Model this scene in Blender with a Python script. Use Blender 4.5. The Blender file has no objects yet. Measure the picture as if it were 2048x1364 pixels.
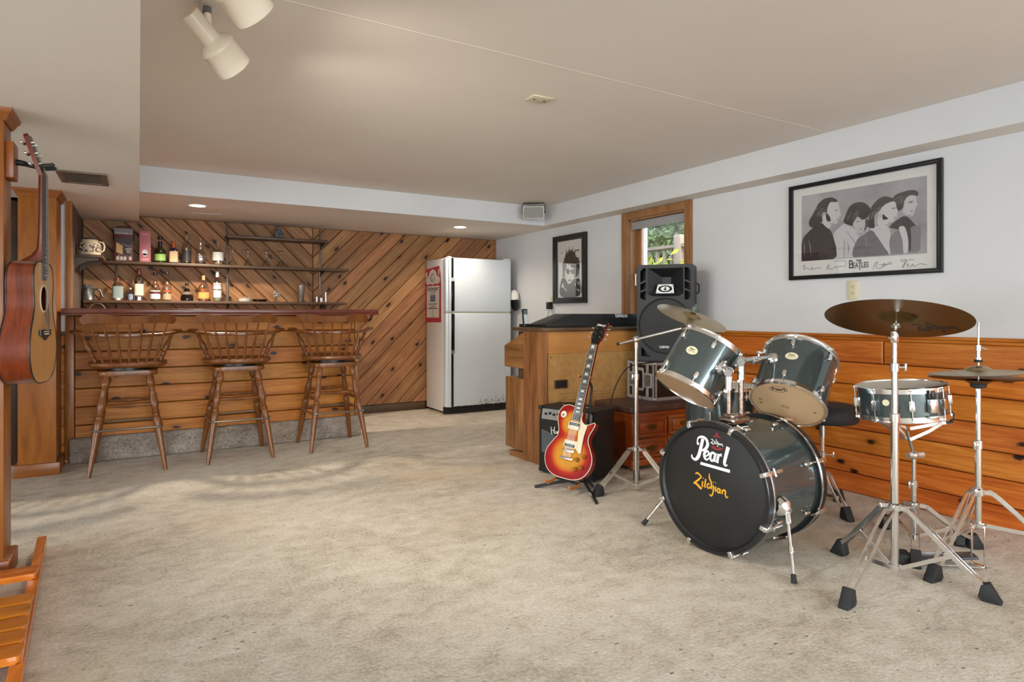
import bpy, bmesh, math, random
from mathutils import Vector, Matrix, Quaternion
rnd = random.Random(7)
PI = math.pi
R = math.radians
scene = bpy.context.scene
COL = scene.collection

# ------------------------------------------------------------------ objects
def finish(name, bm, mats, parent=None, smooth=35):
    me = bpy.data.meshes.new(name)
    bmesh.ops.recalc_face_normals(bm, faces=bm.faces) if smooth != 'keep' else None
    bm.to_mesh(me); bm.free()
    for m in (mats if isinstance(mats, (list, tuple)) else [mats]):
        me.materials.append(m)
    if smooth and smooth != 'keep':
        me.polygons.foreach_set('use_smooth', [True] * len(me.polygons))
        me.set_sharp_from_angle(angle=R(smooth))
    o = bpy.data.objects.new(name, me); COL.objects.link(o)
    if parent is not None: o.parent = parent
    return o
def pieces(name, bm, mats, parent=None, smooth=35):
    """one object per loose piece"""
    bm.faces.ensure_lookup_table(); todo = set(bm.faces); out = []
    while todo:
        seed = todo.pop(); isl = {seed}; st = [seed]
        while st:
            f = st.pop()
            for v in f.verts:
                for g in v.link_faces:
                    if g in todo: todo.discard(g); isl.add(g); st.append(g)
        nbm = bmesh.new(); mp = {}
        for f in sorted(isl, key=lambda q: q.index):
            for v in f.verts:
                if v not in mp: mp[v] = nbm.verts.new(v.co)
            g = nbm.faces.new([mp[v] for v in f.verts]); g.material_index = f.material_index
        out.append(finish(name, nbm, mats, parent, smooth))
    bm.free(); return out
def tag(o, label, cat, group=None):
    o['label'] = label; o['category'] = cat
    if group: o['group'] = group
    return o
def thing(name, label, cat, loc=(0, 0, 0), rotz=0, group=None, quat=None):
    o = bpy.data.objects.new(name, None); COL.objects.link(o)
    o.empty_display_size = .05; o.location = loc
    if quat is not None:
        o.rotation_mode = 'QUATERNION'; o.rotation_quaternion = quat
    else: o.rotation_euler = (0, 0, rotz)
    return tag(o, label, cat, group)
def struct(name, bm, mats, parent=None, smooth=0):
    o = finish(name, bm, mats, parent, smooth)
    o['kind'] = 'structure'
    return o
def dup_tree(o, parent=None):
    c = o.copy(); COL.objects.link(c)
    if parent is not None: c.parent = parent
    for ch in [x for x in bpy.data.objects if x.parent == o]: dup_tree(ch, c)
    return c
def axis_quat(n, roll=0):
    return Vector(n).to_track_quat('Z', 'Y') @ Quaternion((0, 0, 1), roll)

# ------------------------------------------------------------------ shapes
def nb(): return bmesh.new()
def box(bm, c, s, rot=None, bev=0, seg=2, mi=0):
    M = Matrix.Translation(Vector(c)) @ (rot.to_4x4() if rot is not None else Matrix.Identity(4)) @ Matrix.Diagonal((s[0], s[1], s[2], 1))
    vs = bmesh.ops.create_cube(bm, size=1, matrix=M)['verts']
    fs = list({f for v in vs for f in v.link_faces})
    for f in fs: f.material_index = mi
    if bev > 0:
        es = list({e for v in vs for e in v.link_edges})
        r = bmesh.ops.bevel(bm, geom=es, offset=bev, segments=seg, profile=.5, affect='EDGES')
        for f in r['faces']: f.material_index = mi
    return vs
def bx(bm, x0, x1, y0, y1, z0, z1, bev=0, mi=0, seg=2):
    return box(bm, ((x0+x1)/2, (y0+y1)/2, (z0+z1)/2), (abs(x1-x0), abs(y1-y0), abs(z1-z0)), None, bev, seg, mi)
def lathe(bm, prof, seg=24, M=None, mi=0, cap=True):
    """prof: list of (r, z)"""
    M = M or Matrix.Identity(4); rings = []
    for r, z in prof:
        if r < 1e-6: rings.append([bm.verts.new(M @ Vector((0, 0, z)))])
        else: rings.append([bm.verts.new(M @ Vector((r*math.cos(2*PI*k/seg), r*math.sin(2*PI*k/seg), z))) for k in range(seg)])
    fs = []
    for a, b in zip(rings, rings[1:]):
        for k in range(seg):
            k2 = (k+1) % seg
            q = [a[k % len(a)], a[k2 % len(a)], b[k2 % len(b)], b[k % len(b)]]
            q2 = []
            for v in q:
                if v not in q2: q2.append(v)
            if len(q2) > 2: fs.append(bm.faces.new(q2))
    if cap:
        for rg in (rings[0], rings[-1]):
            if len(rg) > 2: fs.append(bm.faces.new(rg))
    for f in fs: f.material_index = mi
    return fs
def along(p0, p1):
    p0, p1 = Vector(p0), Vector(p1); d = p1 - p0
    return Matrix.Translation(p0) @ d.to_track_quat('Z', 'Y').to_matrix().to_4x4(), d.length
def cyl(bm, p0, p1, r0, r1=None, seg=16, mi=0):
    M, L = along(p0, p1)
    lathe(bm, [(r0, 0), (r0 if r1 is None else r1, L)], seg, M, mi)
def turned(bm, p0, p1, prof, seg=14, mi=0):
    """prof: (radius, fraction along)"""
    M, L = along(p0, p1)
    lathe(bm, [(r, t*L) for r, t in prof], seg, M, mi)
def tube(bm, pts, r, seg=10, closed=False, mi=0, flat=None):
    pts = [Vector(p) for p in pts]; n = len(pts); rings = []
    t0 = (pts[1]-pts[0]).normalized()
    up = Vector((0, 0, 1)) if abs(t0.z) < .9 else Vector((1, 0, 0))
    a = t0.cross(up).normalized()
    for i, p in enumerate(pts):
        if closed: t = (pts[(i+1) % n]-pts[i-1]).normalized()
        else: t = (pts[min(i+1, n-1)]-pts[max(i-1, 0)]).normalized()
        a = (a - t*a.dot(t)).normalized(); b = t.cross(a)
        rr = r[i] if isinstance(r, (list, tuple)) else r
        fa, fb = flat or (1, 1)
        rings.append([bm.verts.new(p + rr*(fa*math.cos(2*PI*k/seg)*a + fb*math.sin(2*PI*k/seg)*b)) for k in range(seg)])
    pr = list(zip(rings, rings[1:])) + ([(rings[-1], rings[0])] if closed else [])
    for A, B in pr:
        for k in range(seg):
            f = bm.faces.new((A[k], A[(k+1) % seg], B[(k+1) % seg], B[k])); f.material_index = mi
    if not closed:
        for rg in (rings[0], rings[-1]): bm.faces.new(rg).material_index = mi
def bar(bm, pts, w, t, side=(0, 0, 1), mi=0):
    """flat bar following pts, width w along 'side', thickness t"""
    pts = [Vector(p) for p in pts]; n = len(pts); rings = []
    sd = Vector(side).normalized()
    for i, p in enumerate(pts):
        tg = (pts[min(i+1, n-1)]-pts[max(i-1, 0)]).normalized()
        s = (sd - tg*sd.dot(tg)).normalized(); b = tg.cross(s)
        rings.append([bm.verts.new(p + s*w/2*i1 + b*t/2*i2) for i1, i2 in ((1, 1), (1, -1), (-1, -1), (-1, 1))])
    for A, B in zip(rings, rings[1:]):
        for k in range(4): bm.faces.new((A[k], A[(k+1) % 4], B[(k+1) % 4], B[k])).material_index = mi
    for rg in (rings[0], rings[-1]): bm.faces.new(rg).material_index = mi
def prism(bm, poly, z0, z1, M=None, mi=0, mi_side=None, bev=0):
    """extrude 2D polygon (x,y) from z0 to z1"""
    M = M or Matrix.Identity(4)
    a = [bm.verts.new(M @ Vector((x, y, z0))) for x, y in poly]
    b = [bm.verts.new(M @ Vector((x, y, z1))) for x, y in poly]
    fs = [bm.faces.new(a[::-1]), bm.faces.new(b)]
    for f in fs: f.material_index = mi
    n = len(poly)
    for k in range(n):
        f = bm.faces.new((a[k], a[(k+1) % n], b[(k+1) % n], b[k])); f.material_index = mi if mi_side is None else mi_side
    if bev:
        es = [e for f in fs for e in f.edges]
        bmesh.ops.bevel(bm, geom=es, offset=bev, segments=2, profile=.5, affect='EDGES')
def flatpoly(bm, poly, z, M=None, mi=0):
    M = M or Matrix.Identity(4)
    f = bm.faces.new([bm.verts.new(M @ Vector((x, y, z))) for x, y in poly]); f.material_index = mi
    return f
def ell(cx, cy, rx, ry, n=28, rot=0):
    c, s = math.cos(rot), math.sin(rot)
    return [(cx + rx*math.cos(2*PI*k/n)*c - ry*math.sin(2*PI*k/n)*s, cy + rx*math.cos(2*PI*k/n)*s + ry*math.sin(2*PI*k/n)*c) for k in range(n)]
def rrect(x0, x1, y0, y1, r, n=5):
    out = []
    for cx, cy, a in ((x1-r, y1-r, 0), (x0+r, y1-r, 90), (x0+r, y0+r, 180), (x1-r, y0+r, 270)):
        for k in range(n+1):
            t = R(a + 90*k/n); out.append((cx + r*math.cos(t), cy + r*math.sin(t)))
    return out
def catmull(P, n=6, closed=False):
    P = [Vector(p) for p in P]; N = len(P); out = []
    for i in range(N if closed else N-1):
        p0 = P[(i-1) % N] if closed or i > 0 else P[0]
        p1 = P[i]; p2 = P[(i+1) % N]
        p3 = P[(i+2) % N] if closed or i+2 < N else P[-1]
        for k in range(n):
            t = k/n
            out.append(.5*((2*p1) + (p2-p0)*t + (2*p0-5*p1+4*p2-p3)*t*t + (3*p1-p0-3*p2+p3)*t**3))
    if not closed: out.append(P[-1])
    return out
def ribbon(bm, pts, w, z=0, M=None, mi=0, smooth=4):
    """flat pen stroke on the XY plane; w constant or a list at the control points"""
    M = M or Matrix.Identity(4)
    ws = w if isinstance(w, (list, tuple)) else [w]*len(pts)
    P = [Vector((p[0], p[1], ws[i])) for i, p in enumerate(pts)]
    if smooth > 1 and len(P) > 2: P = catmull(P, smooth)
    prev = None
    for i, p in enumerate(P):
        q = P[min(i+1, len(P)-1)]; o = P[max(i-1, 0)]
        t = Vector((q.x-o.x, q.y-o.y)); t = t.normalized() if t.length > 1e-9 else Vector((1, 0))
        nx, ny = -t.y*p.z/2, t.x*p.z/2
        cur = (bm.verts.new(M @ Vector((p.x+nx, p.y+ny, z))), bm.verts.new(M @ Vector((p.x-nx, p.y-ny, z))))
        if prev:
            f = bm.faces.new((prev[0], prev[1], cur[1], cur[0])); f.material_index = mi
        prev = cur
def text(bm, s, size, M=None, mi=0, extrude=0, fat=0, align='CENTER', shear=0, sx=1):
    cu = bpy.data.curves.new('lettering', 'FONT'); cu.body = s; cu.size = size; cu.align_x = align; cu.align_y = 'CENTER'
    cu.extrude = extrude; cu.offset = fat; cu.shear = shear; cu.resolution_u = 3
    o = bpy.data.objects.new('lettering', cu)
    me = bpy.data.meshes.new_from_object(o)
    n0 = len(bm.faces); n1 = len(bm.verts)
    bm.from_mesh(me); bm.verts.ensure_lookup_table(); bm.faces.ensure_lookup_table()
    T = (M or Matrix.Identity(4)) @ Matrix.Diagonal((sx, 1, 1, 1))
    for v in bm.verts[n1:]: v.co = T @ v.co
    for f in bm.faces[n0:]: f.material_index = mi
    bpy.data.objects.remove(o); bpy.data.curves.remove(cu); bpy.data.meshes.remove(me)
def frame_M(origin, xdir, ydir):
    """matrix whose local x,y run along xdir,ydir"""
    x = Vector(xdir).normalized(); y = Vector(ydir).normalized(); z = x.cross(y)
    M = Matrix((x, y, z)).transposed().to_4x4(); M.translation = Vector(origin)
    return M
def clip_poly(poly, rect):
    x0, x1, y0, y1 = rect
    for ax, lim, sg in ((0, x0, 1), (0, x1, -1), (1, y0, 1), (1, y1, -1)):
        out = []
        for i in range(len(poly)):
            a, b = poly[i-1], poly[i]
            da, db = sg*(a[ax]-lim), sg*(b[ax]-lim)
            if (da < 0) != (db < 0):
                t = da/(da-db); out.append((a[0]+t*(b[0]-a[0]), a[1]+t*(b[1]-a[1])))
            if db >= 0: out.append(b)
        poly = out
        if len(poly) < 3: return []
    return poly
_board = [0]
def board(bm, uvl, poly, depth, M, direction, bev=.004, gap=.0015, mi=0):
    """one plank of a boarded surface: convex polygon in the wall's plane, raised by depth, V-edged.
    UVs run along the grain, each plank in its own row of the UV plane."""
    _board[0] += 1; k = _board[0]
    cx = sum(p[0] for p in poly)/len(poly); cy = sum(p[1] for p in poly)/len(poly)
    area = sum(poly[i-1][0]*poly[i][1]-poly[i][0]*poly[i-1][1] for i in range(len(poly)))
    if area < 0: poly = poly[::-1]
    def inset(d):
        out = []; n = len(poly)
        for i in range(n):
            a, b, c = Vector(poly[i-1]), Vector(poly[i]), Vector(poly[(i+1) % n])
            e1 = (b-a); e2 = (c-b)
            if e1.length < 1e-6 or e2.length < 1e-6: out.append(b); continue
            e1.normalize(); e2.normalize()
            n1 = Vector((-e1.y, e1.x)); n2 = Vector((-e2.y, e2.x)); s = n1+n2
            den = max(.25, s.length_squared/2)
            out.append(b + s*(d/den))
        return out
    c, s = direction
    off = rnd.uniform(0, 3)
    def uv(p): x, y = p[0]-cx, p[1]-cy; return (c*x+s*y+off*7, (-s*x+c*y)+k+.5)
    L0, L1, L2 = inset(gap), inset(gap), inset(gap+bev)
    rings = [[bm.verts.new(M @ Vector((p[0], p[1], z))) for p in L] for L, z in ((L0, 0), (L1, depth-bev), (L2, depth))]
    n = len(poly)
    def face(vs, ps):
        f = bm.faces.new(vs); f.material_index = mi
        for l, p in zip(f.loops, ps): l[uvl].uv = uv(p)
    for (A, PA), (B, PB) in (((rings[0], L0), (rings[1], L1)), ((rings[1], L1), (rings[2], L2))):
        for i in range(n):
            j = (i+1) % n
            face((A[i], A[j], B[j], B[i]), (PA[i], PA[j], PB[j], PB[i]))
    face(rings[2], L2)
def uv_box(bm, uvl, grain=2, off=None):
    """box-projected UVs for plain timber, grain along axis 'grain'"""
    k = rnd.uniform(0, 40); r = rnd.randrange(1000, 2000)
    for f in bm.faces:
        n = f.normal; ax = max(range(3), key=lambda i: abs(n[i]))
        others = [i for i in range(3) if i != grain]
        for l in f.loops:
            co = l.vert.co
            v = co[others[0]] if ax != others[0] else co[others[1]]
            if ax == grain: v = co[others[0]]
            l[uvl].uv = (co[grain]+k, v*.5+r+.3)
def timber(name, bm, mat, parent=None, grain=2, smooth=35, make=None):
    bm.normal_update(); uvl = bm.loops.layers.uv.verify(); uv_box(bm, uvl, grain)
    return (make or finish)(name, bm, mat, parent, smooth)

# ------------------------------------------------------------------ materials
def S(h):
    h = h.lstrip('#'); c = [int(h[i:i+2], 16)/255 for i in (0, 2, 4)]
    return tuple((x/12.92 if x <= .04045 else ((x+.055)/1.055)**2.4) for x in c)+(1,)
def mat(name, col, rough=.5, metal=0, **kw):
    m = bpy.data.materials.new(name); m.use_nodes = True
    b = m.node_tree.nodes['Principled BSDF']
    b.inputs['Base Color'].default_value = S(col) if isinstance(col, str) else col
    b.inputs['Roughness'].default_value = rough; b.inputs['Metallic'].default_value = metal
    for k, v in kw.items(): b.inputs[k.replace('_', ' ')].default_value = v
    return m
class N:
    def __init__(s, m): s.m = m; s.t = m.node_tree; s.b = s.t.nodes['Principled BSDF']
    def n(s, typ, **kw):
        x = s.t.nodes.new(typ)
        for k, v in kw.items():
            if k.startswith('i_'):
                key = k[2:]; key = int(key) if key.isdigit() else key.replace('_', ' ')
                if hasattr(v, 'is_output') or isinstance(v, bpy.types.NodeSocket): s.t.links.new(v, x.inputs[key])
                else: x.inputs[key].default_value = v
            else: setattr(x, k, v)
        return x
    def co(s, kind, scale=(1, 1, 1)):
        c = s.n('ShaderNodeTexCoord'); mp = s.n('ShaderNodeMapping', i_Vector=c.outputs[kind]); mp.inputs['Scale'].default_value = scale
        return mp.outputs[0]
    def noise(s, vec, scale, detail=3, rough=.55, dist=0):
        return s.n('ShaderNodeTexNoise', i_Vector=vec, i_Scale=scale, i_Detail=detail, i_Roughness=rough, i_Distortion=dist).outputs[0]
    def ramp(s, fac, stops, interp='LINEAR'):
        r = s.n('ShaderNodeValToRGB', i_Fac=fac); r.color_ramp.interpolation = interp
        e = r.color_ramp.elements
        while len(e) < len(stops): e.new(.5)
        for x, (p, c) in zip(e, stops):
            x.position = p; x.color = S(c) if isinstance(c, str) else (c, c, c, 1) if isinstance(c, (int, float)) else c
        return r.outputs[0]
    def mix(s, a, b, fac, mode='MIX'):
        x = s.n('ShaderNodeMix', data_type='RGBA', blend_type=mode)
        for k, v in (('Factor', fac), ('A', a), ('B', b)):
            i = [q for q in x.inputs if q.name == k and (q.type == ('VALUE' if k == 'Factor' else 'RGBA'))][0]
            if isinstance(v, bpy.types.NodeSocket): s.t.links.new(v, i)
            else: i.default_value = S(v) if isinstance(v, str) else v
        return [q for q in x.outputs if q.type == 'RGBA'][0]
    def math(s, op, a, b=0):
        return s.n('ShaderNodeMath', operation=op, i_0=a, i_1=b).outputs[0]
    def set(s, name, sock): s.t.links.new(sock, s.b.inputs[name])
    def bump(s, h, strength=.3, dist=.01):
        s.set('Normal', s.n('ShaderNodeBump', i_Height=h, i_Strength=strength, i_Distance=dist).outputs[0])
def wood(name, dark, mid, light, rough=.35, knots=.0, coords='UV', gs=(2.2, 34, 1), coat=0, vary=.25, spec=.5, knot_col='#2a1509'):
    m = mat(name, mid, rough, 0, Coat_Weight=coat, Coat_Roughness=.15, Specular_IOR_Level=spec); n = N(m)
    raw = n.co(coords)
    vec = n.co(coords, gs)
    warp = n.noise(n.co(coords, (gs[0]*.35, gs[1]*.35, gs[2]*.35)), 1.0, 2)
    g1 = n.noise(vec, 1.0, 4, .6, 1.2)
    g2 = n.noise(n.co(coords, (gs[0]*4, gs[1]*6, gs[2]*4)), 1.0, 2)
    f = n.math('ADD', n.math('MULTIPLY', g1, .65), n.math('MULTIPLY', warp, .35))
    col = n.ramp(f, [(.3, dark), (.5, mid), (.7, light)])
    col = n.mix(col, dark, n.math('MULTIPLY', n.ramp(g2, [(.5, 0.), (.75, 1.)]), .35))
    if coords == 'UV' and vary:
        sp = n.n('ShaderNodeSeparateXYZ', i_0=raw)
        fl = n.math('FLOOR', sp.outputs[1])
        wn = n.n('ShaderNodeTexWhiteNoise', noise_dimensions='1D', i_W=fl)
        h = n.n('ShaderNodeHueSaturation', i_Color=col, i_Saturation=1.0)
        n.t.links.new(n.math('ADD', n.math('MULTIPLY', wn.outputs[0], vary*1.6), 1-vary*.8), h.inputs['Value'])
        wn2 = n.n('ShaderNodeTexWhiteNoise', noise_dimensions='1D', i_W=n.math('ADD', fl, .37))
        n.t.links.new(n.math('ADD', n.math('MULTIPLY', wn2.outputs[0], .016), .492), h.inputs['Hue'])
        col = h.outputs[0]
    if knots:
        vo = n.n('ShaderNodeTexVoronoi', voronoi_dimensions='2D', i_Vector=n.co(coords, (3.2, 6.5, 1)), i_Scale=1.0, i_Randomness=1.0)
        wob = n.math('MULTIPLY', n.math('SUBTRACT', n.noise(n.co(coords, (30, 30, 30)), 1.0, 2), .5), .16)
        d = n.math('ADD', vo.outputs['Distance'], wob)
        sc = n.n('ShaderNodeSeparateColor', i_0=vo.outputs['Color'])
        pick = n.ramp(sc.outputs[0], [(1-knots, 0.), (1-knots+.02, 1.)], 'LINEAR')
        halo = n.math('MULTIPLY', n.math('MULTIPLY', n.ramp(d, [(.06, 1.), (.32, 0.)]), .55), pick)
        core = n.math('MULTIPLY', n.ramp(d, [(.06, 1.), (.115, 0.)]), pick)
        col = n.mix(col, dark, halo)
        col = n.mix(col, knot_col, core)
    n.set('Base Color', col)
    n.bump(g1, .12, .002)
    return m
def mottled(name, c1, c2, scale, rough=.5, metal=0, bump=0, **kw):
    m = mat(name, c1, rough, metal, **kw); n = N(m)
    f = n.noise(n.co('Object'), scale, 4)
    n.set('Base Color', n.ramp(f, [(.35, c1), (.65, c2)]))
    if bump: n.bump(n.noise(n.co('Object'), scale*8, 2), bump, .004)
    return m
def glassy(name, col, rough=.03, tint=.85):
    """thin clear glass: see-through with a mirror-like surface by angle"""
    m = bpy.data.materials.new(name); m.use_nodes = True; t = m.node_tree
    for x in list(t.nodes): t.nodes.remove(x)
    o = t.nodes.new('ShaderNodeOutputMaterial'); tr = t.nodes.new('ShaderNodeBsdfTransparent'); gl = t.nodes.new('ShaderNodeBsdfGlossy')
    fr = t.nodes.new('ShaderNodeLayerWeight'); mx = t.nodes.new('ShaderNodeMixShader'); rp = t.nodes.new('ShaderNodeMapRange')
    tr.inputs[0].default_value = S(col); gl.inputs['Roughness'].default_value = rough
    fr.inputs['Blend'].default_value = .4
    rp.inputs['To Min'].default_value = .12; rp.inputs['To Max'].default_value = tint
    t.links.new(fr.outputs['Facing'], rp.inputs['Value']); t.links.new(rp.outputs[0], mx.inputs[0])
    t.links.new(tr.outputs[0], mx.inputs[1]); t.links.new(gl.outputs[0], mx.inputs[2]); t.links.new(mx.outputs[0], o.inputs[0])
    return m
def emit(name, col, strength):
    m = mat(name, col, .5); b = m.node_tree.nodes['Principled BSDF']
    b.inputs['Emission Color'].default_value = S(col); b.inputs['Emission Strength'].default_value = strength
    return m

MT = {}
MT['ceiling'] = mottled('ceiling_paint', '#dcd3ca', '#e0d8cf', 1.3, .9, bump=.05)
MT['wall'] = mottled('wall_paint', '#cdcdcf', '#d1d1d3', 2.0, .75, bump=.04)
MT['chevron'] = wood('chevron_pine', '#745033', '#9b6c45', '#b58860', .5, .5, vary=.24, spec=.25)
MT['plank'] = wood('honey_pine', '#85480f', '#aa6620', '#c07e35', .45, .5, vary=.24, spec=.28)
MT['plank_red'] = wood('amber_pine', '#974a10', '#c06a24', '#d98c3c', .40, .5, vary=.24, spec=.28)
MT['trimwood'] = wood('trim_oak', '#7d4a1e', '#a3682f', '#b87c3f', .35, 0, vary=.1)
MT['oakframe'] = wood('window_oak', '#75502f', '#96683f', '#a97c52', .35, 0, vary=.1)
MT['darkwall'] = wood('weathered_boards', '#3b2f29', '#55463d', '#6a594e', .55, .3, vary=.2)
MT['groove'] = mat('groove_shadow_gap', '#3a1d0a', .8)
MT['post'] = wood('post_birch', '#6c3a0d', '#8c5019', '#a3672a', .35, 0, gs=(1.6, 22, 1), vary=.1)
MT['stool'] = wood('stool_maple', '#4f2a0f', '#70401b', '#845126', .32, 0, 'Object', (30, 30, 4), coat=.15, spec=.35)
MT['barred'] = wood('bar_top_mahogany', '#4e1f17', '#682c20', '#7c3a2b', .3, 0, gs=(1.5, 40, 1), coat=.3, vary=.05)
MT['shelfwood'] = wood('shelf_walnut', '#3c2a1e', '#573f2d', '#6b5039', .45, 0, vary=.12)
MT['organ'] = wood('organ_oak', '#4a2a10', '#875a30', '#a87a4b', .45, 0, gs=(1.6, 42, 1), vary=.06)
MT['organback'] = wood('organ_back_ply', '#a86d33', '#bb7f42', '#c48a4d', .5, .15, gs=(1.2, 14, 1), vary=.05)
MT['bench'] = wood('bench_cherry', '#6e2f0c', '#8f4415', '#a4561f', .28, 0, gs=(2, 26, 1), coat=.3, vary=.08)
MT['orange'] = wood('orange_slats', '#a8590f', '#c9741c', '#da8c30', .22, 0, gs=(3, 30, 1), coat=.5, vary=.1)
MT['chrome'] = mat('chrome', '#efefef', .16, 1.0)
MT['chrome_dull'] = mat('brushed_chrome', '#b8b6b2', .3, 1.0)
MT['nickel'] = mat('antique_nickel', '#8f867a', .32, .9)
MT['brass'] = mat('aged_brass', '#6d5428', .4, .8)
MT['black'] = mat('black_plastic', '#141414', .42)
MT['black_soft'] = mat('black_rubber', '#1d1d1e', .65)
MT['blackgloss'] = mat('black_gloss', '#0d0d0d', .12)
MT['white_plastic'] = mat('white_plastic', '#e2e2e0', .35)
MT['almond'] = mat('almond_plastic', '#cdc4a8', .4)
MT['cream'] = mat('cream_enamel', '#dccfbb', .3)
MT['white'] = mat('white_ink', '#e9e9ea', .5)
MT['paper'] = mat('paper', '#dbdad7', .6)
MT['ink'] = mat('black_ink', '#26262a', .6)
MT['gold'] = mat('gold_ink', '#e0a21f', .45)
MT['red'] = mat('red_ink', '#b5202a', .5)
MT['clear'] = glassy('clear_glass', '#eef2f0')
MT['clear_warm'] = glassy('clear_bottle_glass', '#efece6')
MT['pane'] = glassy('window_pane', '#fbfcfc', .01, .5)
MT['glazing'] = glassy('picture_glass', '#fefefe', .02, .3)

# ------------------------------------------------------------------ the room
W, YB, XL, YF = 3.73, 6.70, -5.0, -4.0
ZC, ZS, ZL = 2.17, 1.976, 1.912
XS, YS, XE = 3.55, 5.35, .004          # faces of the two white soffits, edge of the left dropped ceiling
def carpet_mat(name, c1, c2, c3, streak=1.0):
    m = mat(name, c2, .95, 0, Specular_IOR_Level=.1); n = N(m)
    o = n.co('Object')
    big = n.noise(n.co('Object', (.8*streak, 1.3, 1.2)), 1.3, 4, .55, .5)
    mid = n.noise(n.co('Object', (9*streak, 12, 9)), 1.0, 4, .65, .4)
    fine = n.noise(o, 75, 3, .75)
    f = n.math('ADD', n.math('MULTIPLY', big, .27), n.math('ADD', n.math('MULTIPLY', mid, .33), n.math('MULTIPLY', fine, .40)))
    col = n.ramp(f, [(.38, c1), (.5, c2), (.60, c3)])
    dark = tuple(x*.42 for x in S(c1)[:3])+(1,)
    vo = n.n('ShaderNodeTexVoronoi', i_Vector=n.co('Object', (17, 30, 20)), i_Scale=1.0)
    gate = n.ramp(n.noise(n.co('Object', (1.6, 3.4, 2)), 1.0, 5, .65), [(.47, 0.), (.58, 1.)])
    pick = n.ramp(n.n('ShaderNodeSeparateColor', i_0=vo.outputs['Color']).outputs[0], [(.32, 0.), (.37, 1.)])
    speck = n.math('MULTIPLY', n.math('MULTIPLY', n.ramp(n.math('ADD', vo.outputs['Distance'], n.math('MULTIPLY', n.math('SUBTRACT', fine, .5), .35)), [(.05, 1.), (.17, 0.)]), gate), pick)
    col = n.mix(col, dark, n.math('MULTIPLY', speck, .8))
    st = n.ramp(n.noise(n.co('Object', (1, 1, 1)), .8, 2), [(.54, 0.), (.72, 1.)])
    col = n.mix(col, '#c9b08a', n.math('MULTIPLY', st, .4))
    n.set('Base Color', col)
    n.bump(n.math('ADD', n.math('MULTIPLY', mid, .6), n.math('ADD', n.math('MULTIPLY', fine, .45), n.math('MULTIPLY', speck, -.8))), .6, .014)
    return m
MT['carpet'] = carpet_mat('beige_carpet', '#a49a8b', '#cac1b2', '#dad3c7')
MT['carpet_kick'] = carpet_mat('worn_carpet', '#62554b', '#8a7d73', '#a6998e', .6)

b = nb(); bx(b, XL-.2, W+.25, YF-.2, YB+.2, -.1, 0); struct('floor', b, MT['carpet'])
b = nb(); bx(b, XL-.2, W+.25, YF-.2, YB+.2, ZC, ZC+.12)
bx(b, .3, 3.5, 2.283, 2.286, ZC-.001, ZC)
struct('ceiling', b, MT['ceiling'])
# dropped ceiling over the left of the room
b = nb(); bx(b, XL, XE, YF, YB, ZL, ZC-.001); struct('ceiling_left', b, MT['ceiling'])
# soffits: white face, underside in the ceiling colour
b = nb()
for v in [bx(b, XE+.001, W, YS, YB, ZS, ZC-.001)]: pass
b.normal_update()
for f in b.faces: f.material_index = 1 if f.normal.z < -.5 else 0
struct('trim_1', b, [MT['wall'], MT['ceiling']])
b = nb(); bx(b, XS, W, YF, YS-.001, ZS, ZC-.001); b.normal_update()
for f in b.faces: f.material_index = 1 if f.normal.z < -.5 else 0
struct('trim_2', b, [MT['wall'], MT['ceiling']])

# right wall with its window opening
WY0, WY1, WZ0, WZ1 = 3.595, 4.268, .86, 1.912
b = nb()
for y0, y1, z0, z1 in ((YF, WY0, 0, ZC), (WY1, YB, 0, ZC), (WY0, WY1, 0, WZ0), (WY0, WY1, WZ1, ZC)):
    bx(b, W, W+.22, y0, y1, z0, z1)
wall_right = struct('wall_right', b, MT['wall'])
# pine wainscot on the right wall, its cap and base
b = nb(); uvl = b.loops.layers.uv.verify()
MW = frame_M((W, 0, 0), (0, -1, 0), (0, 0, 1))      # local x = -Y, y = Z, out of the wall = -X
Y0W, Y1W = YF, 3.47
z = .0; rows = [.0, .118, .252, .386, .52, .654, .788, .925]
for i in range(7):
    y = Y0W - rnd.uniform(0, 1.5)
    while y < Y1W:
        y2 = y + rnd.uniform(2.6, 4.2)
        a, c = max(y, Y0W), min(y2, Y1W)
        if c-a > .05: board(b, uvl, [(-c, rows[i]), (-a, rows[i]), (-a, rows[i+1]), (-c, rows[i+1])], .018, MW, (1, 0), .006, .0024)
        y = y2
f = flatpoly(b, [(-Y1W, 0), (-Y0W, 0), (-Y0W, .925), (-Y1W, .925)], .001, MW, 1)
struct('trim_3', b, [MT['plank_red'], MT['groove']])
b = nb(); bx(b, W-.034, W, Y0W, Y1W, .940, .958, .004); bx(b, W-.026, W, Y0W, Y1W, .922, .9395, .005)
timber('trim_4', b, MT['plank_red'], None, 1, 35, struct)

# back wall faced with a chevron of pine boards
b = nb(); bx(b, XL, W, YB, YB+.2, 0, ZC)
struct('wall_back', b, MT['groove'])
b = nb(); uvl = b.loops.layers.uv.verify()
MBK = frame_M((0, YB, 0), (1, 0, 0), (0, 0, 1))     # out of the wall = -Y
xv, ZV, P = 1.556, 1.31, .178
for side, x0, x1 in ((-1, -.425, xv), (1, xv, W)):
    for k in range(-26, 20):
        c0 = ZV + P*k
        # strip between the lines z = side*(x-xv)+c0 and +P
        q = [(-1, side*(-1-xv)+c0), (5, side*(5-xv)+c0), (5, side*(5-xv)+c0+P), (-1, side*(-1-xv)+c0+P)]
        p = clip_poly(q, (x0, x1, .085, ZS))
        if len(p) > 2:
            pp = []
            for v in p:
                if not pp or (abs(v[0]-pp[-1][0])+abs(v[1]-pp[-1][1])) > .004: pp.append(v)
            if len(pp) > 2: board(b, uvl, pp, .016, MBK, (math.sqrt(.5), side*math.sqrt(.5)), .005, .0026)
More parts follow.
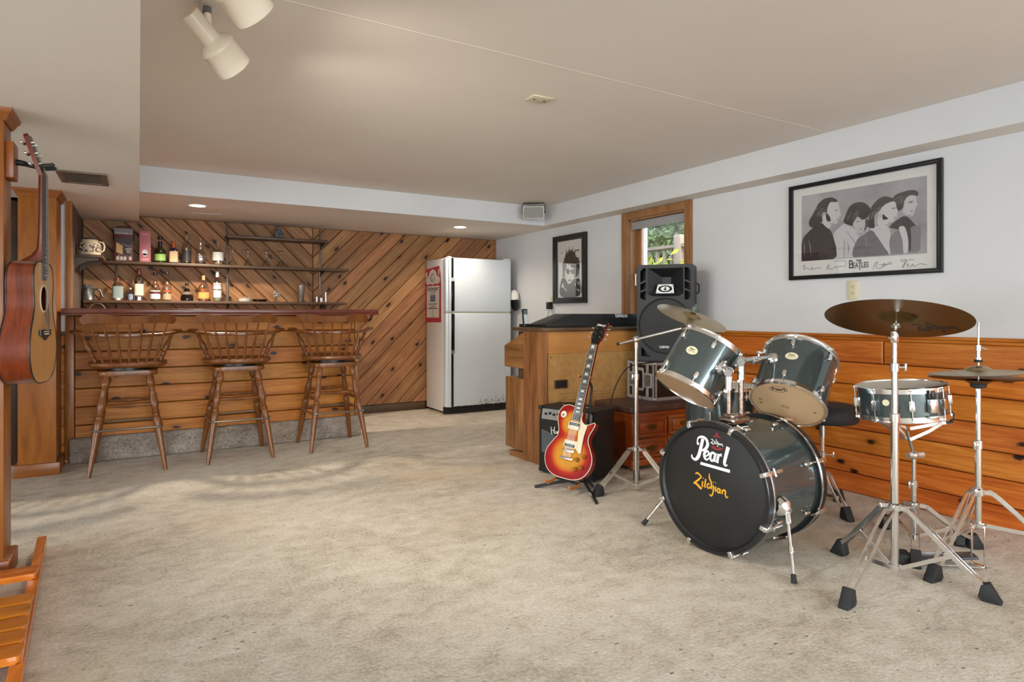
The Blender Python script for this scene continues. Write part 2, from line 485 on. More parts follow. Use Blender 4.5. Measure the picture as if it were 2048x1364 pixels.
struct('trim_5', b, [MT['chevron']])
b = nb(); bx(b, xv, 2.80, YB-.03, YB-.0165, 0, .085, .003)
timber('baseboard_back', b, MT['shelfwood'], None, 0, 35, struct)
b = nb(); bx(b, W-.022, W-.001, YB-.03, YB-.0165, .1, ZS-.001, .002)
timber('trim_6', b, MT['trimwood'], None, 2, 35, struct)

# left end of the bar alcove: dark boarded return with a pine edge
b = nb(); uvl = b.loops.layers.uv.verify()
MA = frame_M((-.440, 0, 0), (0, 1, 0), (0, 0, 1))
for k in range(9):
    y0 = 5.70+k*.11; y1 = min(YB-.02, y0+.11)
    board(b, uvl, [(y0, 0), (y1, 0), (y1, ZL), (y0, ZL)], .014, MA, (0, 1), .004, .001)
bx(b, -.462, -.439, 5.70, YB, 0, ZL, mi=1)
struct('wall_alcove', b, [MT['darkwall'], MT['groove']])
b = nb(); bx(b, -.466, -.424, 5.655, 5.699, 0, ZL-.001, .003)
timber('trim_7', b, MT['trimwood'], None, 2, 35, struct)
# wall to the left of the bar, with a panelled door in it
b = nb()
for x0, x1, z0, z1 in ((XL, -1.62, 0, ZL), (-.74, -.4665, 0, ZL), (-1.62, -.74, 1.93, ZL)):
    bx(b, x0, x1, 5.70, 5.82, z0, z1)
struct('wall_left', b, MT['wall'])
b = nb(); uvl = b.loops.layers.uv.verify()
ML = frame_M((0, 5.70, 0), (1, 0, 0), (0, 0, 1))
for i in range(7): board(b, uvl, [(-.735, rows[i]), (-.468, rows[i]), (-.468, rows[i+1]), (-.735, rows[i+1])], .018, ML, (1, 0), .005, .0006)
bx(b, -.735, -.468, 5.672, 5.6995, .925, .95, .003, 1)
struct('trim_8', b, [MT['plank'], MT['darkwall']])
MT['door'] = wood('door_stain', '#2a1a12', '#3b261a', '#4a3122', .4, 0, vary=.05)
b = nb(); bx(b, -1.62, -.74, 5.745, 5.785, .005, 1.925)
for x0, x1, z0, z1 in ((-1.53, -1.22, 1.05, 1.80), (-1.12, -.82, 1.05, 1.80), (-1.53, -1.22, .2, .9), (-1.12, -.82, .2, .9)):
    bx(b, x0, x1, 5.735, 5.7455, z0, z1, .006)
door = timber('door_1', b, MT['door'], None, 2, 35, struct)
b = nb(); lathe(b, [(0, 0), (.012, .001), (.012, .03), (.026, .04), (.028, .055), (.018, .066), (0, .068)], 16, Matrix.Translation((-1.56, 5.745, .95)) @ Matrix.Rotation(R(90), 4, 'X'))
o = finish('door_knob', b, MT['brass'], door)
b = nb()
for x0, x1, z0, z1 in ((-1.68, -1.62, 0, 1.93), (-.8, -.74, 0, 1.93), (-1.68, -.74, 1.885, 1.945)):
    bx(b, x0, x1, 5.68, 5.7, z0, z1, .004)
timber('trim_9', b, MT['door'], None, 2, 35, struct)

# walls behind the viewpoint; their wide glazed garden doors are unseen, assumed as light sources
b = nb(); SY0, SY1 = -2.2, 3.4
for y0, y1, z0, z1 in ((YF, SY0, 0, ZC), (SY1, YB, 0, ZC), (SY0, SY1, 1.88, ZC), (SY0, SY1, 0, .06)): bx(b, XL-.2, XL, y0, y1, z0, z1)
struct('wall_side', b, MT['wall'])
b = nb()
for k in range(4):
    y = SY0+(SY1-SY0)*k/3; bx(b, XL-.12, XL-.08, y-.03, y+.03, .06, 1.88)
for zz in (.09, 1.85): bx(b, XL-.12, XL-.08, SY0, SY1, zz-.03, zz+.03)
w3 = struct('window_3_assumed', b, MT['white_plastic'])  # frame of the assumed side door, out of view
b = nb(); bx(b, XL-.103, XL-.097, SY0, SY1, .06, 1.88); finish('pane', b, MT['pane'], w3, 0)
b = nb(); DX0, DX1 = -1.6, 3.4
for x0, x1, z0, z1 in ((XL, DX0, 0, ZC), (DX1, W+.2, 0, ZC), (DX0, DX1, 2.02, ZC), (DX0, DX1, 0, .06)): bx(b, x0, x1, YF-.15, YF, z0, z1)
struct('wall_front', b, MT['wall'])
b = nb()
for k in range(4):
    x = DX0+(DX1-DX0)*k/3; bx(b, x-.03, x+.03, YF-.09, YF-.05, .06, 2.02)
for zz in (.08, 2.0): bx(b, DX0, DX1, YF-.09, YF-.05, zz-.03, zz+.03)
w2 = struct('window_2_assumed', b, MT['white_plastic'])  # frame of the assumed front garden door, out of view
b = nb(); bx(b, DX0, DX1, YF-.075, YF-.069, .06, 2.02); finish('pane', b, MT['pane'], w2, 0)

# the oak window on the right wall
w1 = None
b = nb()
for y0, y1, z0, z1 in ((WY1, 4.345, .80, 1.9845), (3.518, WY0, .80, 1.9745), (WY0, WY1, WZ1, 1.9745)):
    bx(b, W-.02, W-.0005, y0, y1, z0, min(z1, ZS-.001), .004)
for y0, y1 in ((4.300, 4.312), (3.548, 3.560)): bx(b, W-.025, W-.018, y0, y1, .80, 1.95, .002)
bx(b, W-.05, W-.0005, 3.50, 4.36, .78, .8, .005)
for y0, y1 in ((WY1-.018, WY1-.0005), (WY0+.0005, WY0+.018)): bx(b, W, W+.14, y0, y1, WZ0, WZ1)
bx(b, W, W+.14, WY0, WY1, WZ1-.018, WZ1-.0005); bx(b, W, W+.14, WY0, WY1, WZ0, WZ0+.018)
w1 = timber('window_1', b, MT['oakframe'], None, 2, 35, struct)
b = nb()
for y0, y1, z0, z1 in ((WY1-.075, WY1-.019, WZ0+.02, WZ1-.02), (WY0+.019, WY0+.045, WZ0+.02, WZ1-.02), (WY0+.02, WY1-.02, WZ1-.07, WZ1-.02), (WY0+.02, WY1-.02, WZ0+.02, WZ0+.07)):
    bx(b, W+.075, W+.11, y0, y1, z0, z1, .003)
timber('window_sash', b, MT['oakframe'], w1, 2)
b = nb(); bx(b, W+.090, W+.094, WY0+.045, WY1-.075, WZ0+.07, WZ1-.07); finish('pane', b, MT['pane'], w1, 0)
b = nb(); tube(b, [(W+.06, WY1-.05, 1.42), (W+.03, WY1-.055, 1.43), (W+.03, WY1-.057, 1.33)], .006, 8); finish('latch', b, MT['chrome_dull'], w1)
MT['shade'] = mat('grey_shade_vinyl', '#9b9a9b', .5)
t = thing('roller_shade', 'grey roller shade rolled up under the head of the oak window', 'shade', (W+.045, (WY0+WY1)/2, 1.86))
b = nb(); cyl(b, (0, -.312, 0), (0, .312, 0), .022, None, 20); finish('roll', b, MT['shade'], t)
b = nb(); bx(b, -.028, -.0225, -.330, .328, -.04, .03, .001); finish('valance', b, MT['shade'], t)

# ------------------------------------------------------------------ outdoors, seen through the window
MT['grass'] = mottled('garden_grass', '#4d5d33', '#6c7d45', 4, .9)
MT['deckwood'] = wood('grey_cedar', '#8a7d6c', '#a99b88', '#bfb29f', .7, 0, vary=.1)
b = nb(); bx(b, W+.23, 24, -6, 22, .2, .5); o = struct('ground_outside', b, MT['grass'])
def leafmat(name, c1, c2):
    m = mat(name, c1, .55, 0, Specular_IOR_Level=.3); n = N(m)
    n.set('Base Color', n.ramp(n.noise(n.co('Object'), 5.5, 3), [(.3, c1), (.7, c2)]))
    return m
MT['leaf_dark'] = leafmat('tree_leaves', '#3f5f36', '#8fae76')
MT['leaf_lime'] = leafmat('shrub_leaves', '#8fa32a', '#d2d957')
MT['bark'] = mat('bark', '#4c4034', .9)
def leaves(bm, c, rad, n, size, hollow=.35):
    for _ in range(n):
        d = Vector((rnd.gauss(0, 1), rnd.gauss(0, 1), rnd.gauss(0, 1))).normalized()
        k = rnd.uniform(hollow, 1)
        p = Vector(c)+Vector((d.x*rad[0], d.y*rad[1], d.z*rad[2]))*k
        q = Quaternion(Vector((rnd.gauss(0, 1), rnd.gauss(0, 1), rnd.gauss(0, 1))).normalized(), rnd.uniform(0, 6))
        s = size*rnd.uniform(.6, 1.3)
        pts = [q @ Vector(v) for v in ((-s, 0, 0), (-.2*s, .35*s, .06*s), (s, 0, 0), (-.2*s, -.35*s, .06*s))]
        bm.faces.new([bm.verts.new(p+v) for v in pts])
def tree(x, y, h, rad, n, label):
    t = thing('garden_tree', label, 'tree', (x, y, .5), 0, 'trees beyond the deck railing')
    b = nb(); cyl(b, (0, 0, 0), (0, 0, h*.6), .16, .09); finish('trunk', b, MT['bark'], t)
    b = nb()
    for k in range(7):
        a = 2*PI*k/7; leaves(b, (rad*.6*math.cos(a), rad*.6*math.sin(a), h*.62+rnd.uniform(-.5, .6)), (rad*.6, rad*.6, h*.34), n//8, .06+.03*rad)
    leaves(b, (0, 0, h*.62), (rad, rad, h*.45), n//8, .06+.03*rad)
    finish('foliage', b, MT['leaf_dark'], t, 'keep')
tree(9.8, 9.7, 4.4, 1.5, 5200, 'leafy green tree seen through the window behind the railing post')
tree(13.8, 12.3, 5.2, 1.8, 5200, 'leafy green tree farther back, seen through the window below the rolled shade')
tree(13.8, 17.6, 5.4, 1.8, 5200, 'leafy green tree beyond the deck, hidden behind the window jamb')
tree(18.5, 15.5, 6.5, 2.6, 5200, 'tall leafy tree far back in the garden, filling the gaps between the nearer crowns')
t = thing('deck_railing', 'weathered wooden deck railing outside the window, balusters under a flat rail', 'railing', (6.0, 0, .5))
b = nb(); bx(b, -.05, .05, 5.0, 8.4, 1.44, 1.48); timber('top_rail', b, MT['deckwood'], t, 1)
b = nb(); bx(b, -.02, .02, 5.0, 8.4, .52, .58); timber('bottom_rail', b, MT['deckwood'], t, 1)
y = 5.35; i = 0
while y < 8.3:
    if not 5.78 < y < 5.99:
        b = nb(); bx(b, -.018, .018, y-.018, y+.018, .579, 1.4395); timber('baluster', b, MT['deckwood'], t, 2)
    y += .135
for y in (5.88, 7.6):
    b = nb(); bx(b, -.06, .06, y-.06, y+.06, 0, 1.60, .008); timber('railing_post', b, MT['deckwood'], t, 2)
t = thing('garden_shrub', 'yellow-green leafy shrub right outside the window, in front of the railing', 'shrub', (5.0, 4.98, .5))
b = nb()
for k in range(9): tube(b, [(0, 0, 0), (rnd.uniform(-.2, .2), rnd.uniform(-.45, .45), .95)], .008, 5)
finish('stems', b, MT['bark'], t)
b = nb()
for k in range(8): leaves(b, (rnd.uniform(-.1, .1), -.6+k*.16, .90+(.16 if k < 3 else 0)+rnd.uniform(-.05, .05)), (.2, .16, .34), 90, .055, .1)
finish('foliage', b, MT['leaf_lime'], t, 'keep')

# ------------------------------------------------------------------ wooden posts on the left
def post(x0, x1, y0, y1, label):
    t = thing('wooden_post', label, 'post', ((x0+x1)/2, (y0+y1)/2, 0), 0, 'square pine posts along the left of the room')
    hx, hy = (x1-x0)/2, (y1-y0)/2
    b = nb(); bx(b, -hx, hx, -hy, hy, .0, ZL-.001, .002); timber('shaft', b, MT['post'], t, 2)
    b = nb(); prof = [(0, .02), (.012, .02), (.018, .075), (.01, .095), (0, .095)]
    bx(b, -hx-.022, hx+.022, -hy-.022, hy+.022, 0, .085, .006); timber('base_moulding', b, MT['post'], t, 0)
    b = nb()
    rings = []
    for d, z in ((.001, ZL-.050), (.005, ZL-.050), (.012, ZL-.040), (.020, ZL-.022), (.028, ZL-.014), (.031, ZL-.0005), (.001, ZL-.0005)):
        rings.append([b.verts.new((sx*(hx+d), sy*(hy+d), z)) for sx, sy in ((-1, -1), (1, -1), (1, 1), (-1, 1))])
    for A, B in zip(rings, rings[1:]):
        for k in range(4): b.faces.new((A[k], A[(k+1) % 4], B[(k+1) % 4], B[k]))
    timber('crown_moulding', b, MT['post'], t, 0)
    return t
post(-.70, -.47, 3.24, 3.41, 'square pine post at the left edge, the acoustic guitar hanging on it')
post(-.685, -.478, 5.22, 5.52, 'square pine post standing between the acoustic guitar and the end of the bar')
b = nb(); bx(b, -.43, -.165, 4.45, 4.83, 1.9045, ZL-.0005, .003)
t = thing('ceiling_vent', 'brown metal air grille in the low ceiling at the left', 'vent', (-.29, 4.64, ZL))
b.free(); b = nb()
for x0, x1, y0, y1 in ((-.125, -.095, -.19, .19), (.095, .125, -.19, .19), (-.095, .095, -.19, -.155), (-.095, .095, .155, .19)): bx(b, x0, x1, y0, y1, -.009, -.0005, .002)
MT['ventmetal'] = mat('brown_vent_enamel', '#6e5d50', .4, .3)
finish('vent_frame', b, MT['ventmetal'], t)
b = nb()
for k in range(13): bx(b, -.093+k*.0155-.002, -.093+k*.0155+.002, -.154, .154, -.007, -.003)
for k in range(9): bx(b, -.094, .094, -.145+k*.036-.0015, -.145+k*.036+.0015, -.0065, -.0035)
finish('grille', b, MT['ventmetal'], t, 0)
b = nb(); bx(b, -.094, .094, -.154, .154, -.0025, -.0008); finish('duct_opening', b, MT['black'], t, 0)
t = thing('ceiling_plate', 'small tan blank cover plate screwed to the middle of the ceiling', 'plate', (1.742, 2.67, ZC))
b = nb(); bx(b, -.058, .058, -.044, .044, -.008, -.0005, .003); finish('cover', b, MT['almond'], t)
b = nb()
for x in (-.03, .03): lathe(b, [(0, -.0105), (.006, -.0105), (.006, -.0075)], 10, Matrix.Translation((x, 0, 0)))
pieces('screw', b, MT['brass'], t)
MT['lampglow'] = emit('recessed_lamp_glow', '#fff3e2', 14)
for i, (x, y, lab) in enumerate(((.417, 5.80, 'round recessed light in the soffit above the bar stools'), (2.846, 5.855, 'round recessed light in the soffit above the fridge'))):
    t = thing('recessed_light', lab, 'ceiling light', (x, y, ZS), 0, 'recessed lights in the bar soffit')
    b = nb(); lathe(b, [(.060, -.0005), (.078, -.0005), (.076, -.006), (.060, -.004)], 32, cap=False); finish('trim_ring', b, MT['white_plastic'], t)
    b = nb(); lathe(b, [(0, -.002), (.060, -.002)], 32, cap=False); finish('lens', b, MT['lampglow'], t)
    L = bpy.data.lights.new('recessed_lamp', 'SPOT'); L.energy = (95, 20)[i]; L.color = (1, .86, .68); L.spot_size = R(150); L.spot_blend = .6; L.shadow_soft_size = .05
    lo = bpy.data.objects.new('recessed_lamp', L); COL.objects.link(lo); lo.location = (x, y, ZS-.02)
b = nb(); bx(b, .40, .645, 6.205, 6.232, ZS-.004, ZS-.0005); o = finish('soffit_slot_cover', b, MT['wall'], None, 0)
tag(o, 'narrow white strip on the soffit behind the recessed light over the bar', 'strip')

# ------------------------------------------------------------------ bar counter
bar_c = thing('bar_counter', 'knotty pine bar counter with a dark red wooden top and carpeted kick step', 'bar counter', (0, 5.55, 0))
b = nb(); uvl = b.loops.layers.uv.verify(); MB_ = frame_M((0, .012, 0), (1, 0, 0), (0, 0, 1))
rowsb = [.16, .268, .402, .536, .670, .805, .940, 1.070]
for i in range(7):
    cut = [(-.402, 1.657)]
    for a, c in cut: board(b, uvl, [(a, rowsb[i]), (c, rowsb[i]), (c, rowsb[i+1]), (a, rowsb[i+1])], .02, MB_, (1, 0), .005, .003)
flatpoly(b, [(-.402, .1), (1.657, .1), (1.657, 1.07), (-.402, 1.07)], .001, MB_, 1)
finish('front_panel', b, [MT['plank'], MT['groove']], bar_c, 0)
b = nb(); bx(b, -.402, 1.657, .0125, .09, 0, 1.069); timber('bar_body', b, MT['plank'], bar_c, 0)
for x0, x1 in ((-.445, -.4025), (1.6575, 1.692)):
    b = nb(); bx(b, x0, x1, -.014, .09, 0, 1.0695, .003); timber('corner_trim', b, MT['trimwood'], bar_c, 2)
b = nb(); bx(b, -.46, 1.79, -.265, .098, 1.0845, 1.119, .005); bx(b, -.46, 1.79, -.262, .098, 1.0705, 1.084, .002)
timber('bar_top', b, MT['barred'], bar_c, 0)
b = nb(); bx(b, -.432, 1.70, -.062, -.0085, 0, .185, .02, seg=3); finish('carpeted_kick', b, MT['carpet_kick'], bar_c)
b = nb(); bx(b, -.39, 1.7, 6.30, 6.683, .86, .90, .004); bx(b, -.39, 1.7, 6.34, 6.683, 0, .8595)
t = tag(timber('back_counter', b, MT['shelfwood'], None, 0), 'low dark counter behind the bar, below the shelves', 'counter')
t = thing('bar_faucet', 'chrome gooseneck faucet rising just above the left end of the bar', 'faucet', (-.305, 6.45, .90))
b = nb(); lathe(b, [(.028, 0.0005), (.028, .01), (.014, .018), (.012, .03)], 16); finish('faucet_base', b, MT['chrome'], t)
b = nb(); tube(b, [(-.055, 0, .02), (-.055, 0, .215)]+[(-.055*math.cos(PI*k/10), -.0, .215+.057*math.sin(PI*k/10)) for k in range(1, 10)]+[(.055, 0, .215), (.055, 0, .16)], .0065, 10); finish('spout', b, MT['chrome'], t)
b = nb(); cyl(b, (.0, 0, .02), (.0, -.05, .05), .006, .009); finish('lever', b, MT['chrome'], t)

# ------------------------------------------------------------------ bar stools
t = None
def make_stool(label):
    t = thing('bar_stool', label, 'bar stool', (0, 0, 0), 0, 'turned wooden bar stools along the bar')
    LP = [(.0125, 0), (.0145, .06), (.0150, .0605), (.0165, .14), (.0170, .1405), (.0185, .22), (.0245, .50), (.0250, .545), (.021, .555), (.024, .568), (.024, .578), (.017, .588), (.0205, .598), (.0165, .612),
          (.021, .64), (.0265, .68), (.0265, .705), (.021, .76), (.0155, .83), (.020, .842), (.020, .852), (.0155, .865), (.022, .885), (.027, .905), (.0255, .925), (.019, .97), (.0165, 1.0)]
    feet = {}
    for sx in (-1, 1):
        for sy in (-1, 1):
            p0 = Vector((sx*.2225, sy*.240, 0)); p1 = Vector((sx*.125, sy*.130, .662)); feet[sx, sy] = (p0, p1)
            b = nb(); turned(b, p0, p1, LP, 16); finish('leg', b, MT['stool'], t)
    def at(sx, sy, z):
        p0, p1 = feet[sx, sy]; return p0.lerp(p1, z/.662)
    SP = [(.009, 0), (.011, .2), (.016, .5), (.011, .8), (.009, 1)]
    for a, c, z in (((-1, -1), (1, -1), .452), ((-1, 1), (1, 1), .452), ((-1, -1), (-1, 1), .40), ((1, -1), (1, 1), .40)):
        b = nb(); turned(b, at(*a, z), at(*c, z), SP, 10); finish('stretcher', b, MT['stool'], t)
    z = .298; o = .026
    cs = [at(sx, sy, z)+Vector((sx*o, sy*o, 0)) for sx, sy in ((-1, -1), (1, -1), (1, 1), (-1, 1))]
    pts = []
    for i in range(4):
        p, q, r_ = cs[i-1], cs[i], cs[(i+1) % 4]
        e1 = (p-q).normalized(); e2 = (r_-q).normalized()
        for k in range(5):
            s = k/4; pts.append(q + e1*.035*(1-s)**2 + e2*.035*s*s)
    b = nb(); tube(b, pts, .0075, 8, True); finish('foot_ring', b, MT['nickel'], t)
    b = nb(); prism(b, rrect(-.178, .178, -.172, .172, .06), .656, .690, bev=.006); finish('seat_mount', b, MT['stool'], t)
    up = []
    b = nb(); lathe(b, [(.135, .6905), (.135, .7095)], 24); up.append(finish('swivel', b, MT['black'], t))
    # dished seat: wide at the front, rounded at the back
    out = catmull([(-.20, .205), (-.10, .222), (0, .226), (.10, .222), (.20, .205), (.238, .12), (.243, 0), (.225, -.11), (.17, -.185), (.09, -.215), (0, -.222), (-.09, -.215), (-.17, -.185), (-.225, -.11), (-.243, 0), (-.238, .12)], 3, True)
    b = nb(); rings = []
    for s, zt in ((.80, .710), (.94, .712), (1.0, .728), (.985, .744), (.92, .749), (.75, .741), (.45, .735), (.15, .734)):
        rings.append([b.verts.new((p.x*s, p.y*s, zt)) for p in out])
    for A, B in zip(rings, rings[1:]):
        for k in range(len(out)): b.faces.new((A[k], A[(k+1) % len(out)], B[(k+1) % len(out)], B[k]))
    b.faces.new(rings[-1]); b.faces.new(rings[0][::-1]); up.append(finish('seat', b, MT['stool'], t, 50))
    # bent arm rail
    rail = catmull([(-.315, .15, .955), (-.29, .02, .948), (-.235, -.12, .940), (-.13, -.215, .936), (0, -.245, .935), (.13, -.215, .936), (.235, -.12, .940), (.29, .02, .948), (.315, .15, .955)], 5)
    b = nb(); bar(b, rail, .052, .023, (1, 0, 0))
    b.free(); b = nb()
    prev = None; n = len(rail)
    for i, p in enumerate(rail):
        tg = (rail[min(i+1, n-1)]-rail[max(i-1, 0)]).normalized(); nn = Vector((tg.y, -tg.x, 0)).normalized()
        w = .022 + .012*abs(i/(n-1)*2-1)**3
        cur = [b.verts.new(p + nn*w*u + Vector((0, 0, v))) for u, v in ((1, -.006), (1, .008), (.7, .012), (-.7, .012), (-1, .008), (-1, -.006), (-.7, -.011), (.7, -.011))]
        if prev:
            for k in range(8): b.faces.new((prev[k], prev[(k+1) % 8], cur[(k+1) % 8], cur[k]))
        else: b.faces.new(cur)
        prev = cur
    b.faces.new(prev); up.append(finish('arm_rail', b, MT['stool'], t, 50))
    # crest rail, bowed and with rounded ears
    b = nb(); prev = None; m = 28
    for i in range(m+1):
        u = i/m*2-1; x = u*.278; y = -.300+.085*u*u
        zt = 1.066+.012*(1-abs(u)**1.5)*0 + .010*math.cos(u*PI*1.0)*-1*.5
        zt = 1.070 + .012*math.exp(-((abs(u)-.72)/.22)**2) - .004*math.exp(-(u/.3)**2)
        zb = 1.018 - .012*max(0, (abs(u)-.80)/.12 if abs(u) < .92 else 1)
        if abs(u) > .86:
            e = math.sqrt(max(0, 1-((abs(u)-.86)/.14)**2)); mid = 1.040; zt = mid+(zt-mid)*e; zb = mid+(zb-mid)*e
            zt = max(zt, mid+.004); zb = min(zb, mid-.004)
        tg = Vector((1, .17*u/.278, 0)).normalized(); nn = Vector((-tg.y, tg.x, 0))*.010
        cur = [b.verts.new(Vector((x, y-(zz-1.04)*.22, zz))+nn*s) for s, zz in ((-1, zb), (-1, zt), (1, zt), (1, zb))]
        if prev:
            for k in range(4): b.faces.new((prev[k], prev[(k+1) % 4], cur[(k+1) % 4], cur[k]))
        else: b.faces.new(cur)
        prev = cur
    b.faces.new(prev); up.append(finish('crest_rail', b, MT['stool'], t, 40))
    for i in range(7):
        u = (i-3)/3
        p0 = Vector((u*.150, -.195+.028*u*u, .742)); p1 = Vector((u*.228, -.300+.085*(u*.82)**2, 1.030))
        b = nb(); turned(b, p0, p1, [(.0065, 0), (.0085, .12), (.0115, .30), (.0085, .48), (.0065, .68), (.0062, 1)], 10); up.append(finish('spindle', b, MT['stool'], t))
    for sx in (-1, 1):
        b = nb(); turned(b, (sx*.196, -.005, .742), (sx*.276, .035, .945), [(.011, 0), (.013, .08), (.017, .14), (.012, .19), (.018, .25), (.018, .28), (.012, .33), (.015, .38), (.021, .48), (.021, .54), (.014, .68), (.010, .78), (.015, .82), (.010, .87), (.014, .93), (.013, 1)], 14)
        up.append(finish('arm_post', b, MT['stool'], t))
    return t, up
st, upper = make_stool('turned wooden bar stool nearest the left post, swivelled square to the bar')
second = dup_tree(st); third = dup_tree(st)
second['label'] = 'turned wooden bar stool in the middle of the three at the bar'
third['label'] = 'turned wooden bar stool at the right end of the bar, turned towards the chevron wall'
for o, x, a in ((st, -.062, 2), (second, .648, -8), (third, 1.370, -14)):
    o.location = (x, 5.228, 0)
    for c in [q for q in bpy.data.objects if q.parent == o]:
        if c.name.split('.')[0] in ('seat', 'arm_rail', 'crest_rail', 'spindle', 'arm_post', 'swivel'): c.rotation_euler = (0, 0, R(a))

# ------------------------------------------------------------------ fridge
MT['fridge'] = mottled('fridge_enamel', '#d2d9df', '#d6dde3', 3, .33)
MT['fridge_side'] = mottled('fridge_side_enamel', '#d6d2ce', '#dcd8d4', 60, .5, bump=.15)
t = thing('fridge', 'white two-door top-freezer fridge with black handle strips in the corner', 'fridge', (2.815, 6.13, 0))
b = nb(); bx(b, 0, .805, .078, .53, .03, 1.680, .006); finish('cabinet', b, MT['fridge_side'], t)
for z0, z1 in ((1.102, 1.686), (.082, 1.090)):
    b = nb(); bx(b, .0, .805, 0, .068, z0, z1, .012, seg=3)
    if z0 < 1:
        for _ in range(150):
            u = min(.78, max(.05, rnd.gauss(.60, .12))); v = .09+abs(rnd.gauss(0, .055))*max(.15, 1-abs(u-.6)*2.5)
            s = rnd.uniform(.0014, .0045); q = ell(u, v, s*rnd.uniform(.7, 1.8), s, 7, rnd.uniform(0, 3))
            flatpoly(b, q, .0006, frame_M((0, 0, 0), (1, 0, 0), (0, 0, 1)), 1)
        for _ in range(60):
            u = rnd.uniform(.05, .79); flatpoly(b, ell(u, .0845, rnd.uniform(.006, .014), rnd.uniform(.002, .005), 8), .0006, frame_M((0, 0, 0), (1, 0, 0), (0, 0, 1)), 1)
    d = finish('freezer_door' if z0 > 1 else 'fridge_door', b, [MT['fridge'], MT['black']], t)
    b = nb(); bx(b, .024, .050, -.030, .0005, z0+.004, z1-.004, .005); finish('handle_rail', b, MT['fridge'], d)
    b = nb(); g0, g1 = (z0+.01, z0+.345) if z0 > 1 else (z1-.415, z1-.01)
    bx(b, .0505, .084, -.012, .0005, z0+.008, z1-.006, .002); bx(b, .0505, .088, -.030, -.0125, g0, g1, .003)
    finish('handle_strip', b, MT['blackgloss'], d)
    b = nb(); zz = g1 if z0 > 1 else g0
    prism(b, [(-.034, -.018), (-.034, .018), (-.004, .034 if z0 > 1 else .018), (-.004, -.018 if z0 > 1 else -.034)], .046, .082, Matrix.Translation((0, 0, zz)) @ frame_M((0, 0, 0), (0, 1, 0), (0, 0, 1)))
    finish('handle_cap', b, MT['chrome'], d)
b = nb(); bx(b, .004, .801, .02, .07, 1.091, 1.101); finish('gasket', b, MT['almond'], t, 0)
b = nb(); bx(b, .0, .805, .045, .077, .012, .079)
for k in range(26): bx(b, .03+k*.03, .048+k*.03, .041, .0455, .02, .07)
finish('toe_grille', b, MT['black'], t, 0)
b = nb(); bx(b, .72, .80, .01, .075, 1.6865, 1.70, .004); bx(b, .02, .06, -.006, .03, 1.6865, 1.697, .003); pieces('hinge_cover', b, MT['white_plastic'], t)
b = nb()
for x in (.04, .76):
    for y in (.12, .48): lathe(b, [(.018, 0), (.018, .0295)], 12, Matrix.Translation((x, y, 0)))
pieces('foot', b, MT['black'], t)
# printed bar towel on the fridge side
MT['towel_red'] = mat('towel_red', '#b3353c', .85); MT['towel_cream'] = mat('towel_cream', '#d9d0c2', .9)
MT['towel_blue'] = mat('towel_blue', '#70758a', .85)
t = thing('bar_towel', 'red and cream beer-label bar towel hung flat on the fridge side', 'towel', (2.8145, 6.475, 1.29))
MTW = frame_M((-.0025, 0, 0), (0, -1, 0), (0, 0, 1))
b = nb(); prism(b, [(-.215, -.305), (.222, -.30), (.225, .1), (.205, .245), (.17, .315), (-.17, .295), (-.215, .265)], -.0022, 0, MTW)
finish('cloth', b, MT['towel_red'], t, 0)
b = nb(); flatpoly(b, [(-.168, -.25), (.172, -.25), (.176, .10), (-.165, .105)], .0005, MTW)
flatpoly(b, ell(-.12, .165, .075, .045, 20), .0005, MTW); flatpoly(b, ell(.125, .165, .075, .045, 20), .0006, MTW); flatpoly(b, ell(.0, .20, .115, .085, 26), .0007, MTW)
flatpoly(b, rrect(-.195, -.155, .20, .262, .012), .0005, MTW); flatpoly(b, rrect(.150, .185, .215, .285, .012), .0005, MTW)
for k in range(9): flatpoly(b, ell(.198, -.12+k*.026, .006, .006, 8), .0005, MTW)
finish('label_panels', b, MT['towel_cream'], t, 0)
b = nb(); flatpoly(b, [(-.07, -.075), (.075, -.075), (.075, .0), (-.07, .0)], .0009, MTW); finish('picture_block', b, MT['towel_blue'], t, 0)
b = nb(); Mz = lambda x, y: MTW @ Matrix.Translation((x, y, .001))
text(b, 'Budweiser', .072, Mz(.003, .072), fat=.001); text(b, 'KING OF BEERS', .026, Mz(.003, .035)); text(b, 'LAGER BEER', .024, Mz(.003, .012))
text(b, 'BREWED BY OUR ORIGINAL', .018, Mz(.003, -.10), fat=.0008); text(b, 'ALL NATURAL', .020, Mz(.003, -.125), fat=.0008); text(b, 'PROCESS FROM THE CHOICEST', .0175, Mz(.003, -.148), fat=.0012)
for k in range(5): flatpoly(b, [(-.02, -.172-k*.012), (.022-k*.004, -.172-k*.012), (.022-k*.004, -.168-k*.012), (-.02, -.168-k*.012)], .001, MTW)
text(b, 'Anheuser', .020, Mz(.003, -.236))
for k in range(26):
    a = rnd.uniform(0, 6.28); r_ = rnd.uniform(.01, .075); ribbon(b, [(r_*math.cos(a)*1.1, .2+r_*.8*math.sin(a)), (r_*math.cos(a+.5)*1.1, .2+r_*.8*math.sin(a+.5)), (r_*math.cos(a+1)*1.1, .2+r_*.8*math.sin(a+1))], .0035, .0012, MTW)
for sx in (-1, 1):
    ribbon(b, [(sx*.1, .14), (sx*.15, .15), (sx*.17, .18), (sx*.12, .20)], .003, .0012, MTW)
finish('print', b, MT['ink'], t, 0)
t = thing('hanging_cap', 'black and white cap hanging on the wall behind the fridge edge', 'cap', (W-.001, 6.17, 1.26))
b = nb(); lathe(b, [(.085, -.02), (.088, .0), (.08, .05), (.055, .08), (.02, .095), (0, .097)], 20, Matrix.Translation((-.052, 0, 0)) @ Matrix.Diagonal((.58, 1, 1, 1))); finish('crown', b, MT['paper'], t)
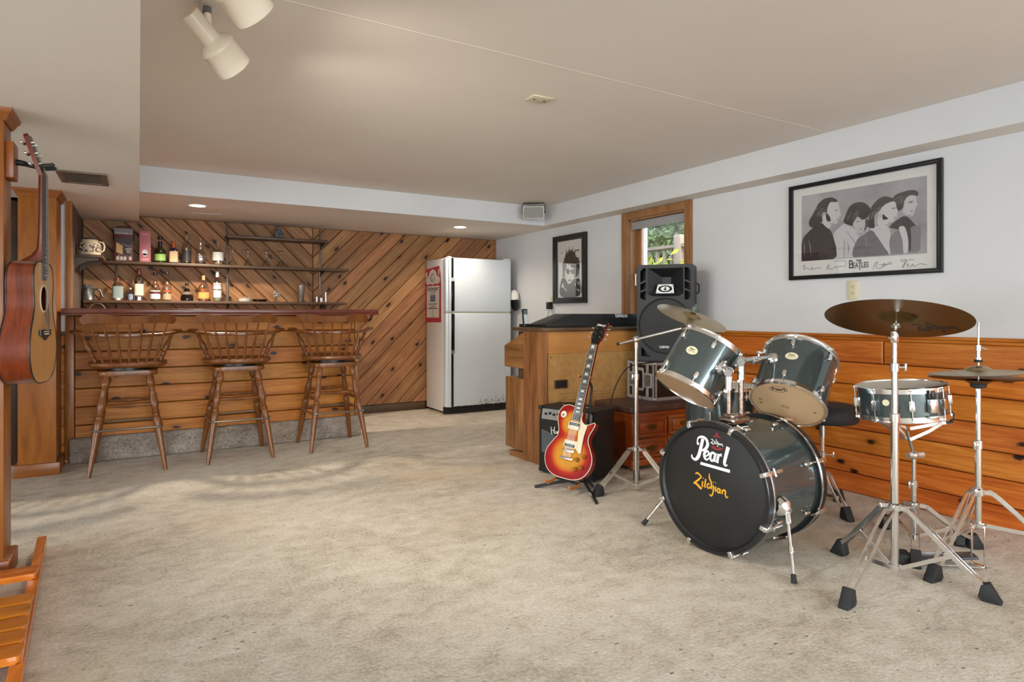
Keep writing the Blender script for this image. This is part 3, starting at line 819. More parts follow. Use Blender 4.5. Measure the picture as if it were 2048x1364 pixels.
b = nb(); prism(b, ell(0, 0, .085, .10, 24), -.006, 0, Matrix.Translation((-.052, -.02, -.06)) @ Matrix.Rotation(R(80), 4, 'Y') @ Matrix.Diagonal((1, .8, 1, 1))); finish('brim', b, MT['black_soft'], t)

# ------------------------------------------------------------------ shelves over the back bar
def shelf(x0, x1, z, y0, label):
    b = nb(); bx(b, x0, x1, y0, 6.6625, z-.024, z, .003)
    return tag(timber('wall_shelf', b, MT['shelfwood'], None, 0), label, 'shelf', 'long shelves on the chevron wall')
Z1, Z2, Z3 = 1.200, 1.543, 1.828
shelf(-.408, 1.85, Z1, 6.465, 'lowest long wall shelf just above the bar, holding the row of short bottles')
shelf(-.408, 1.87, Z2, 6.465, 'middle long wall shelf holding the boxes, bottles and upturned glasses')
shelf(.715, 1.655, Z3, 6.465, 'short top wall shelf with only a grey figurine on it')
for x, z0, z1, lab, zs in ((-.171, 1.05, 1.53, 'short dark shelf standard behind the left bottles', (Z1,)), (.74, 1.05, 1.965, 'long dark shelf standard running up beside the round white-labelled bottle', (Z1, Z2, Z3)), (1.628, 1.05, 1.965, 'long dark shelf standard near the right ends of the shelves', (Z1, Z2, Z3))):
    t = thing('shelf_standard', lab, 'bracket', (x, 6.683, 0), 0, 'slotted standards that carry the shelves')
    b = nb(); bx(b, -.011, .011, -.018, -.0005, z0, z1, .002); finish('strip', b, MT['ventmetal'], t)
    for z in zs:
        b = nb(); prism(b, [(-.018, -.0245), (-.20, -.0245), (-.20, -.036), (-.05, -.06), (-.018, -.08)], -.003, .003, Matrix.Translation((0, 0, z)) @ frame_M((0, 0, 0), (0, 1, 0), (0, 0, 1))); finish('arm', b, MT['black'], t, 0)
t = thing('corner_shelf', 'small dark shelf with a curved bracket on the alcove side wall', 'shelf', (-.4255, 6.0, Z2))
b = nb(); bx(b, .0005, .185, -.12, .46, -.024, 0, .004); timber('shelf_board', b, MT['shelfwood'], t, 1)
b = nb(); q = [(0.001, -.0245), (.155, -.0245), (.15, -.045)]+[(.15-.149*math.sin(R(a)), -.13+.085*math.cos(R(a))) for a in range(10, 91, 16)]
for y in (-.09, .36): prism(b, q, y, y+.02, frame_M((0, 0, 0), (1, 0, 0), (0, 0, 1)) @ Matrix.Diagonal((1, 1, -1, 1)))
pieces('bracket', b, MT['shelfwood'], t)

# ------------------------------------------------------------------ what stands on the shelves
def lathe_sq(bm, prof, seg=32, p=2.0, fy=1.0, M=None, a0=0, a1=360, cap=True):
    M = M or Matrix.Identity(4); rings = []; full = (a1-a0 == 360); n = seg if full else seg+1
    for r, z in prof:
        rg = []
        for k in range(n):
            a = R(a0+(a1-a0)*k/seg); c, s = math.cos(a), math.sin(a)
            g = (abs(c)**p+abs(s)**p)**(-1/p)
            rg.append(bm.verts.new(M @ Vector((r*g*c, r*g*s*fy, z))))
        rings.append(rg)
    for A, B in zip(rings, rings[1:]):
        for k in range(n if full else n-1): bm.faces.new((A[k], A[(k+1) % n], B[(k+1) % n], B[k]))
    if cap and full: bm.faces.new(rings[0][::-1]); bm.faces.new(rings[-1])
def simple(col, rough=.5, **k):
    key = 'c_'+col+str(rough)
    if key not in MT: MT[key] = mat(key.replace('#', ''), col, rough, **k)
    return MT[key]
def bottle(label, x, z, h, r, prof, glass, liquid=None, level=0, labels=(), cap=None, cap_from=.88, p=2.0, fy=1.0, y=6.555, extra=None, name='liquor_bottle', shoulder=None):
    """prof: (radius fraction, height fraction) outline"""
    t = thing(name, label, 'bottle', (x, y, z+.0005))
    pr = [(r*a, h*q) for a, q in prof if q <= cap_from+1e-6]
    def rad(q):
        for (a0, q0), (a1, q1) in zip(prof, prof[1:]):
            if q0 <= q <= q1: return r*(a0+(a1-a0)*(q-q0)/max(1e-6, q1-q0))
        return r*prof[-1][0]
    b = nb(); lathe_sq(b, [(pr[0][0]*.9, 0)]+[(a, max(.003, q)) for a, q in pr], 32, p, fy); finish('glass', b, glass, t)
    if liquid:
        b = nb(); qs = [q for a, q in prof if q < level]+[level]; lathe_sq(b, [(rad(q)*.9, max(.006, q*h)) for q in qs], 24, p, fy); finish('liquid', b, liquid, t)
    for q0, q1, m, *tx in labels:
        b = nb(); lathe_sq(b, [(max(rad(q0), rad(q1))*1.012, q0*h), (max(rad(q0), rad(q1))*1.012, q1*h)], 24, p, fy, a0=195, a1=345)
        l = finish('label', b, m, t)
        if tx:
            b = nb(); text(b, tx[0], tx[1], frame_M((0, -rad((q0+q1)/2)*fy*1.03-.0008, h*(tx[3] if len(tx) > 3 else (q0+q1)/2)), (1, 0, 0), (0, 0, 1)), fat=.0004)
            finish('lettering', b, tx[2], l, 0)
    if cap:
        b = nb(); rc = rad(cap_from)*1.12
        lathe(b, [(rc, h*cap_from), (rc, h*.985), (rc*.8, h), (0, h)], 18); finish('cap', b, cap, t)
    if extra: extra(t, h, r, rad)
    return t
STD = [(.97, 0), (1, .03), (1, .56), (.93, .62), (.62, .70), (.40, .76), (.34, .80), (.33, .97), (.38, .975), (.38, 1)]
TALL = [(.97, 0), (1, .03), (1, .52), (.9, .60), (.55, .70), (.36, .78), (.33, .97), (.38, .98), (.38, 1)]
whisky, amber, brown = simple('#8a4a17', .15), simple('#a2571c', .12), simple('#4a1d10', .12)
plain, pale = MT['clear_warm'], MT['clear']
MT['glass_green'] = glassy('green_bottle_glass', '#5b9a3c', .05, .5); MT['glass_black'] = mat('dark_bottle_glass', '#150c0a', .08)
MT['glass_navy'] = mat('navy_bottle_glass', '#1e1c33', .12); MT['liq_green'] = simple('#6fa53a', .2)
foil_black, foil_or = simple('#191614', .35), simple('#b0582c', .3)
cream, offw = simple('#d4cbbb', .6), simple('#d9d9d6', .6)
# upper long shelf
t = thing('gift_box', 'tall maroon bottle gift box printed with glasses, on the middle shelf', 'box', (-.114, 6.545, Z2+.0005))
b = nb(); bx(b, -.072, .072, -.045, .045, 0, .292, .003); finish('carton', b, simple('#5b1d22', .4), t)
Mf = frame_M((0, -.0455, 0), (1, 0, 0), (0, 0, 1))
b = nb(); flatpoly(b, [(-.071, .235), (.071, .235), (.071, .288), (-.071, .288)], .0004, Mf); flatpoly(b, [(-.06, .005), (-.04, .06), (.02, .005)], .0003, Mf); finish('grey_band', b, simple('#756a70', .5), t, 0)
b = nb(); flatpoly(b, [(-.055, .078), (-.055, .165), (-.008, .135), (-.008, .06)], .0006, Mf); finish('gold_patch', b, simple('#c79a45', .35), t, 0)
b = nb(); flatpoly(b, [(-.004, .06), (-.004, .14), (.05, .12), (.05, .05)], .0004, Mf); flatpoly(b, [(-.068, .20), (.068, .20), (.05, .14), (-.03, .17)], .0004, Mf); finish('dark_patch', b, simple('#2a1418', .5), t, 0)
b = nb(); text(b, 'TASTE THE BEST OF', .0125, Mf @ Matrix.Translation((0, .245, .0008)), fat=.0004)
for x in (-.055, -.025, .0, .04): flatpoly(b, rrect(x, x+.02, .012, .042, .004), .0008, Mf)
for k, w in enumerate((.022, .017, .012)): flatpoly(b, [(.035-w, .115-k*.016), (.035+w, .115-k*.016), (.035+w, .107-k*.016), (.035-w, .107-k*.016)], .0008, Mf)
finish('print', b, simple('#c9bcae', .5), t, 0)
b = nb(); tube(b, [(-.074, 0, .18), (-.078, 0, .27), (-.05, 0, .305), (0, 0, .312), (.05, 0, .305), (.078, 0, .27), (.074, 0, .18)], .004, 8); finish('carry_cord', b, MT['black'], t)
t = thing('gift_box', 'slim pink carton with a silver oval, beside the maroon gift box', 'box', (.049, 6.545, Z2+.0005))
b = nb(); bx(b, -.044, .044, -.042, .042, 0, .275, .002); finish('carton', b, simple('#bb6a70', .45), t)
Mf = frame_M((0, -.0425, 0), (1, 0, 0), (0, 0, 1))
b = nb(); flatpoly(b, ell(-.003, .085, .022, .026, 24), .0006, Mf); flatpoly(b, [(-.014, .05), (.008, .05), (.012, .075), (-.018, .075)], .0006, Mf); finish('silver_oval', b, simple('#cfd2da', .25), t, 0)
b = nb(); text(b, 'P I N K', .017, Mf @ Matrix.Translation((0, .248, .0008)), fat=.0004)
for k, w in enumerate((.03, .022)): flatpoly(b, [(-w, .03-k*.009), (w, .03-k*.009), (w, .026-k*.009), (-w, .026-k*.009)], .0008, Mf)
finish('print', b, simple('#e3c9c6', .5), t, 0)
bottle('green round bottle with a black neck, next to the pink carton', .167, Z2, .244, .046, [(.97, 0), (1, .03), (1, .42), (.92, .48), (.45, .56), (.36, .62), (.36, 1)], MT['glass_green'], MT['liq_green'], .38, [(.08, .32, simple('#9cc46a', .5)), (.62, .8, foil_black)], foil_black, .88)
bottle('dark square-shouldered bottle with orange neck and cream label', .275, Z2, .205, .036, [(1, 0), (1, .55), (.9, .62), (.5, .68), (.36, .70), (.36, 1)], MT['glass_navy'], None, 0, [(.06, .54, simple('#d8b48a', .5))], foil_or, .70, 4.5, .62)
bottle('tall clear bottle with a pouring spout and dark label', .382, Z2, .275, .039, TALL, plain, brown, .06, [(.08, .46, simple('#3a3436', .5))], None, 1.0, extra=lambda t, h, r, rad: (lambda b: (tube(b, [(0, 0, h), (0, 0, h+.012), (-.008, 0, h+.022), (-.016, 0, h+.02)], .006, 8), finish('pourer', b, MT['black'], t)))(nb()))
bottle('clear flask-shaped bottle, nearly empty, right of the spouted bottle', .498, Z2, .238, .044, [(.9, 0), (1, .04), (1, .36), (.86, .46), (.4, .56), (.3, .62), (.27, .97), (.32, .98), (.32, 1)], plain, brown, .10, [], None, 1.0, 2.6, .6)
bottle('squat round clear bottle with a large white label', .646, Z2, .215, .049, [(.98, 0), (1, .03), (1, .52), (.85, .60), (.4, .66), (.26, .70), (.26, .94), (.34, .95), (.34, 1)], pale, simple('#b08a5c', .2), .12, [(.19, .56, offw)], None, 1.0)
MT['stem'] = glassy('stemware_glass', '#e9ece9', .02, .75)
for i, (x, lab) in enumerate(((.775, 'upturned stemmed glass next to the round white-labelled bottle'), (.908, 'second upturned stemmed glass from the white-labelled bottle'), (1.075, 'third upturned stemmed glass from the white-labelled bottle'), (1.21, 'upturned stemmed glass under the grey figurine, last of the four'))):
    b = nb(); z = 0
    pr = [(.040, 0), (.039, .004), (.033, .022), (.020, .045), (.010, .060), (.0045, .072), (.004, .135), (.006, .150), (.020, .156), (.038, .159), (.038, .161), (0, .161)]
    lathe(b, [(.038, .0005)]+pr, 28, cap=False); o = finish('stemmed_glass', b, MT['stem'])
    o.location = (x, 6.545, Z2+.0005); tag(o, lab, 'glass', 'upturned glasses on the middle shelf')
# top shelf ornament
def blob(name, parts, m, parent, vox=.006):
    b = nb()
    for c, r, *s in parts:
        sc = s[0] if s else (1, 1, 1)
        bmesh.ops.create_icosphere(b, subdivisions=2, radius=r, matrix=Matrix.Translation(c) @ Matrix.Diagonal((*sc, 1)))
    o = finish(name, b, m, parent, 60)
    md = o.modifiers.new('fuse', 'REMESH'); md.mode = 'VOXEL'; md.voxel_size = vox; md.use_smooth_shade = True
    return o
MT['pewter'] = mottled('pewter', '#6f6d6c', '#8d8a88', 30, .38, .85, bump=.1)
MT['stone'] = mottled('grey_cast_stone', '#3f3f42', '#77767a', 60, .6, .2, bump=.6)
t = thing('figurine', 'crouching dark grey figurine alone on the top shelf', 'figurine', (1.195, 6.56, Z3+.0005))
blob('figure', [((0, 0, .03), .038, (1.1, 1, .85)), ((0, 0, .07), .032), ((-.006, -.008, .105), .022), ((-.03, 0, .05), .016), ((.03, -.006, .05), .017), ((-.018, 0, .12), .008), ((.008, 0, .122), .008), ((.03, -.02, .015), .016, (1.5, 1, .8)), ((-.028, -.02, .014), .016, (1.4, 1, .8))], MT['stone'], t, .004)
b = nb(); bx(b, -.045, .048, -.03, .03, 0, .006, .002); finish('plinth', b, MT['stone'], t)
# lower shelf
t = thing('tankard', 'grey pewter tankard with a pistol-grip handle, first on the lowest shelf', 'tankard', (-.375, 6.55, Z1+.0005))
b = nb(); lathe(b, [(.048, 0), (.050, .004), (.047, .012), (.042, .098), (.044, .104), (.040, .104), (.038, .095), (.0, .09)], 32); finish('cup', b, MT['pewter'], t)
b = nb(); tube(b, [(.043, 0, .090), (.065, 0, .098), (.085, 0, .085), (.094, 0, .06), (.10, 0, .035), (.112, 0, .025)], [.009, .010, .012, .012, .014, .010], 10); finish('handle', b, MT['pewter'], t)
blob('thumb_piece', [((-.012, 0, .118), .018), ((.016, 0, .122), .016), ((.0, 0, .108), .026, (1.3, 1, .4)), ((-.02, 0, .135), .009), ((.03, 0, .112), .012)], MT['stone'], t, .004)
bottle('clear square bottle with a blue and green picture label, right of the tankard', -.159, Z1, .200, .042, [(1, 0), (1, .62), (.9, .70), (.5, .77), (.28, .80), (.26, 1)], plain, simple('#b5803f', .2), .30, [(.1, .62, simple('#8d9c97', .55))], simple('#8c4a35', .4), .86, 3.5, .8)
bottle('tiny clear sample bottle with a blue label', -.063, Z1, .112, .021, STD, pale, None, 0, [(.08, .5, simple('#8d93b0', .5))], offw, .9)
bottle('tall dark red whiskey bottle with a cream label', .001, Z1, .284, .037, [(1, 0), (1, .64), (.85, .71), (.42, .80), (.33, .84), (.33, 1)], plain, brown, .62, [(.16, .52, cream), (.12, .15, simple('#6d4436', .5))], simple('#5a251d', .35), .82, 3.2, .85)
bottle('clear liqueur bottle with a white label banded in brown', .127, Z1, .256, .043, [(.92, 0), (.95, .03), (1, .30), (.97, .42), (.6, .58), (.36, .66), (.33, .72), (.33, 1)], plain, simple('#b89b80', .25), .2, [(.06, .36, offw), (.24, .32, simple('#5c2b2b', .5))], foil_black, .90)
bottle('clear bottle with a round orange emblem and black cap', .222, Z1, .263, .036, TALL, plain, simple('#bfa27a', .25), .24, [(.04, .24, simple('#b39c7c', .5)), (.29, .37, simple('#a9542c', .5))], foil_black, .93)
bottle('squat black bell-shaped bottle with a bronze seal', .384, Z1, .164, .054, [(.98, 0), (1, .06), (.97, .22), (.82, .42), (.5, .60), (.30, .68), (.26, .74), (.30, 1)], MT['glass_black'], None, 0, [(.36, .52, simple('#7d6a55', .4))], foil_black, .86)
bottle('wide amber bourbon bottle with a tan label and cork stopper', .523, Z1, .240, .047, [(.97, 0), (1, .03), (1, .48), (.9, .56), (.5, .68), (.27, .74), (.27, 1)], plain, amber, .5, [(.10, .34, simple('#d09a4e', .6))], simple('#c2a274', .6), .82, 3.0, .7)
bottle('tall clear rum bottle with a white label, beside the middle standard', .641, Z1, .286, .036, TALL, pale, simple('#b9bba6', .2), .3, [(.40, .60, offw, 'BACARDI', .015, simple('#7a2228', .5), .545), (.12, .36, offw)], offw, .80)
t = thing('ashtray_tin', 'low round tin with a domed lid on the lowest shelf', 'tin', (.884, 6.55, Z1+.0005))
b = nb(); lathe(b, [(.058, 0), (.060, .003), (.060, .026), (.055, .028)], 32); finish('tin', b, simple('#b9b6ae', .35), t)
b = nb(); lathe(b, [(.058, .0285), (.045, .034), (.012, .037), (.008, .040), (.007, .046), (0, .048)], 32); finish('lid', b, simple('#a59a86', .35), t)
t = thing('ashtray', 'flat dark glass ashtray next to the round tin', 'ashtray', (1.018, 6.55, Z1+.0005))
b = nb(); lathe(b, [(.058, 0), (.069, .022), (.060, .022), (.050, .006), (0, .005)], 28); finish('dish', b, MT['blackgloss'], t)
t = thing('crystal_flowers', 'small crystal flower ornament on the lowest shelf', 'ornament', (1.173, 6.55, Z1+.0005))
MT['crystal'] = mat('cut_crystal', '#cfcfd2', .08, .55)
b = nb(); lathe(b, [(.022, 0), (.020, .02), (.012, .04), (.018, .048)], 10); finish('vase', b, MT['clear'], t, 20)
for i, (x, y, z) in enumerate(((-.022, 0, .085), (.02, 0, .078), (0, -.012, .060), (-.008, 0, .1), (.026, .004, .06), (-.02, -.006, .055), (.006, -.01, .082))):
    b = nb(); bmesh.ops.create_icosphere(b, subdivisions=1, radius=.014, matrix=Matrix.Translation((x, y, z))); finish('flower', b, MT['crystal'], t, 0)
t = tag(finish('cocktail_shaker', (lambda b: (lathe(b, [(.026, 0), (.028, .004), (.039, .166), (.040, .170), (.037, .170), (.026, .01), (0, .008)], 32), b)[1])(nb()), MT['chrome_dull']), 'tall steel cocktail shaker cup on the lowest shelf', 'shaker')
t.location = (1.405, 6.55, Z1+.0005)
for nm, x, r0, r1, h, m, lab, cat in (('shot_glass', 1.564, .013, .015, .056, MT['chrome_dull'], 'small steel shot cup right of the cocktail shaker', 'glass'), ('tasting_glass', 1.655, .012, .013, .102, MT['clear'], 'narrow clear tasting glass at the far right of the lowest shelf', 'glass')):
    b = nb(); lathe(b, [(r0, 0), (r1, h), (r1*.9, h), (r0*.85, .006), (0, .005)], 20); o = tag(finish(nm, b, m), lab, cat); o.location = (x, 6.55, Z1+.0005)
bottle('miniature clear bottle between the steel cup and the narrow glass', 1.611, Z1, .092, .014, STD, pale, None, 0, [(.1, .5, offw)], simple('#8d8d92', .4), .9)
# stoneware jar on the corner shelf
MT['stoneware'] = mat('relief_stoneware', '#c9bba2', .45); n = N(MT['stoneware'])
sp = n.n('ShaderNodeSeparateXYZ', i_0=n.n('ShaderNodeTexCoord').outputs['Object'])
band = n.ramp(sp.outputs[2], [(.024, 0.), (.028, 1.), (.088, 1.), (.092, 0.)])
scroll = n.ramp(n.noise(n.co('Object', (30, 30, 34)), 1.0, 1, .4, 2.2), [(.47, 0.), (.5, 1.)])
col = n.mix('#cbbca2', '#3e2b1e', n.math('MULTIPLY', band, scroll)); n.set('Base Color', col)
t = thing('stoneware_jar', 'squat cream and brown stoneware jar on the corner shelf', 'jar', (-.335, 6.02, Z2+.0005))
b = nb(); lathe(b, [(.066, 0), (.072, .006), (.076, .03), (.078, .06), (.074, .09), (.062, .104), (.056, .108), (.056, .118), (.060, .122), (.055, .126), (.050, .12), (.048, .1), (0, .09)], 40); finish('jar', b, MT['stoneware'], t)
b = nb(); tube(b, [(.062, 0, .112), (.09, 0, .106), (.098, 0, .08), (.092, 0, .045), (.074, 0, .03)], .010, 10, flat=(1, .7)); finish('handle', b, cream, t)
b = nb(); lathe(b, [(.056, .127), (.05, .134), (.03, .142), (0, .145)], 32); tube(b, [(.02, 0, .14), (.025, 0, .158), (.04, 0, .162), (.036, 0, .15)], .006, 8); finish('lid', b, MT['pewter'], t)

# ------------------------------------------------------------------ framed pictures: outlines of the printed figures
BAND = {'photo': [(-0.378, 0.236), (0.382, 0.229), (0.382, -0.199), (-0.378, -0.189)], 'coat1': [(-0.378, -0.189), (-0.376, -0.07), (-0.342, -0.013), (-0.248, 0.044), (-0.192, 0.004), (-0.169, -0.025), (-0.15, -0.085), (-0.14, -0.13), (-0.161, -0.19)], 'face1': [(-0.196, 0.14), (-0.177, 0.167), (-0.135, 0.166), (-0.119, 0.122), (-0.114, 0.092), (-0.108, 0.077), (-0.123, 0.072), (-0.117, 0.056), (-0.131, 0.044), (-0.135, 0.028), (-0.169, 0.027), (-0.192, 0.004), (-0.236, 0.05), (-0.232, 0.086), (-0.204, 0.097)], 'hair1': [(-0.325, 0.061), (-0.296, 0.11), (-0.256, 0.171), (-0.216, 0.195), (-0.169, 0.195), (-0.135, 0.175), (-0.138, 0.161), (-0.177, 0.167), (-0.196, 0.14), (-0.204, 0.105), (-0.224, 0.115), (-0.236, 0.087), (-0.232, 0.057), (-0.272, 0.032), (-0.309, 0.025)], 'burn1': [(-0.204, 0.101), (-0.192, 0.092), (-0.177, 0.064), (-0.181, 0.046), (-0.2, 0.053), (-0.208, 0.076)], 'coat2': [(-0.161, -0.188), (-0.15, -0.092), (-0.161, -0.04), (-0.116, 0.006), (-0.071, 0.022), (-0.012, -0.035), (-0.001, -0.072), (-0.012, -0.113), (-0.027, -0.193)], 'face2': [(-0.034, 0.024), (-0.012, 0.05), (0.031, 0.037), (0.052, 0.02), (0.048, -0.014), (0.024, -0.046), (0.002, -0.047), (-0.023, -0.02)], 'hair2': [(-0.093, 0.032), (-0.082, 0.066), (-0.056, 0.12), (-0.019, 0.139), (0.024, 0.136), (0.059, 0.11), (0.073, 0.08), (0.059, 0.047), (0.024, 0.031), (-0.005, 0.056), (-0.027, 0.03), (-0.041, 0.004), (-0.071, 0.015)], 'shade2': [(0.041, 0.029), (0.055, 0.03), (0.055, -0.008), (0.031, -0.04), (0.041, -0.006)], 'coat4': [(0.191, -0.193), (0.178, -0.104), (0.227, -0.055), (0.284, -0.042), (0.334, -0.042), (0.346, -0.095), (0.334, -0.191)], 'dark4': [(0.181, -0.03), (0.233, 0.01), (0.272, 0.019), (0.309, -0.019), (0.322, -0.04), (0.297, -0.05), (0.303, -0.13), (0.29, -0.181), (0.259, -0.072), (0.22, -0.048)], 'shirt4': [(0.233, -0.043), (0.265, -0.04), (0.284, -0.115), (0.281, -0.186), (0.259, -0.185), (0.253, -0.112)], 'face4': [(0.259, 0.067), (0.268, 0.112), (0.294, 0.131), (0.325, 0.126), (0.328, 0.096), (0.333, 0.079), (0.322, 0.058), (0.315, 0.032), (0.306, 0.014), (0.281, 0.021), (0.253, 0.048)], 'hair4': [(0.204, 0.135), (0.227, 0.152), (0.272, 0.161), (0.315, 0.16), (0.337, 0.14), (0.328, 0.122), (0.29, 0.135), (0.265, 0.112), (0.256, 0.074), (0.237, 0.057), (0.217, 0.08)], 'shirt3': [(0.073, -0.038), (0.121, -0.016), (0.168, -0.028), (0.188, -0.064), (0.181, -0.125), (0.188, -0.194), (0.161, -0.194), (0.155, -0.149)], 'coat3': [(-0.027, -0.192), (-0.012, -0.092), (0.031, -0.061), (0.08, -0.039), (0.114, -0.084), (0.155, -0.149), (0.165, -0.193)], 'face3': [(0.121, 0.059), (0.141, 0.091), (0.168, 0.107), (0.211, 0.111), (0.224, 0.065), (0.233, 0.044), (0.224, 0.035), (0.224, 0.018), (0.207, 0.007), (0.201, -0.002), (0.175, -0.006), (0.171, -0.029), (0.141, -0.032), (0.114, -0.001)], 'hair3': [(0.055, -0.008), (0.066, 0.046), (0.08, 0.1), (0.114, 0.136), (0.155, 0.15), (0.207, 0.128), (0.204, 0.108), (0.155, 0.102), (0.134, 0.078), (0.1, 0.055), (0.094, 0.015), (0.097, -0.023), (0.073, -0.024)], 'burn3': [(0.145, 0.049), (0.161, 0.033), (0.175, 0.018), (0.155, 0.014), (0.143, 0.022)]}
PEN = {'eye1': [(-0.15, 0.11), (-0.127, 0.111)], 'mouth1': [(-0.138, 0.053), (-0.119, 0.052)], 'eye2': [(-0.012, 0.02), (0.009, 0.026)], 'mouth2': [(0.008, -0.025), (0.024, -0.022)], 'eye3': [(0.191, 0.073), (0.215, 0.073)], 'mouth3': [(0.206, 0.017), (0.223, 0.021)], 'eye4': [(0.287, 0.089), (0.315, 0.095)], 'mouth4': [(0.295, 0.042), (0.312, 0.043)], 'brow4': [(0.284, 0.093), (0.312, 0.1)], 'lap2': [(-0.071, -0.028), (-0.016, -0.112)], 'lap3': [(0.066, -0.106), (0.121, -0.084)], 'lap3b': [(0.059, -0.189), (0.048, -0.119)], 'lap2b': [(-0.089, -0.188), (-0.089, -0.077)], 'sg1': [(-0.373, -0.227), (-0.354, -0.213), (-0.363, -0.243), (-0.342, -0.233), (-0.313, -0.248), (-0.303, -0.228), (-0.296, -0.247), (-0.272, -0.237), (-0.252, -0.242), (-0.24, -0.236)], 'sg2': [(-0.204, -0.26), (-0.196, -0.224), (-0.185, -0.232), (-0.2, -0.242), (-0.169, -0.251), (-0.146, -0.235), (-0.138, -0.246), (-0.116, -0.237), (-0.082, -0.242)], 'sg2b': [(-0.158, -0.205), (-0.082, -0.208), (-0.08, -0.239)], 'sg3': [(0.087, -0.267), (0.1, -0.234), (0.114, -0.228), (0.104, -0.258), (0.134, -0.263), (0.155, -0.234), (0.148, -0.257), (0.191, -0.23)], 'sg3b': [(0.121, -0.245), (0.198, -0.244)], 'sg4': [(0.256, -0.221), (0.243, -0.227), (0.256, -0.235), (0.272, -0.223), (0.262, -0.262), (0.253, -0.268), (0.259, -0.251), (0.284, -0.23), (0.315, -0.229)], 'sg4b': [(0.281, -0.273), (0.279, -0.249), (0.297, -0.267), (0.309, -0.252), (0.315, -0.268), (0.346, -0.254), (0.382, -0.263)]}
FACE = {'hair': [(-0.132, 0.011), (-0.137, 0.049), (-0.099, 0.097), (-0.077, 0.153), (-0.061, 0.176), (-0.045, 0.15), (-0.029, 0.18), (-0.007, 0.206), (0.003, 0.177), (0.04, 0.19), (0.035, 0.168), (0.082, 0.164), (0.097, 0.108), (0.139, 0.107), (0.159, 0.054), (0.154, -0.007), (0.139, -0.067), (0.077, -0.101), (0.066, -0.051), (0.071, 0.005), (0.014, 0.014), (0.003, 0.052), (-0.023, 0.042), (-0.066, 0.057), (-0.072, 0.02), (-0.088, -0.017), (-0.094, -0.074), (-0.121, -0.072)], 'glasses': [(-0.072, 0.001), (-0.029, 0.003), (-0.002, -0.019), (0.024, -0.008), (0.068, -0.006), (0.068, -0.051), (0.035, -0.055), (0.016, -0.036), (-0.005, -0.028), (-0.018, -0.049), (-0.05, -0.048)], 'jacket': [(-0.16, -0.274), (-0.16, -0.115), (-0.115, -0.082), (-0.088, -0.087), (-0.04, -0.142), (0.003, -0.147), (0.056, -0.106), (0.139, -0.104), (0.169, -0.124), (0.169, -0.268)], 'mouth': [(-0.034, -0.108), (0.014, -0.108), (0.008, -0.119), (-0.029, -0.118)], 'nose': [(-0.01, -0.087), (0.008, -0.085), (0.003, -0.092)], 'bird': [(0.071, 0.175), (0.108, 0.182), (0.154, 0.186), (0.139, 0.172), (0.113, 0.171)], 'bird2': [(-0.171, 0.167), (-0.126, 0.176), (-0.137, 0.167)]}
SLITS = {'slit1': [(-0.154, -0.179), (-0.121, -0.129), (-0.105, -0.181), (-0.045, -0.224), (-0.077, -0.213), (-0.121, -0.18)], 'slit2': [(0.077, -0.141), (0.097, -0.163), (0.099, -0.176), (0.082, -0.166)], 'slit3': [(0.113, -0.201), (0.149, -0.214), (0.154, -0.227), (0.118, -0.216)], 'slit4': [(0.126, 0.007), (0.134, 0.007), (0.134, -0.104), (0.126, -0.103)]}
def picture(name, label, y, z, w, h, fw, mcol, depth=.022):
    t = thing(name, label, 'picture', (W-.001, y, z))
    M = frame_M((0, 0, 0), (0, -1, 0), (0, 0, 1))     # x to the viewer's right, y up, z out of the wall
    b = nb()
    for x0, x1, y0, y1 in ((-w/2, w/2, h/2-fw, h/2), (-w/2, w/2, -h/2, -h/2+fw), (-w/2, -w/2+fw, -h/2+fw, h/2-fw), (w/2-fw, w/2, -h/2+fw, h/2-fw)):
        prism(b, [(x0, y0), (x1, y0), (x1, y1), (x0, y1)], .001, depth, M)
    bmesh.ops.remove_doubles(b, verts=b.verts, dist=.0001)
    finish('frame', b, mcol, t)
    b = nb(); i = fw*.45
    for x0, x1, y0, y1 in ((-w/2+i, w/2-i, h/2-fw*.62, h/2-i), (-w/2+i, w/2-i, -h/2+i, -h/2+fw*.62), (-w/2+i, -w/2+fw*.62, -h/2+i, h/2-i), (w/2-fw*.62, w/2-i, -h/2+i, h/2-i)):
        prism(b, [(x0, y0), (x1, y0), (x1, y1), (x0, y1)], depth, depth+.004, M, bev=.0015)
    finish('frame_bead', b, mcol, t)
    b = nb(); prism(b, [(-w/2+fw, -h/2+fw), (w/2-fw, -h/2+fw), (w/2-fw, h/2-fw), (-w/2+fw, h/2-fw)], .002, .006, M); finish('print_paper', b, MT['paper'], t, 0)
    b = nb(); flatpoly(b, [(-w/2+fw, -h/2+fw), (w/2-fw, -h/2+fw), (w/2-fw, h/2-fw), (-w/2+fw, h/2-fw)], .013, M); finish('glazing', b, MT['glazing'], t, 0)
    return t, M
MT['frame_black'] = mat('black_frame_lacquer', '#17181a', .25)
MT['photo_grey'] = mottled('photo_backdrop', '#8f8d92', '#aeacb0', 4, .6)
t, M = picture('framed_poster', 'wide black-framed black and white poster of four long-haired men over the wainscot', 2.196, 1.612, .925, .618, .026, MT['frame_black'])
PR = (min(p[0] for p in BAND['photo']), max(p[0] for p in BAND['photo']), max(BAND['photo'][2][1], BAND['photo'][3][1]), 1)
def layer(names, m, z, nm):
    b = nb()
    for k in names: flatpoly(b, BAND[k] if k == 'photo' else clip_poly([(q.x, q.y) for q in catmull([(x, y, 0) for x, y in BAND[k]], 4, True)], PR), z, M)
    finish(nm, b, m, t, 0)
g = lambda h: simple(h, .6)
layer(['photo'], MT['photo_grey'], .0065, 'photograph')
layer(['coat4'], g('#807d82'), .0068, 'jacket'); layer(['dark4'], g('#3c393e'), .0070, 'lapel'); layer(['shirt4'], g('#c9c6c9'), .0072, 'shirt')
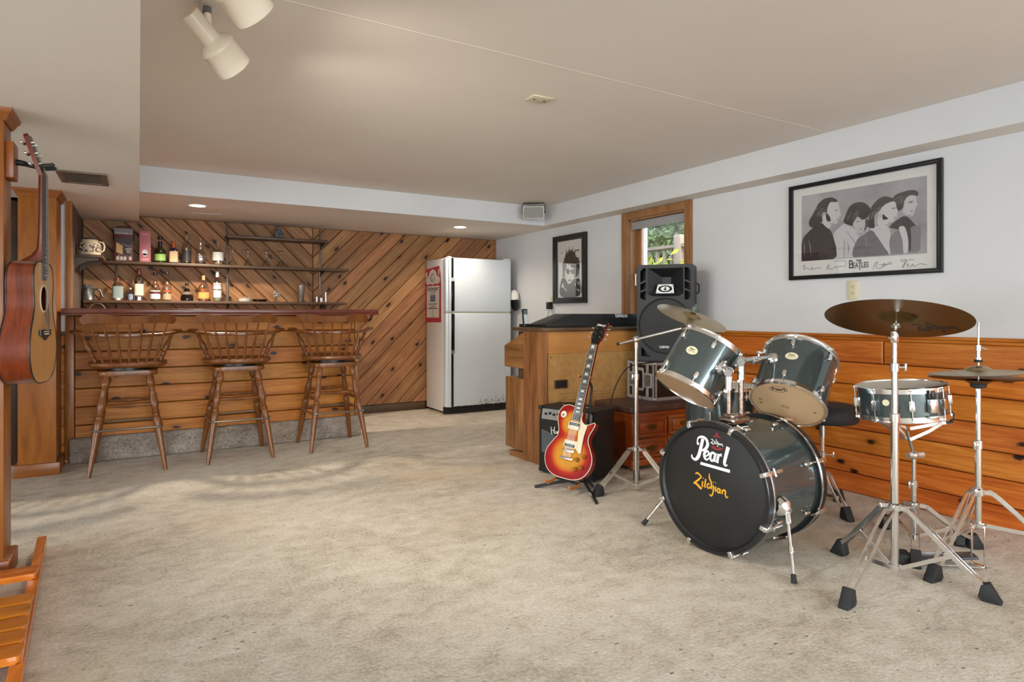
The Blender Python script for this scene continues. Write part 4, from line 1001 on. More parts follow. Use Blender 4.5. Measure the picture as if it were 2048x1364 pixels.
layer(['hair4'], g('#35323a'), .0073, 'hair'); layer(['face4'], g('#c3c0c3'), .0074, 'face')
layer(['coat2'], g('#c2c0c3'), .0076, 'jacket'); layer(['face2'], g('#bbb8bb'), .0078, 'face'); layer(['shade2'], g('#4a464c'), .0079, 'face_shade'); layer(['hair2'], g('#2c292f'), .0080, 'hair')
layer(['shirt3'], g('#c4c2c5'), .0082, 'shirt'); layer(['coat3'], g('#6d6a70'), .0084, 'jacket'); layer(['hair3'], g('#38353a'), .0085, 'hair'); layer(['face3'], g('#c8c5c7'), .0086, 'face')
layer(['burn3'], g('#2a272c'), .0088, 'sideburn')
layer(['coat1'], g('#29262b'), .0082, 'jacket'); layer(['hair1'], g('#2b282d'), .0084, 'hair'); layer(['face1'], g('#c6c3c6'), .0083, 'face'); layer(['burn1'], g('#29262b'), .0086, 'sideburn')
b = nb()
for k, p in PEN.items():
    if k[:2] == 'sg': ribbon(b, p, .0022, .0072, M)
    else: ribbon(b, [p[0], ((p[0][0]+p[1][0])/2, (p[0][1]+p[1][1])/2+.001), p[1]], [.0012, .0038 if k[:3] != 'lap' else .002, .0012], .0092, M)
for i in range(46):                                   # strands of hair
    k = rnd.choice(['hair1', 'hair2', 'hair3', 'hair4']); p = rnd.choice(BAND[k])
    q = rnd.uniform(.5, 1); ribbon(b, [(p[0]+.006, p[1]+.004), (p[0]-.006*q, p[1]-.006*q), (p[0]-.014*q, p[1]-.020*q)], [.0012, .0016, .0006], .0091, M)
finish('pen_lines', b, MT['ink'], t, 0)
b = nb()
for k, dx, dy in (('hair1', -.006, .006), ('hair2', -.004, .012), ('hair3', -.008, .008), ('hair4', -.004, .008)):
    P = BAND[k]; cx = sum(p[0] for p in P)/len(P); cy = sum(p[1] for p in P)/len(P)
    for i in range(9):
        x, y = cx+rnd.uniform(-.04, .03), cy+rnd.uniform(-.02, .03)
        ribbon(b, [(x, y), (x-.012, y-.008), (x-.022, y-.024)], [.001, .003, .0008], .0093, M)
for P in (([(-.365, -.06), (-.355, -.10), (-.36, -.16)]), ([(-.33, -.05), (-.315, -.10), (-.31, -.16)]), ([(-.07, -.09), (-.06, -.13), (-.065, -.17)]), ([(.03, -.06), (.05, -.10), (.045, -.16)]), ([(.30, -.05), (.305, -.10), (.30, -.16)]), ([(.34, -.02), (.35, -.08), (.345, -.15)])):
    ribbon(b, P, [.001, .006, .001], .0093, M)
finish('light_strands', b, simple('#8a868c', .6), t, 0)
b = nb()
for k in ('face1', 'face2', 'face3', 'face4'):
    P = BAND[k]; cx = sum(p[0] for p in P)/len(P); cy = sum(p[1] for p in P)/len(P)
    flatpoly(b, [(cx-.03, cy-.048), (cx+.012, cy-.044), (cx-.004, cy-.058)], .0090, M)
finish('face_shading', b, simple('#aaa7ab', .6), t, 0)
b = nb(); text(b, 'B', .072, M @ Matrix.Translation((-.047, -.233, .0075)), fat=.001, sx=.8); text(b, 'EATLES', .046, M @ Matrix.Translation((.012, -.240, .0075)), fat=.001, sx=.66); text(b, 'THE', .018, M @ Matrix.Translation((.001, -.212, .0075)), fat=.0008)
flatpoly(b, [(.006, -.268), (.011, -.268), (.011, -.235), (.006, -.235)], .0075, M)
finish('lettering', b, MT['ink'], t, 0)

t, M = picture('framed_print', 'tall black-framed print of a wild-haired person in dark glasses near the fridge', 5.139, 1.532, .555, .688, .058, MT['frame_black'], .03)
b = nb()
for k, p in FACE.items(): flatpoly(b, p if k == 'hair' else [(q.x, q.y) for q in catmull([(x, y, 0) for x, y in p], 3, True)], .0068+.0002*len(k)/8, M)
for i in range(60):
    p = rnd.choice(FACE['hair']); ribbon(b, [p, (p[0]+rnd.uniform(-.02, .02), p[1]+rnd.uniform(.0, .03))], .006, .0067, M, smooth=1)
finish('portrait', b, MT['ink'], t, 0)
b = nb()
for k, p in SLITS.items(): flatpoly(b, p, .0078, M)
finish('highlights', b, MT['paper'], t, 0)

# ------------------------------------------------------------------ outlets and the phone
def outlet(label, y, z, plugged=False):
    t = thing('wall_outlet', label, 'outlet', (W-.0005, y, z), 0)
    b = nb(); bx(b, -.006, 0, -.035, .035, -.058, .058, .0025); finish('cover_plate', b, MT['almond'], t)
    for s in (-1, 1):
        b = nb(); prism(b, ell(0, s*.020, .017, .0145, 20), .0062, .0075, frame_M((0, 0, 0), (0, -1, 0), (0, 0, 1))); r_ = finish('receptacle', b, MT['almond'], t)
        b = nb()
        for q in ((-.0065, .002, .0016, .004), (.0065, .002, .0016, .0035)): flatpoly(b, [(q[0]-q[2], s*.02+q[1]-q[3]), (q[0]+q[2], s*.02+q[1]-q[3]), (q[0]+q[2], s*.02+q[1]+q[3]), (q[0]-q[2], s*.02+q[1]+q[3])], .0078, frame_M((0, 0, 0), (0, -1, 0), (0, 0, 1)))
        flatpoly(b, ell(0, s*.02-.008, .0024, .0024, 8), .0078, frame_M((0, 0, 0), (0, -1, 0), (0, 0, 1)))
        finish('slots', b, MT['black'], r_, 0)
    return t
outlet('almond wall outlet under the wide framed poster', 2.232, 1.225)
outlet('almond wall outlet behind the black power adapter, below the tall framed print', 5.462, 1.215)
t = thing('power_adapter', 'black plug-in power adapter with a thin cord on the wall near the phone', 'adapter', (W-.0085, 5.475, 1.175))
b = nb(); bx(b, -.045, -.0005, -.03, .03, -.045, .03, .005); finish('adapter_body', b, MT['black'], t)
b = nb(); tube(b, catmull([(-.03, 0, -.045), (-.035, .0, -.09), (-.08, -.05, -.13), (-.2, -.3, -.17), (-.33, -.85, -.175), (-.42, -1.05, -.1885)], 6), .0025, 6); finish('cord', b, MT['black'], t)

# ------------------------------------------------------------------ organ seen from behind
OX, OY = 2.46, 3.72
t = thing('organ', 'oak home organ standing with its bare fibreboard back to the room', 'organ', (OX, OY, 0))
ME = frame_M((0, 0, 0), (0, 1, 0), (0, 0, 1))          # local x = +Y, y = Z, normal = +X
for x0 in (0, 1.20):
    b = nb()
    prism(b, [(0, 0), (.265, 0), (.265, .955), (0, .955)], x0, x0+.035, ME)
    timber('end_post', b, MT['organ'], t, 2)
    b = nb(); prism(b, [(.266, .945), (.555, .835), (.555, .672), (.266, .672)], x0+.004, x0+.034, ME, bev=.002); timber('key_desk_cheek', b, MT['organ'], t, 1)
    b = nb(); prism(b, [(.266, .055), (.54, .055), (.54, .595), (.266, .595)], x0+.006, x0+.034, ME, bev=.002); timber('lower_end_panel', b, MT['organ'], t, 2)
    b = nb(); prism(b, [(.2, 0), (.45, 0), (.45, .038), (.266, .05)], x0-.012, x0+.04, ME, bev=.003); timber('foot_runner', b, MT['organ'], t, 1)
b = nb(); bx(b, .036, 1.199, .33, .54, .055, .595); timber('lower_front', b, MT['organ'], t, 0)
b = nb(); bx(b, .036, 1.199, .26, .54, .672, .80); timber('key_desk', b, MT['shelfwood'], t, 0)
b = nb(); bx(b, .036, 1.199, .22, .40, .58, .95); timber('inner_panel', b, MT['shelfwood'], t, 0)
b = nb(); bx(b, -.012, 1.245, -.012, .41, .9555, .981, .004); timber('organ_top', b, MT['shelfwood'], t, 0)
b = nb(); bx(b, .036, 1.199, .012, .03, .795, .953, .001); timber('back_rail', b, MT['organback'], t, 0)
MT['fibre'] = mottled('fibreboard', '#ad8048', '#bd8f55', 25, .7, bump=.1)
b = nb(); bx(b, .05, 1.19, .014, .024, .03, .794)
MBk = frame_M((0, .0138, 0), (1, 0, 0), (0, 0, 1))
for i in range(5):
    for k in range(44):
        if (k//9) % 5 != 4: flatpoly(b, ell(.16+k*.0225+(i % 2)*.011, .50-i*.021, .0035, .0035, 8), .0003, MBk, 1)
for x, y in ((.075, .77), (.4, .775), (.8, .775), (1.1, .77)): flatpoly(b, ell(x, y, .005, .005, 8), .0003, MBk, 1)
finish('back_board', b, [MT['fibre'], MT['black']], t, 0)
b = nb(); bx(b, .105, .215, .004, .0138, .545, .605, .002); finish('slot_frame', b, simple('#4a2a18', .5), t)
b = nb(); bx(b, .115, .205, .002, .0039, .553, .597); finish('slot_opening', b, simple('#1c120d', .7), t, 0)
t = thing('keyboard', 'black electronic keyboard lying on the organ top with its back to the room', 'keyboard', (2.53, 3.79, .9815))
b = nb(); prism(b, [(0, 0), (0, .022), (.235, .100), (1.10, .100), (1.10, 0)], -.235, 0, frame_M((0, 0, 0), (1, 0, 0), (0, 0, 1)), bev=.004); finish('housing', b, simple('#161617', .38), t)
b = nb(); bx(b, .24, 1.09, -.0035, -.0002, .062, .066); bx(b, .555, .56, -.0035, -.0002, .068, .097); bx(b, .632, .637, -.0035, -.0002, .068, .097); bx(b, .80, .806, -.0035, -.0002, .068, .097); bx(b, .56, .632, -.0015, -.0002, .068, .097); finish('port_panel', b, simple('#26272a', .3), t)
b = nb(); text(b, 'YAMAHA', .034, frame_M((.705, -.0015, .083), (1, 0, 0), (0, 0, 1)), fat=.0012, sx=.9); finish('lettering', b, MT['white'], t, 0)
t = thing('cordless_phone', 'grey and black cordless phone upright in its cradle on the organ top', 'phone', (2.535, 4.082, .9815))
b = nb(); prism(b, rrect(-.035, .035, -.04, .04, .012), 0, .022, bev=.004); finish('cradle', b, MT['black'], t)
b = nb(); box(b, (0, 0, .075), (.046, .024, .125), Matrix.Rotation(R(-10), 3, 'X'), .008, 3); h = finish('handset', b, MT['black'], t)
b = nb(); Mp = Matrix.Translation((0, 0, .075)) @ Matrix.Rotation(R(-10), 4, 'X') @ frame_M((0, -.0125, 0), (1, 0, 0), (0, 0, 1))
flatpoly(b, rrect(-.019, .019, -.055, .022, .006), .0004, Mp); finish('keypad_plate', b, simple('#a9abad', .35), h, 0)
b = nb()
for i in range(3):
    for k in range(5): flatpoly(b, rrect(-.0155+i*.011, -.0075+i*.011, -.048+k*.012, -.041+k*.012, .002, 2), .0008, Mp)
finish('keys', b, simple('#d3d4d4', .5), h, 0)
b = nb(); flatpoly(b, rrect(-.016, .016, .026, .05, .004), .0006, Mp); finish('display', b, simple('#59626a', .2), h, 0)
b = nb(); box(b, (3.08, 3.755, .9865), (.06, .022, .0098), Matrix.Rotation(R(8), 3, 'Z'), .001); t = tag(timber('wood_block', b, MT['trimwood'], None, 0), 'small pale wood offcut on the organ top in front of the black keyboard', 'block')

# ------------------------------------------------------------------ bench chest, flight case, loudspeaker
t = thing('bench_chest', 'cherry storage bench with carved drawers and a brown leather lid', 'chest', (2.905, 3.295, 0))
BW, BD = .66, .395
b = nb(); bx(b, 0, BW, 0, BD, .055, .385, .002); timber('carcass', b, MT['bench'], t, 0)
b = nb(); bx(b, -.012, BW+.012, -.012, BD, .03, .075, .006); bx(b, -.006, BW+.006, -.006, BD, .37, .395, .004); timber('moulding', b, MT['bench'], t, 0)
for x in (.03, BW-.03):
    for y in (.03, BD-.03):
        b = nb(); lathe(b, [(.018, 0), (.026, .012), (.022, .0295)], 12, Matrix.Translation((x, y, 0))); finish('foot', b, MT['bench'], t)
MT['leather'] = mottled('brown_leather', '#47302a', '#593f37', 14, .42, bump=.25)
b = nb(); bx(b, -.018, BW+.018, -.018, BD, .397, .444, .012, seg=3); finish('padded_lid', b, MT['leather'], t)
Mf = frame_M((0, 0, 0), (1, 0, 0), (0, 0, 1))
for x0, x1 in ((.022, .315), (.335, .64)):
    for z0, z1 in ((.225, .362), (.082, .212)):
        b = nb(); bx(b, x0, x1, -.012, -.0005, z0, z1, .003); d = timber('drawer', b, MT['bench'], t, 0)
        b = nb()
        for a in ((x0+.006, x1-.006, z1-.02, z1-.004), (x0+.006, x1-.006, z0+.004, z0+.02), (x0+.006, x0+.022, z0+.02, z1-.02), (x1-.022, x1-.006, z0+.02, z1-.02)): bx(b, a[0], a[1], -.019, -.0122, a[2], a[3], .003)
        bx(b, x0+.035, x1-.035, -.016, -.0122, z0+.032, z1-.032, .0035)
        timber('panel_moulding', b, MT['bench'], d, 0)
        b = nb(); cx, cz = (x0+x1)/2, (z0+z1)/2
        out = [(-.048, .004), (-.038, .018), (-.022, .012), (-.010, .024), (0, .018), (.010, .024), (.022, .012), (.038, .018), (.048, .004), (.034, -.010), (.018, -.006), (0, -.018), (-.018, -.006), (-.034, -.010)]
        prism(b, [(p.x, p.y) for p in catmull([(x, y, 0) for x, y in out], 3, True)], .0165, .019, Mf @ Matrix.Translation((cx, cz, 0)))
        tube(b, catmull([(cx-.03, -.021, cz+.006), (cx-.028, -.032, cz-.006), (cx-.012, -.034, cz-.018), (cx, -.034, cz-.014), (cx+.012, -.034, cz-.018), (cx+.028, -.032, cz-.006), (cx+.03, -.021, cz+.006)], 4), .0032, 8)
        finish('handle', b, MT['brass'], d)
t = thing('flight_case', 'black and aluminium flight case lying on the leather-topped bench', 'case', (3.215, 3.40, .4465))
CW, CD, CH = .345, .295, .283
MT['lam'] = mat('brown_laminate', '#1f1714', .4); MT['alu'] = mottled('worn_aluminium', '#a3a2a0', '#bcbbb9', 30, .4, .5)
b = nb(); bx(b, .006, CW-.006, .006, CD-.006, .006, CH-.006); finish('case_body', b, MT['lam'], t, 0)
e = .024
def edges():
    for z0, z1 in ((0, e), (CH-e, CH)):
        yield (0, CW, 0, .004, z0, z1); yield (0, .004, 0, CD, z0, z1)
    yield (0, e, 0, CD, CH-.004, CH)
    yield (0, CW, 0, e, CH-.004, CH)
    for y0, y1 in ((0, e), (CD-e, CD)): yield (0, .004, y0, y1, e, CH-e)
    for x0, x1 in ((0, e), (CW-e, CW)): yield (x0, x1, 0, .004, e, CH-e)
b = nb()
for q in edges(): bx(b, *q)
finish('edge_trim', b, MT['alu'], t, 0)
MS = frame_M((-.0003, 0, 0), (0, -1, 0), (0, 0, 1))     # the left face: x = -Y, out = -X
b = nb()
for y in (-.075, -.225): prism(b, [(y-.014, e), (y+.014, e), (y+.014, CH-e), (y-.014, CH-e)], -.002, .002, MS)
pieces('lid_strip', b, MT['alu'], t, 0)
for y in (-.065, -.232):
    b = nb(); prism(b, rrect(y-.042, y+.042, .09, .20, .012), .002, .006, MS, bev=.0015); l = finish('latch', b, MT['alu'], t)
    b = nb(); prism(b, rrect(y-.028, y+.028, .105, .185, .008), .0062, .007, MS); finish('latch_dish', b, simple('#5e5d5c', .35), l, 0)
    b = nb(); prism(b, [(y-.022, .15), (y, .135), (y+.022, .15), (y+.008, .165), (y, .16), (y-.008, .165)], .0072, .012, MS, bev=.001); finish('latch_wing', b, MT['chrome_dull'], l)
b = nb(); prism(b, rrect(-.192, -.108, .065, .235, .014), .002, .0055, MS, bev=.0015); hd = finish('recessed_handle', b, MT['alu'], t)
b = nb(); prism(b, rrect(-.178, -.122, .085, .215, .008), .0057, .0063, MS); finish('handle_dish', b, simple('#171616', .5), hd, 0)
b = nb(); tube(b, [(-.012, .15, .10), (-.026, .15, .11), (-.028, .15, .15), (-.026, .15, .19), (-.012, .15, .20)], .008, 8); finish('handle_grip', b, MT['black'], hd)
for x, y in ((.0, 0), (CW, 0), (0, CD)):
    for z in (.012, CH-.012):
        b = nb(); bmesh.ops.create_uvsphere(b, u_segments=14, v_segments=8, radius=.022, matrix=Matrix.Translation((x+(.012 if x == 0 else -.012), y+(.012 if y == 0 else -.012), z)) @ Matrix.Diagonal((1, 1, .62, 1)))
        finish('ball_corner', b, MT['alu'], t)
b = nb()
for y in [-.03-k*.034 for k in range(8)]:
    for z in (.013, CH-.013): lathe(b, [(.0045, 0), (.004, .002), (0, .003)], 8, MS @ Matrix.Translation((y, z, .0005)))
pieces('rivet', b, MT['chrome_dull'], t)

MT['spk'] = mottled('speaker_plastic', '#121315', '#17181b', 90, .5, bump=.1)
MT['grille'] = mat('speaker_grille', '#17191b', .55); n = N(MT['grille'])
vo = n.n('ShaderNodeTexVoronoi', i_Vector=n.co('Object', (260, 260, 260)), i_Scale=1.0)
n.set('Base Color', n.ramp(vo.outputs['Distance'], [(.3, '#060707'), (.55, '#141618')])); n.bump(vo.outputs['Distance'], .3, .002)
hd = R(53)                                               # cabinet looks along heading 233 degrees
t = thing('loudspeaker', 'large black loudspeaker cabinet standing on the flight case before the window', 'loudspeaker', (3.333, 3.415, .7305), -hd)
def plate(bm, outer, holes, z0, z1, M):
    es = []; vs = []
    def loop(P):
        v = [bm.verts.new(M @ Vector((x, y, z1))) for x, y in P]
        return v, [bm.edges.new((v[i], v[(i+1) % len(v)])) for i in range(len(v))]
    loops = [loop(P) for P in [outer]+holes]
    r = bmesh.ops.triangle_fill(bm, use_beauty=True, use_dissolve=False, edges=[e for _, ee in loops for e in ee])
    for v, _ in loops:
        w = [bm.verts.new(Vector(x.co)+(M.to_3x3() @ Vector((0, 0, z0-z1)))) for x in v]
        for i in range(len(v)): bm.faces.new((v[i], v[(i+1) % len(v)], w[(i+1) % len(v)], w[i]))
SW, SH = .415, .715
Mb = frame_M((0, 0, 0), (1, 0, 0), (0, 0, 1))            # front face: out = -Y
outer = rrect(-SW/2, SW/2, 0, SH, .022)
horn = [(-.128, .688), (.128, .688), (.132, .50), (.10, .482), (0, .478), (-.10, .482), (-.132, .50)]
portL = [(-.182, .47), (-.182, .668), (-.160, .690), (-.140, .690), (-.140, .455), (-.160, .455)]
portR = [(-x, y) for x, y in portL][::-1]
wo = ell(0, .262, .198, .205, 48)
lowL = [(-.175, .035), (-.105, .035), (-.175, .105)]; lowR = [(-x, y) for x, y in lowL][::-1]
b = nb(); plate(b, outer, [horn, portL, portR, wo, lowL, lowR], -.085, 0, Mb); finish('baffle', b, MT['spk'], t, 30)
b = nb(); back = [(x*.72, SH/2+(y-SH/2)*.93) for x, y in outer]; mid = [(x*1.0, y) for x, y in outer]; rings = []
for P, y in ((mid, .0855), (mid, .16), ([(x*.95, SH/2+(y-SH/2)*.985) for x, y in outer], .20), (back, .262)): rings.append([b.verts.new((p[0], y, p[1])) for p in P])
for A, B in zip(rings, rings[1:]):
    for k in range(len(A)): b.faces.new((A[k], A[(k+1) % len(A)], B[(k+1) % len(A)], B[k]))
b.faces.new(rings[0]); b.faces.new(rings[-1]); finish('cabinet', b, MT['spk'], t, 40)
thr = [(-.032, .625), (.032, .625), (.032, .575), (.024, .573), (0, .572), (-.024, .573), (-.032, .575)]
b = nb(); A = [b.verts.new(Mb @ Vector((x, y, -.002))) for x, y in horn]; B = [b.verts.new(Mb @ Vector((x, y, -.080))) for x, y in thr]
for k in range(7): b.faces.new((A[k], A[(k+1) % 7], B[(k+1) % 7], B[k]))
b.faces.new(B); finish('horn', b, MT['spk'], t, 0)
b = nb(); flatpoly(b, wo, -.010, Mb); finish('woofer_grille', b, MT['grille'], t, 0)
b = nb(); tube(b, [Mb @ Vector((x, y, -.004)) for x, y in ell(0, .262, .1965, .2035, 48)], .006, 8, True); finish('grille_ring', b, MT['spk'], t)
for P in (portL, portR):
    sx = 1 if P is portR else -1
    for z in (.535, .600):
        b = nb(); prism(b, [(sx*.1395, z-.010+(0 if sx > 0 else .0)), (sx*.1825, z-.028 if sx > 0 else z-.028), (sx*.1825, z-.014), (sx*.1395, z+.006)], -.06, -.006, Mb); finish('port_louvre', b, MT['spk'], t, 0)
b = nb(); u = Mb @ Matrix.Translation((.0, .535, -.0035)) @ Matrix.Rotation(R(-22), 4, 'X')
prism(b, [(-.066, -.036), (.066, -.036), (.056, .036), (-.056, .036)], -.001, 0, u); s = finish('logo_sticker', b, MT['white'], t, 0)
b = nb(); o1 = ell(0, 0, .051, .028, 28); flatpoly(b, o1, .0006, u)
for x, y in ((-.052, .030), (.052, .030), (-.056, -.029), (-.045, -.03), (.056, -.029), (.046, -.03), (-.048, .02), (.048, .02)): flatpoly(b, [(x-.005, y-.003), (x+.005, y-.003), (x, y+.003)], .0006, u)
finish('logo_ring', b, MT['black'], s, 0)
b = nb(); flatpoly(b, ell(0, 0, .032, .019, 24), .0010, u); finish('logo_disc', b, MT['white'], s, 0)
b = nb(); flatpoly(b, [(.002, .016), (.008, .010), (.004, .002), (.012, -.006), (.004, -.014), (-.008, -.010), (-.012, -.002), (-.002, .002), (-.006, .008)], .0014, u); finish('logo_mark', b, MT['black'], s, 0)
b = nb(); prism(b, [(-.050, .092), (.036, .092), (.036, .118), (-.050, .118)], -.0095, -.006, Mb); s = finish('name_plate', b, MT['black'], t, 0)
b = nb(); text(b, 'CARVIN', .022, Mb @ Matrix.Translation((-.007, .105, -.0055)), fat=.0006, sx=.88); finish('lettering', b, MT['white'], s, 0)
b = nb(); tube(b, [(.205, .17, .50), (.222, .175, .51), (.222, .175, .57), (.205, .17, .58)], .006, 8); finish('side_hook', b, MT['spk'], t)
t = thing('speaker_cable', 'black cable looping down from the flight case to behind the amplifier', 'cable', (3.0, 3.35, .73))
b = nb(); tube(b, catmull([(.35, .02, .0055), (.25, -.005, .006), (.13, .0, .005), (-.04, .03, -.02), (-.12, .06, -.12), (-.16, .09, -.27), (-.175, .10, -.40), (-.18, .11, -.60), (-.15, .12, -.728)], 6), .0042, 8)
finish('cable', b, MT['black'], t)

# ------------------------------------------------------------------ guitar amplifier
ang = math.atan2(-.426, .145)
t = thing('guitar_amplifier', 'black combo guitar amplifier on the carpet behind the sunburst guitar', 'amplifier', (2.351, 3.613, 0), ang)
AW, AD, AH = .452, .245, .455
b = nb(); prism(b, [(0, .012), (AD, .012), (AD, AH), (.022, AH), (.004, .36)], 0, AW, frame_M((0, 0, 0), (0, 1, 0), (0, 0, 1)), bev=.010)
MT['tolex'] = mottled('black_tolex', '#121212', '#191919', 200, .5, bump=.2)
finish('cabinet', b, MT['tolex'], t)
Ma = frame_M((0, -.0005, 0), (1, 0, 0), (0, 0, 1)); Mt_ = Matrix.Translation((0, .0035, .36)) @ Matrix.Rotation(R(-11), 4, 'X') @ frame_M((0, -.0003, 0), (1, 0, 0), (0, 0, 1))
b = nb(); prism(b, [(.024, .008), (AW-.024, .008), (AW-.024, .078), (.024, .078)], 0, .002, Mt_); cp = finish('control_panel', b, simple('#8c8a88', .4), t, 0)
for k in range(9):
    b = nb(); lathe(b, [(.0085, 0), (.0075, .012), (0, .0125)], 14, Mt_ @ Matrix.Translation((.06+k*.034, .05 if k % 2 else .044, .0022))); finish('knob', b, MT['black'], cp)
b = nb(); text(b, 'St', .020, Mt_ @ Matrix.Translation((AW-.09, .056, .0025)), fat=.0003); finish('lettering', b, MT['ink'], cp, 0)
b = nb(); prism(b, rrect(AW-.062, AW-.046, .022, .044, .003), .0022, .006, Mt_); finish('power_switch', b, simple('#7d1c1c', .3), cp)
MT['ampcloth'] = mat('amp_grille_cloth', '#4b4f55', .7); n = N(MT['ampcloth'])
wv = n.n('ShaderNodeTexWave', i_Vector=n.co('Object'), i_Scale=38.0, bands_direction='Z'); n.set('Base Color', n.ramp(wv.outputs[0], [(.2, '#34373c'), (.7, '#666b73')])); n.bump(wv.outputs[0], .4, .003)
b = nb(); prism(b, [(.026, .035), (AW-.026, .035), (AW-.026, .262), (AW-.08, .268), (.28, .248), (.16, .258), (.08, .285), (.026, .298)], 0, .002, Ma @ Matrix.Translation((0, 0, -.004))); finish('grille_cloth', b, MT['ampcloth'], t, 0)
b = nb(); Ml = Ma @ Matrix.Translation((.11, .292, .0030))
for P, w in (([(0, .03), (.003, -.005), (.008, -.02)], .006), ([(.002, .005), (.018, .01), (.028, .012)], .004), ([(.030, .034), (.024, .0), (.028, -.014)], .006), ([(.034, .008), (.036, -.008), (.046, -.006), (.05, .008), (.05, -.010)], .005), ([(.068, .006), (.058, .006), (.056, -.006), (.068, -.004), (.069, .006), (.068, -.022), (.058, -.026)], .005), ([(.076, .02), (.074, -.01)], .005), ([(.075, .0), (.084, .004), (.086, -.010)], .005), ([(.094, -.002), (.104, .002), (.098, .008), (.092, -.002), (.096, -.010), (.108, -.006)], .005), ([(.12, .006), (.112, .004), (.118, -.004), (.112, -.010)], .005)):
    ribbon(b, P, w, 0, Ml)
finish('script_logo', b, MT['white'], t, 0)
b = nb(); bx(b, AW-.065, AW-.045, -.0025, -.0003, .05, .155, .001); finish('side_badge', b, simple('#b9b7b3', .4), t)
b = nb(); tube(b, [(.13, .13, AH+.002), (.15, .13, AH+.018), (.30, .13, AH+.018), (.32, .13, AH+.002)], .009, 8, flat=(1.4, .5)); finish('carry_strap', b, MT['black_soft'], t)
b = nb()
for x in (.13, .32): bx(b, x-.018, x+.018, .118, .142, AH-.001, AH+.006, .002)
pieces('strap_cap', b, MT['chrome'], t)
for x in (.012, AW-.012):
    for y in (.02, AD-.012):
        for z in (.024, AH-.012):
            b = nb(); bx(b, x-.0135, x+.0135, y-.0135 if y > .1 else y-.02, y+.0135, z-.0135, z+.0135, .006); finish('corner_cap', b, MT['black'], t)
for x in (.05, AW-.05):
    for y in (.04, AD-.04):
        b = nb(); lathe(b, [(.014, 0), (.016, .0115)], 12, Matrix.Translation((x, y, 0))); finish('foot', b, MT['black_soft'], t)

# ------------------------------------------------------------------ electric guitar on its stand
GO = Vector((2.202, 3.112, .091)); GT = Vector((2.517, 3.159, 1.026))
gy = (GT-GO).normalized(); nn = Vector((math.sin(R(247)), math.cos(R(247)), .2)); gz = (nn-gy*nn.dot(gy)).normalized(); gx = gy.cross(gz)
Gq = Matrix((gx, gy, gz)).transposed().to_quaternion()
t = thing('electric_guitar', 'cherry sunburst single-cutaway electric guitar leaning on a black stand', 'guitar', GO, 0, None, Gq)
MT['burst'] = mat('cherry_sunburst', '#c9852a', .32, 0, Specular_IOR_Level=.3); n = N(MT['burst'])
o = n.n('ShaderNodeTexCoord').outputs['Object']
def dist(cx, cy, rx, ry):
    mp = n.n('ShaderNodeMapping', i_Vector=o); mp.inputs['Location'].default_value = (-cx/rx, -cy/ry, 0); mp.inputs['Scale'].default_value = (1/rx, 1/ry, 0)
    return n.n('ShaderNodeVectorMath', operation='LENGTH', i_0=mp.outputs[0]).outputs['Value']
d = n.n('ShaderNodeMath', operation='SMOOTH_MIN', i_0=dist(.0, .145, .165, .150), i_1=dist(-.005, .33, .132, .115), i_2=.35).outputs[0]
grain = n.noise(n.co('Object', (26, 5, 5)), 1.0, 3)
gold = n.mix('#b9751a', '#cc9430', grain)
cb = n.ramp(d, [(.42, 0.), (.66, .55), (.86, 1.)])
col = n.mix(gold, '#b52d0a', n.ramp(d, [(.50, 0.), (.76, 1.)])); col = n.mix(col, '#870911', n.ramp(d, [(.66, 0.), (.90, 1.)]))
n.set('Base Color', col)
MT['cherry'] = mat('cherry_lacquer', '#7d1016', .2, 0, Coat_Weight=.2, Coat_Roughness=.05)
MT['ivory'] = mat('ivory_plastic', '#ddd0b4', .35)
out = catmull([(x, y, 0) for x, y in [(0, 0), (.07, .005), (.128, .034), (.161, .092), (.160, .150), (.134, .200), (.110, .240), (.108, .280), (.122, .318), (.131, .348), (.122, .360), (.098, .346), (.068, .338), (.042, .350), (.030, .375), (.028, .405), (.0, .42), (-.03, .432), (-.07, .440), (-.108, .428), (-.133, .395), (-.136, .355), (-.122, .312), (-.108, .275), (-.110, .240), (-.134, .200), (-.160, .150), (-.161, .092), (-.128, .034), (-.07, .005)]], 5, True)
P2 = [(p.x, p.y) for p in out]
b = nb(); prism(b, P2, -.052, -.004, mi=1)
f = flatpoly(b, P2, -.0005, mi=0); r_ = bmesh.ops.inset_individual(b, faces=[f], thickness=.03, depth=.006)
finish('body', b, [MT['burst'], MT['cherry']], t, 50)
b = nb(); tube(b, [(x, y, -.0022) for x, y in P2], .0028, 6, True); finish('binding', b, MT['ivory'], t)
b = nb(); prism(b, [(.034, .375), (.046, .352), (.066, .336), (.088, .338), (.080, .27), (.082, .20), (.086, .168), (.074, .160), (.045, .185), (.045, .24), (.034, .30)], .009, .0115, bev=.0006); finish('pickguard', b, MT['ivory'], t)
for y, top in ((.318, True), (.205, False)):
    b = nb(); prism(b, rrect(-.044, .044, y-.023, y+.023, .006), .006, .0115, bev=.001); p = finish('pickup_ring', b, MT['ivory'], t)
    for k in (-1, 1):
        dark = (k > 0) == top
        b = nb(); prism(b, rrect(-.034, .034, y+k*.0095-.0088, y+k*.0095+.0088, .003), .0117, .0165, bev=.001); c = finish('bobbin', b, MT['black'] if dark else MT['ivory'], p)
        b = nb()
        for i in range(6): lathe(b, [(.0024, .0166), (.0022, .0176), (0, .018)], 8, Matrix.Translation((-.025+i*.01, y+k*.0095, 0)))
        finish('pole_pieces', b, MT['chrome_dull'], c)
b = nb(); prism(b, rrect(-.040, .040, .158, .172, .004), .010, .017, bev=.0015); finish('bridge', b, MT['chrome'], t)
b = nb(); prism(b, rrect(-.044, .044, .112, .126, .006), .010, .020, bev=.003); finish('tailpiece', b, MT['chrome'], t)
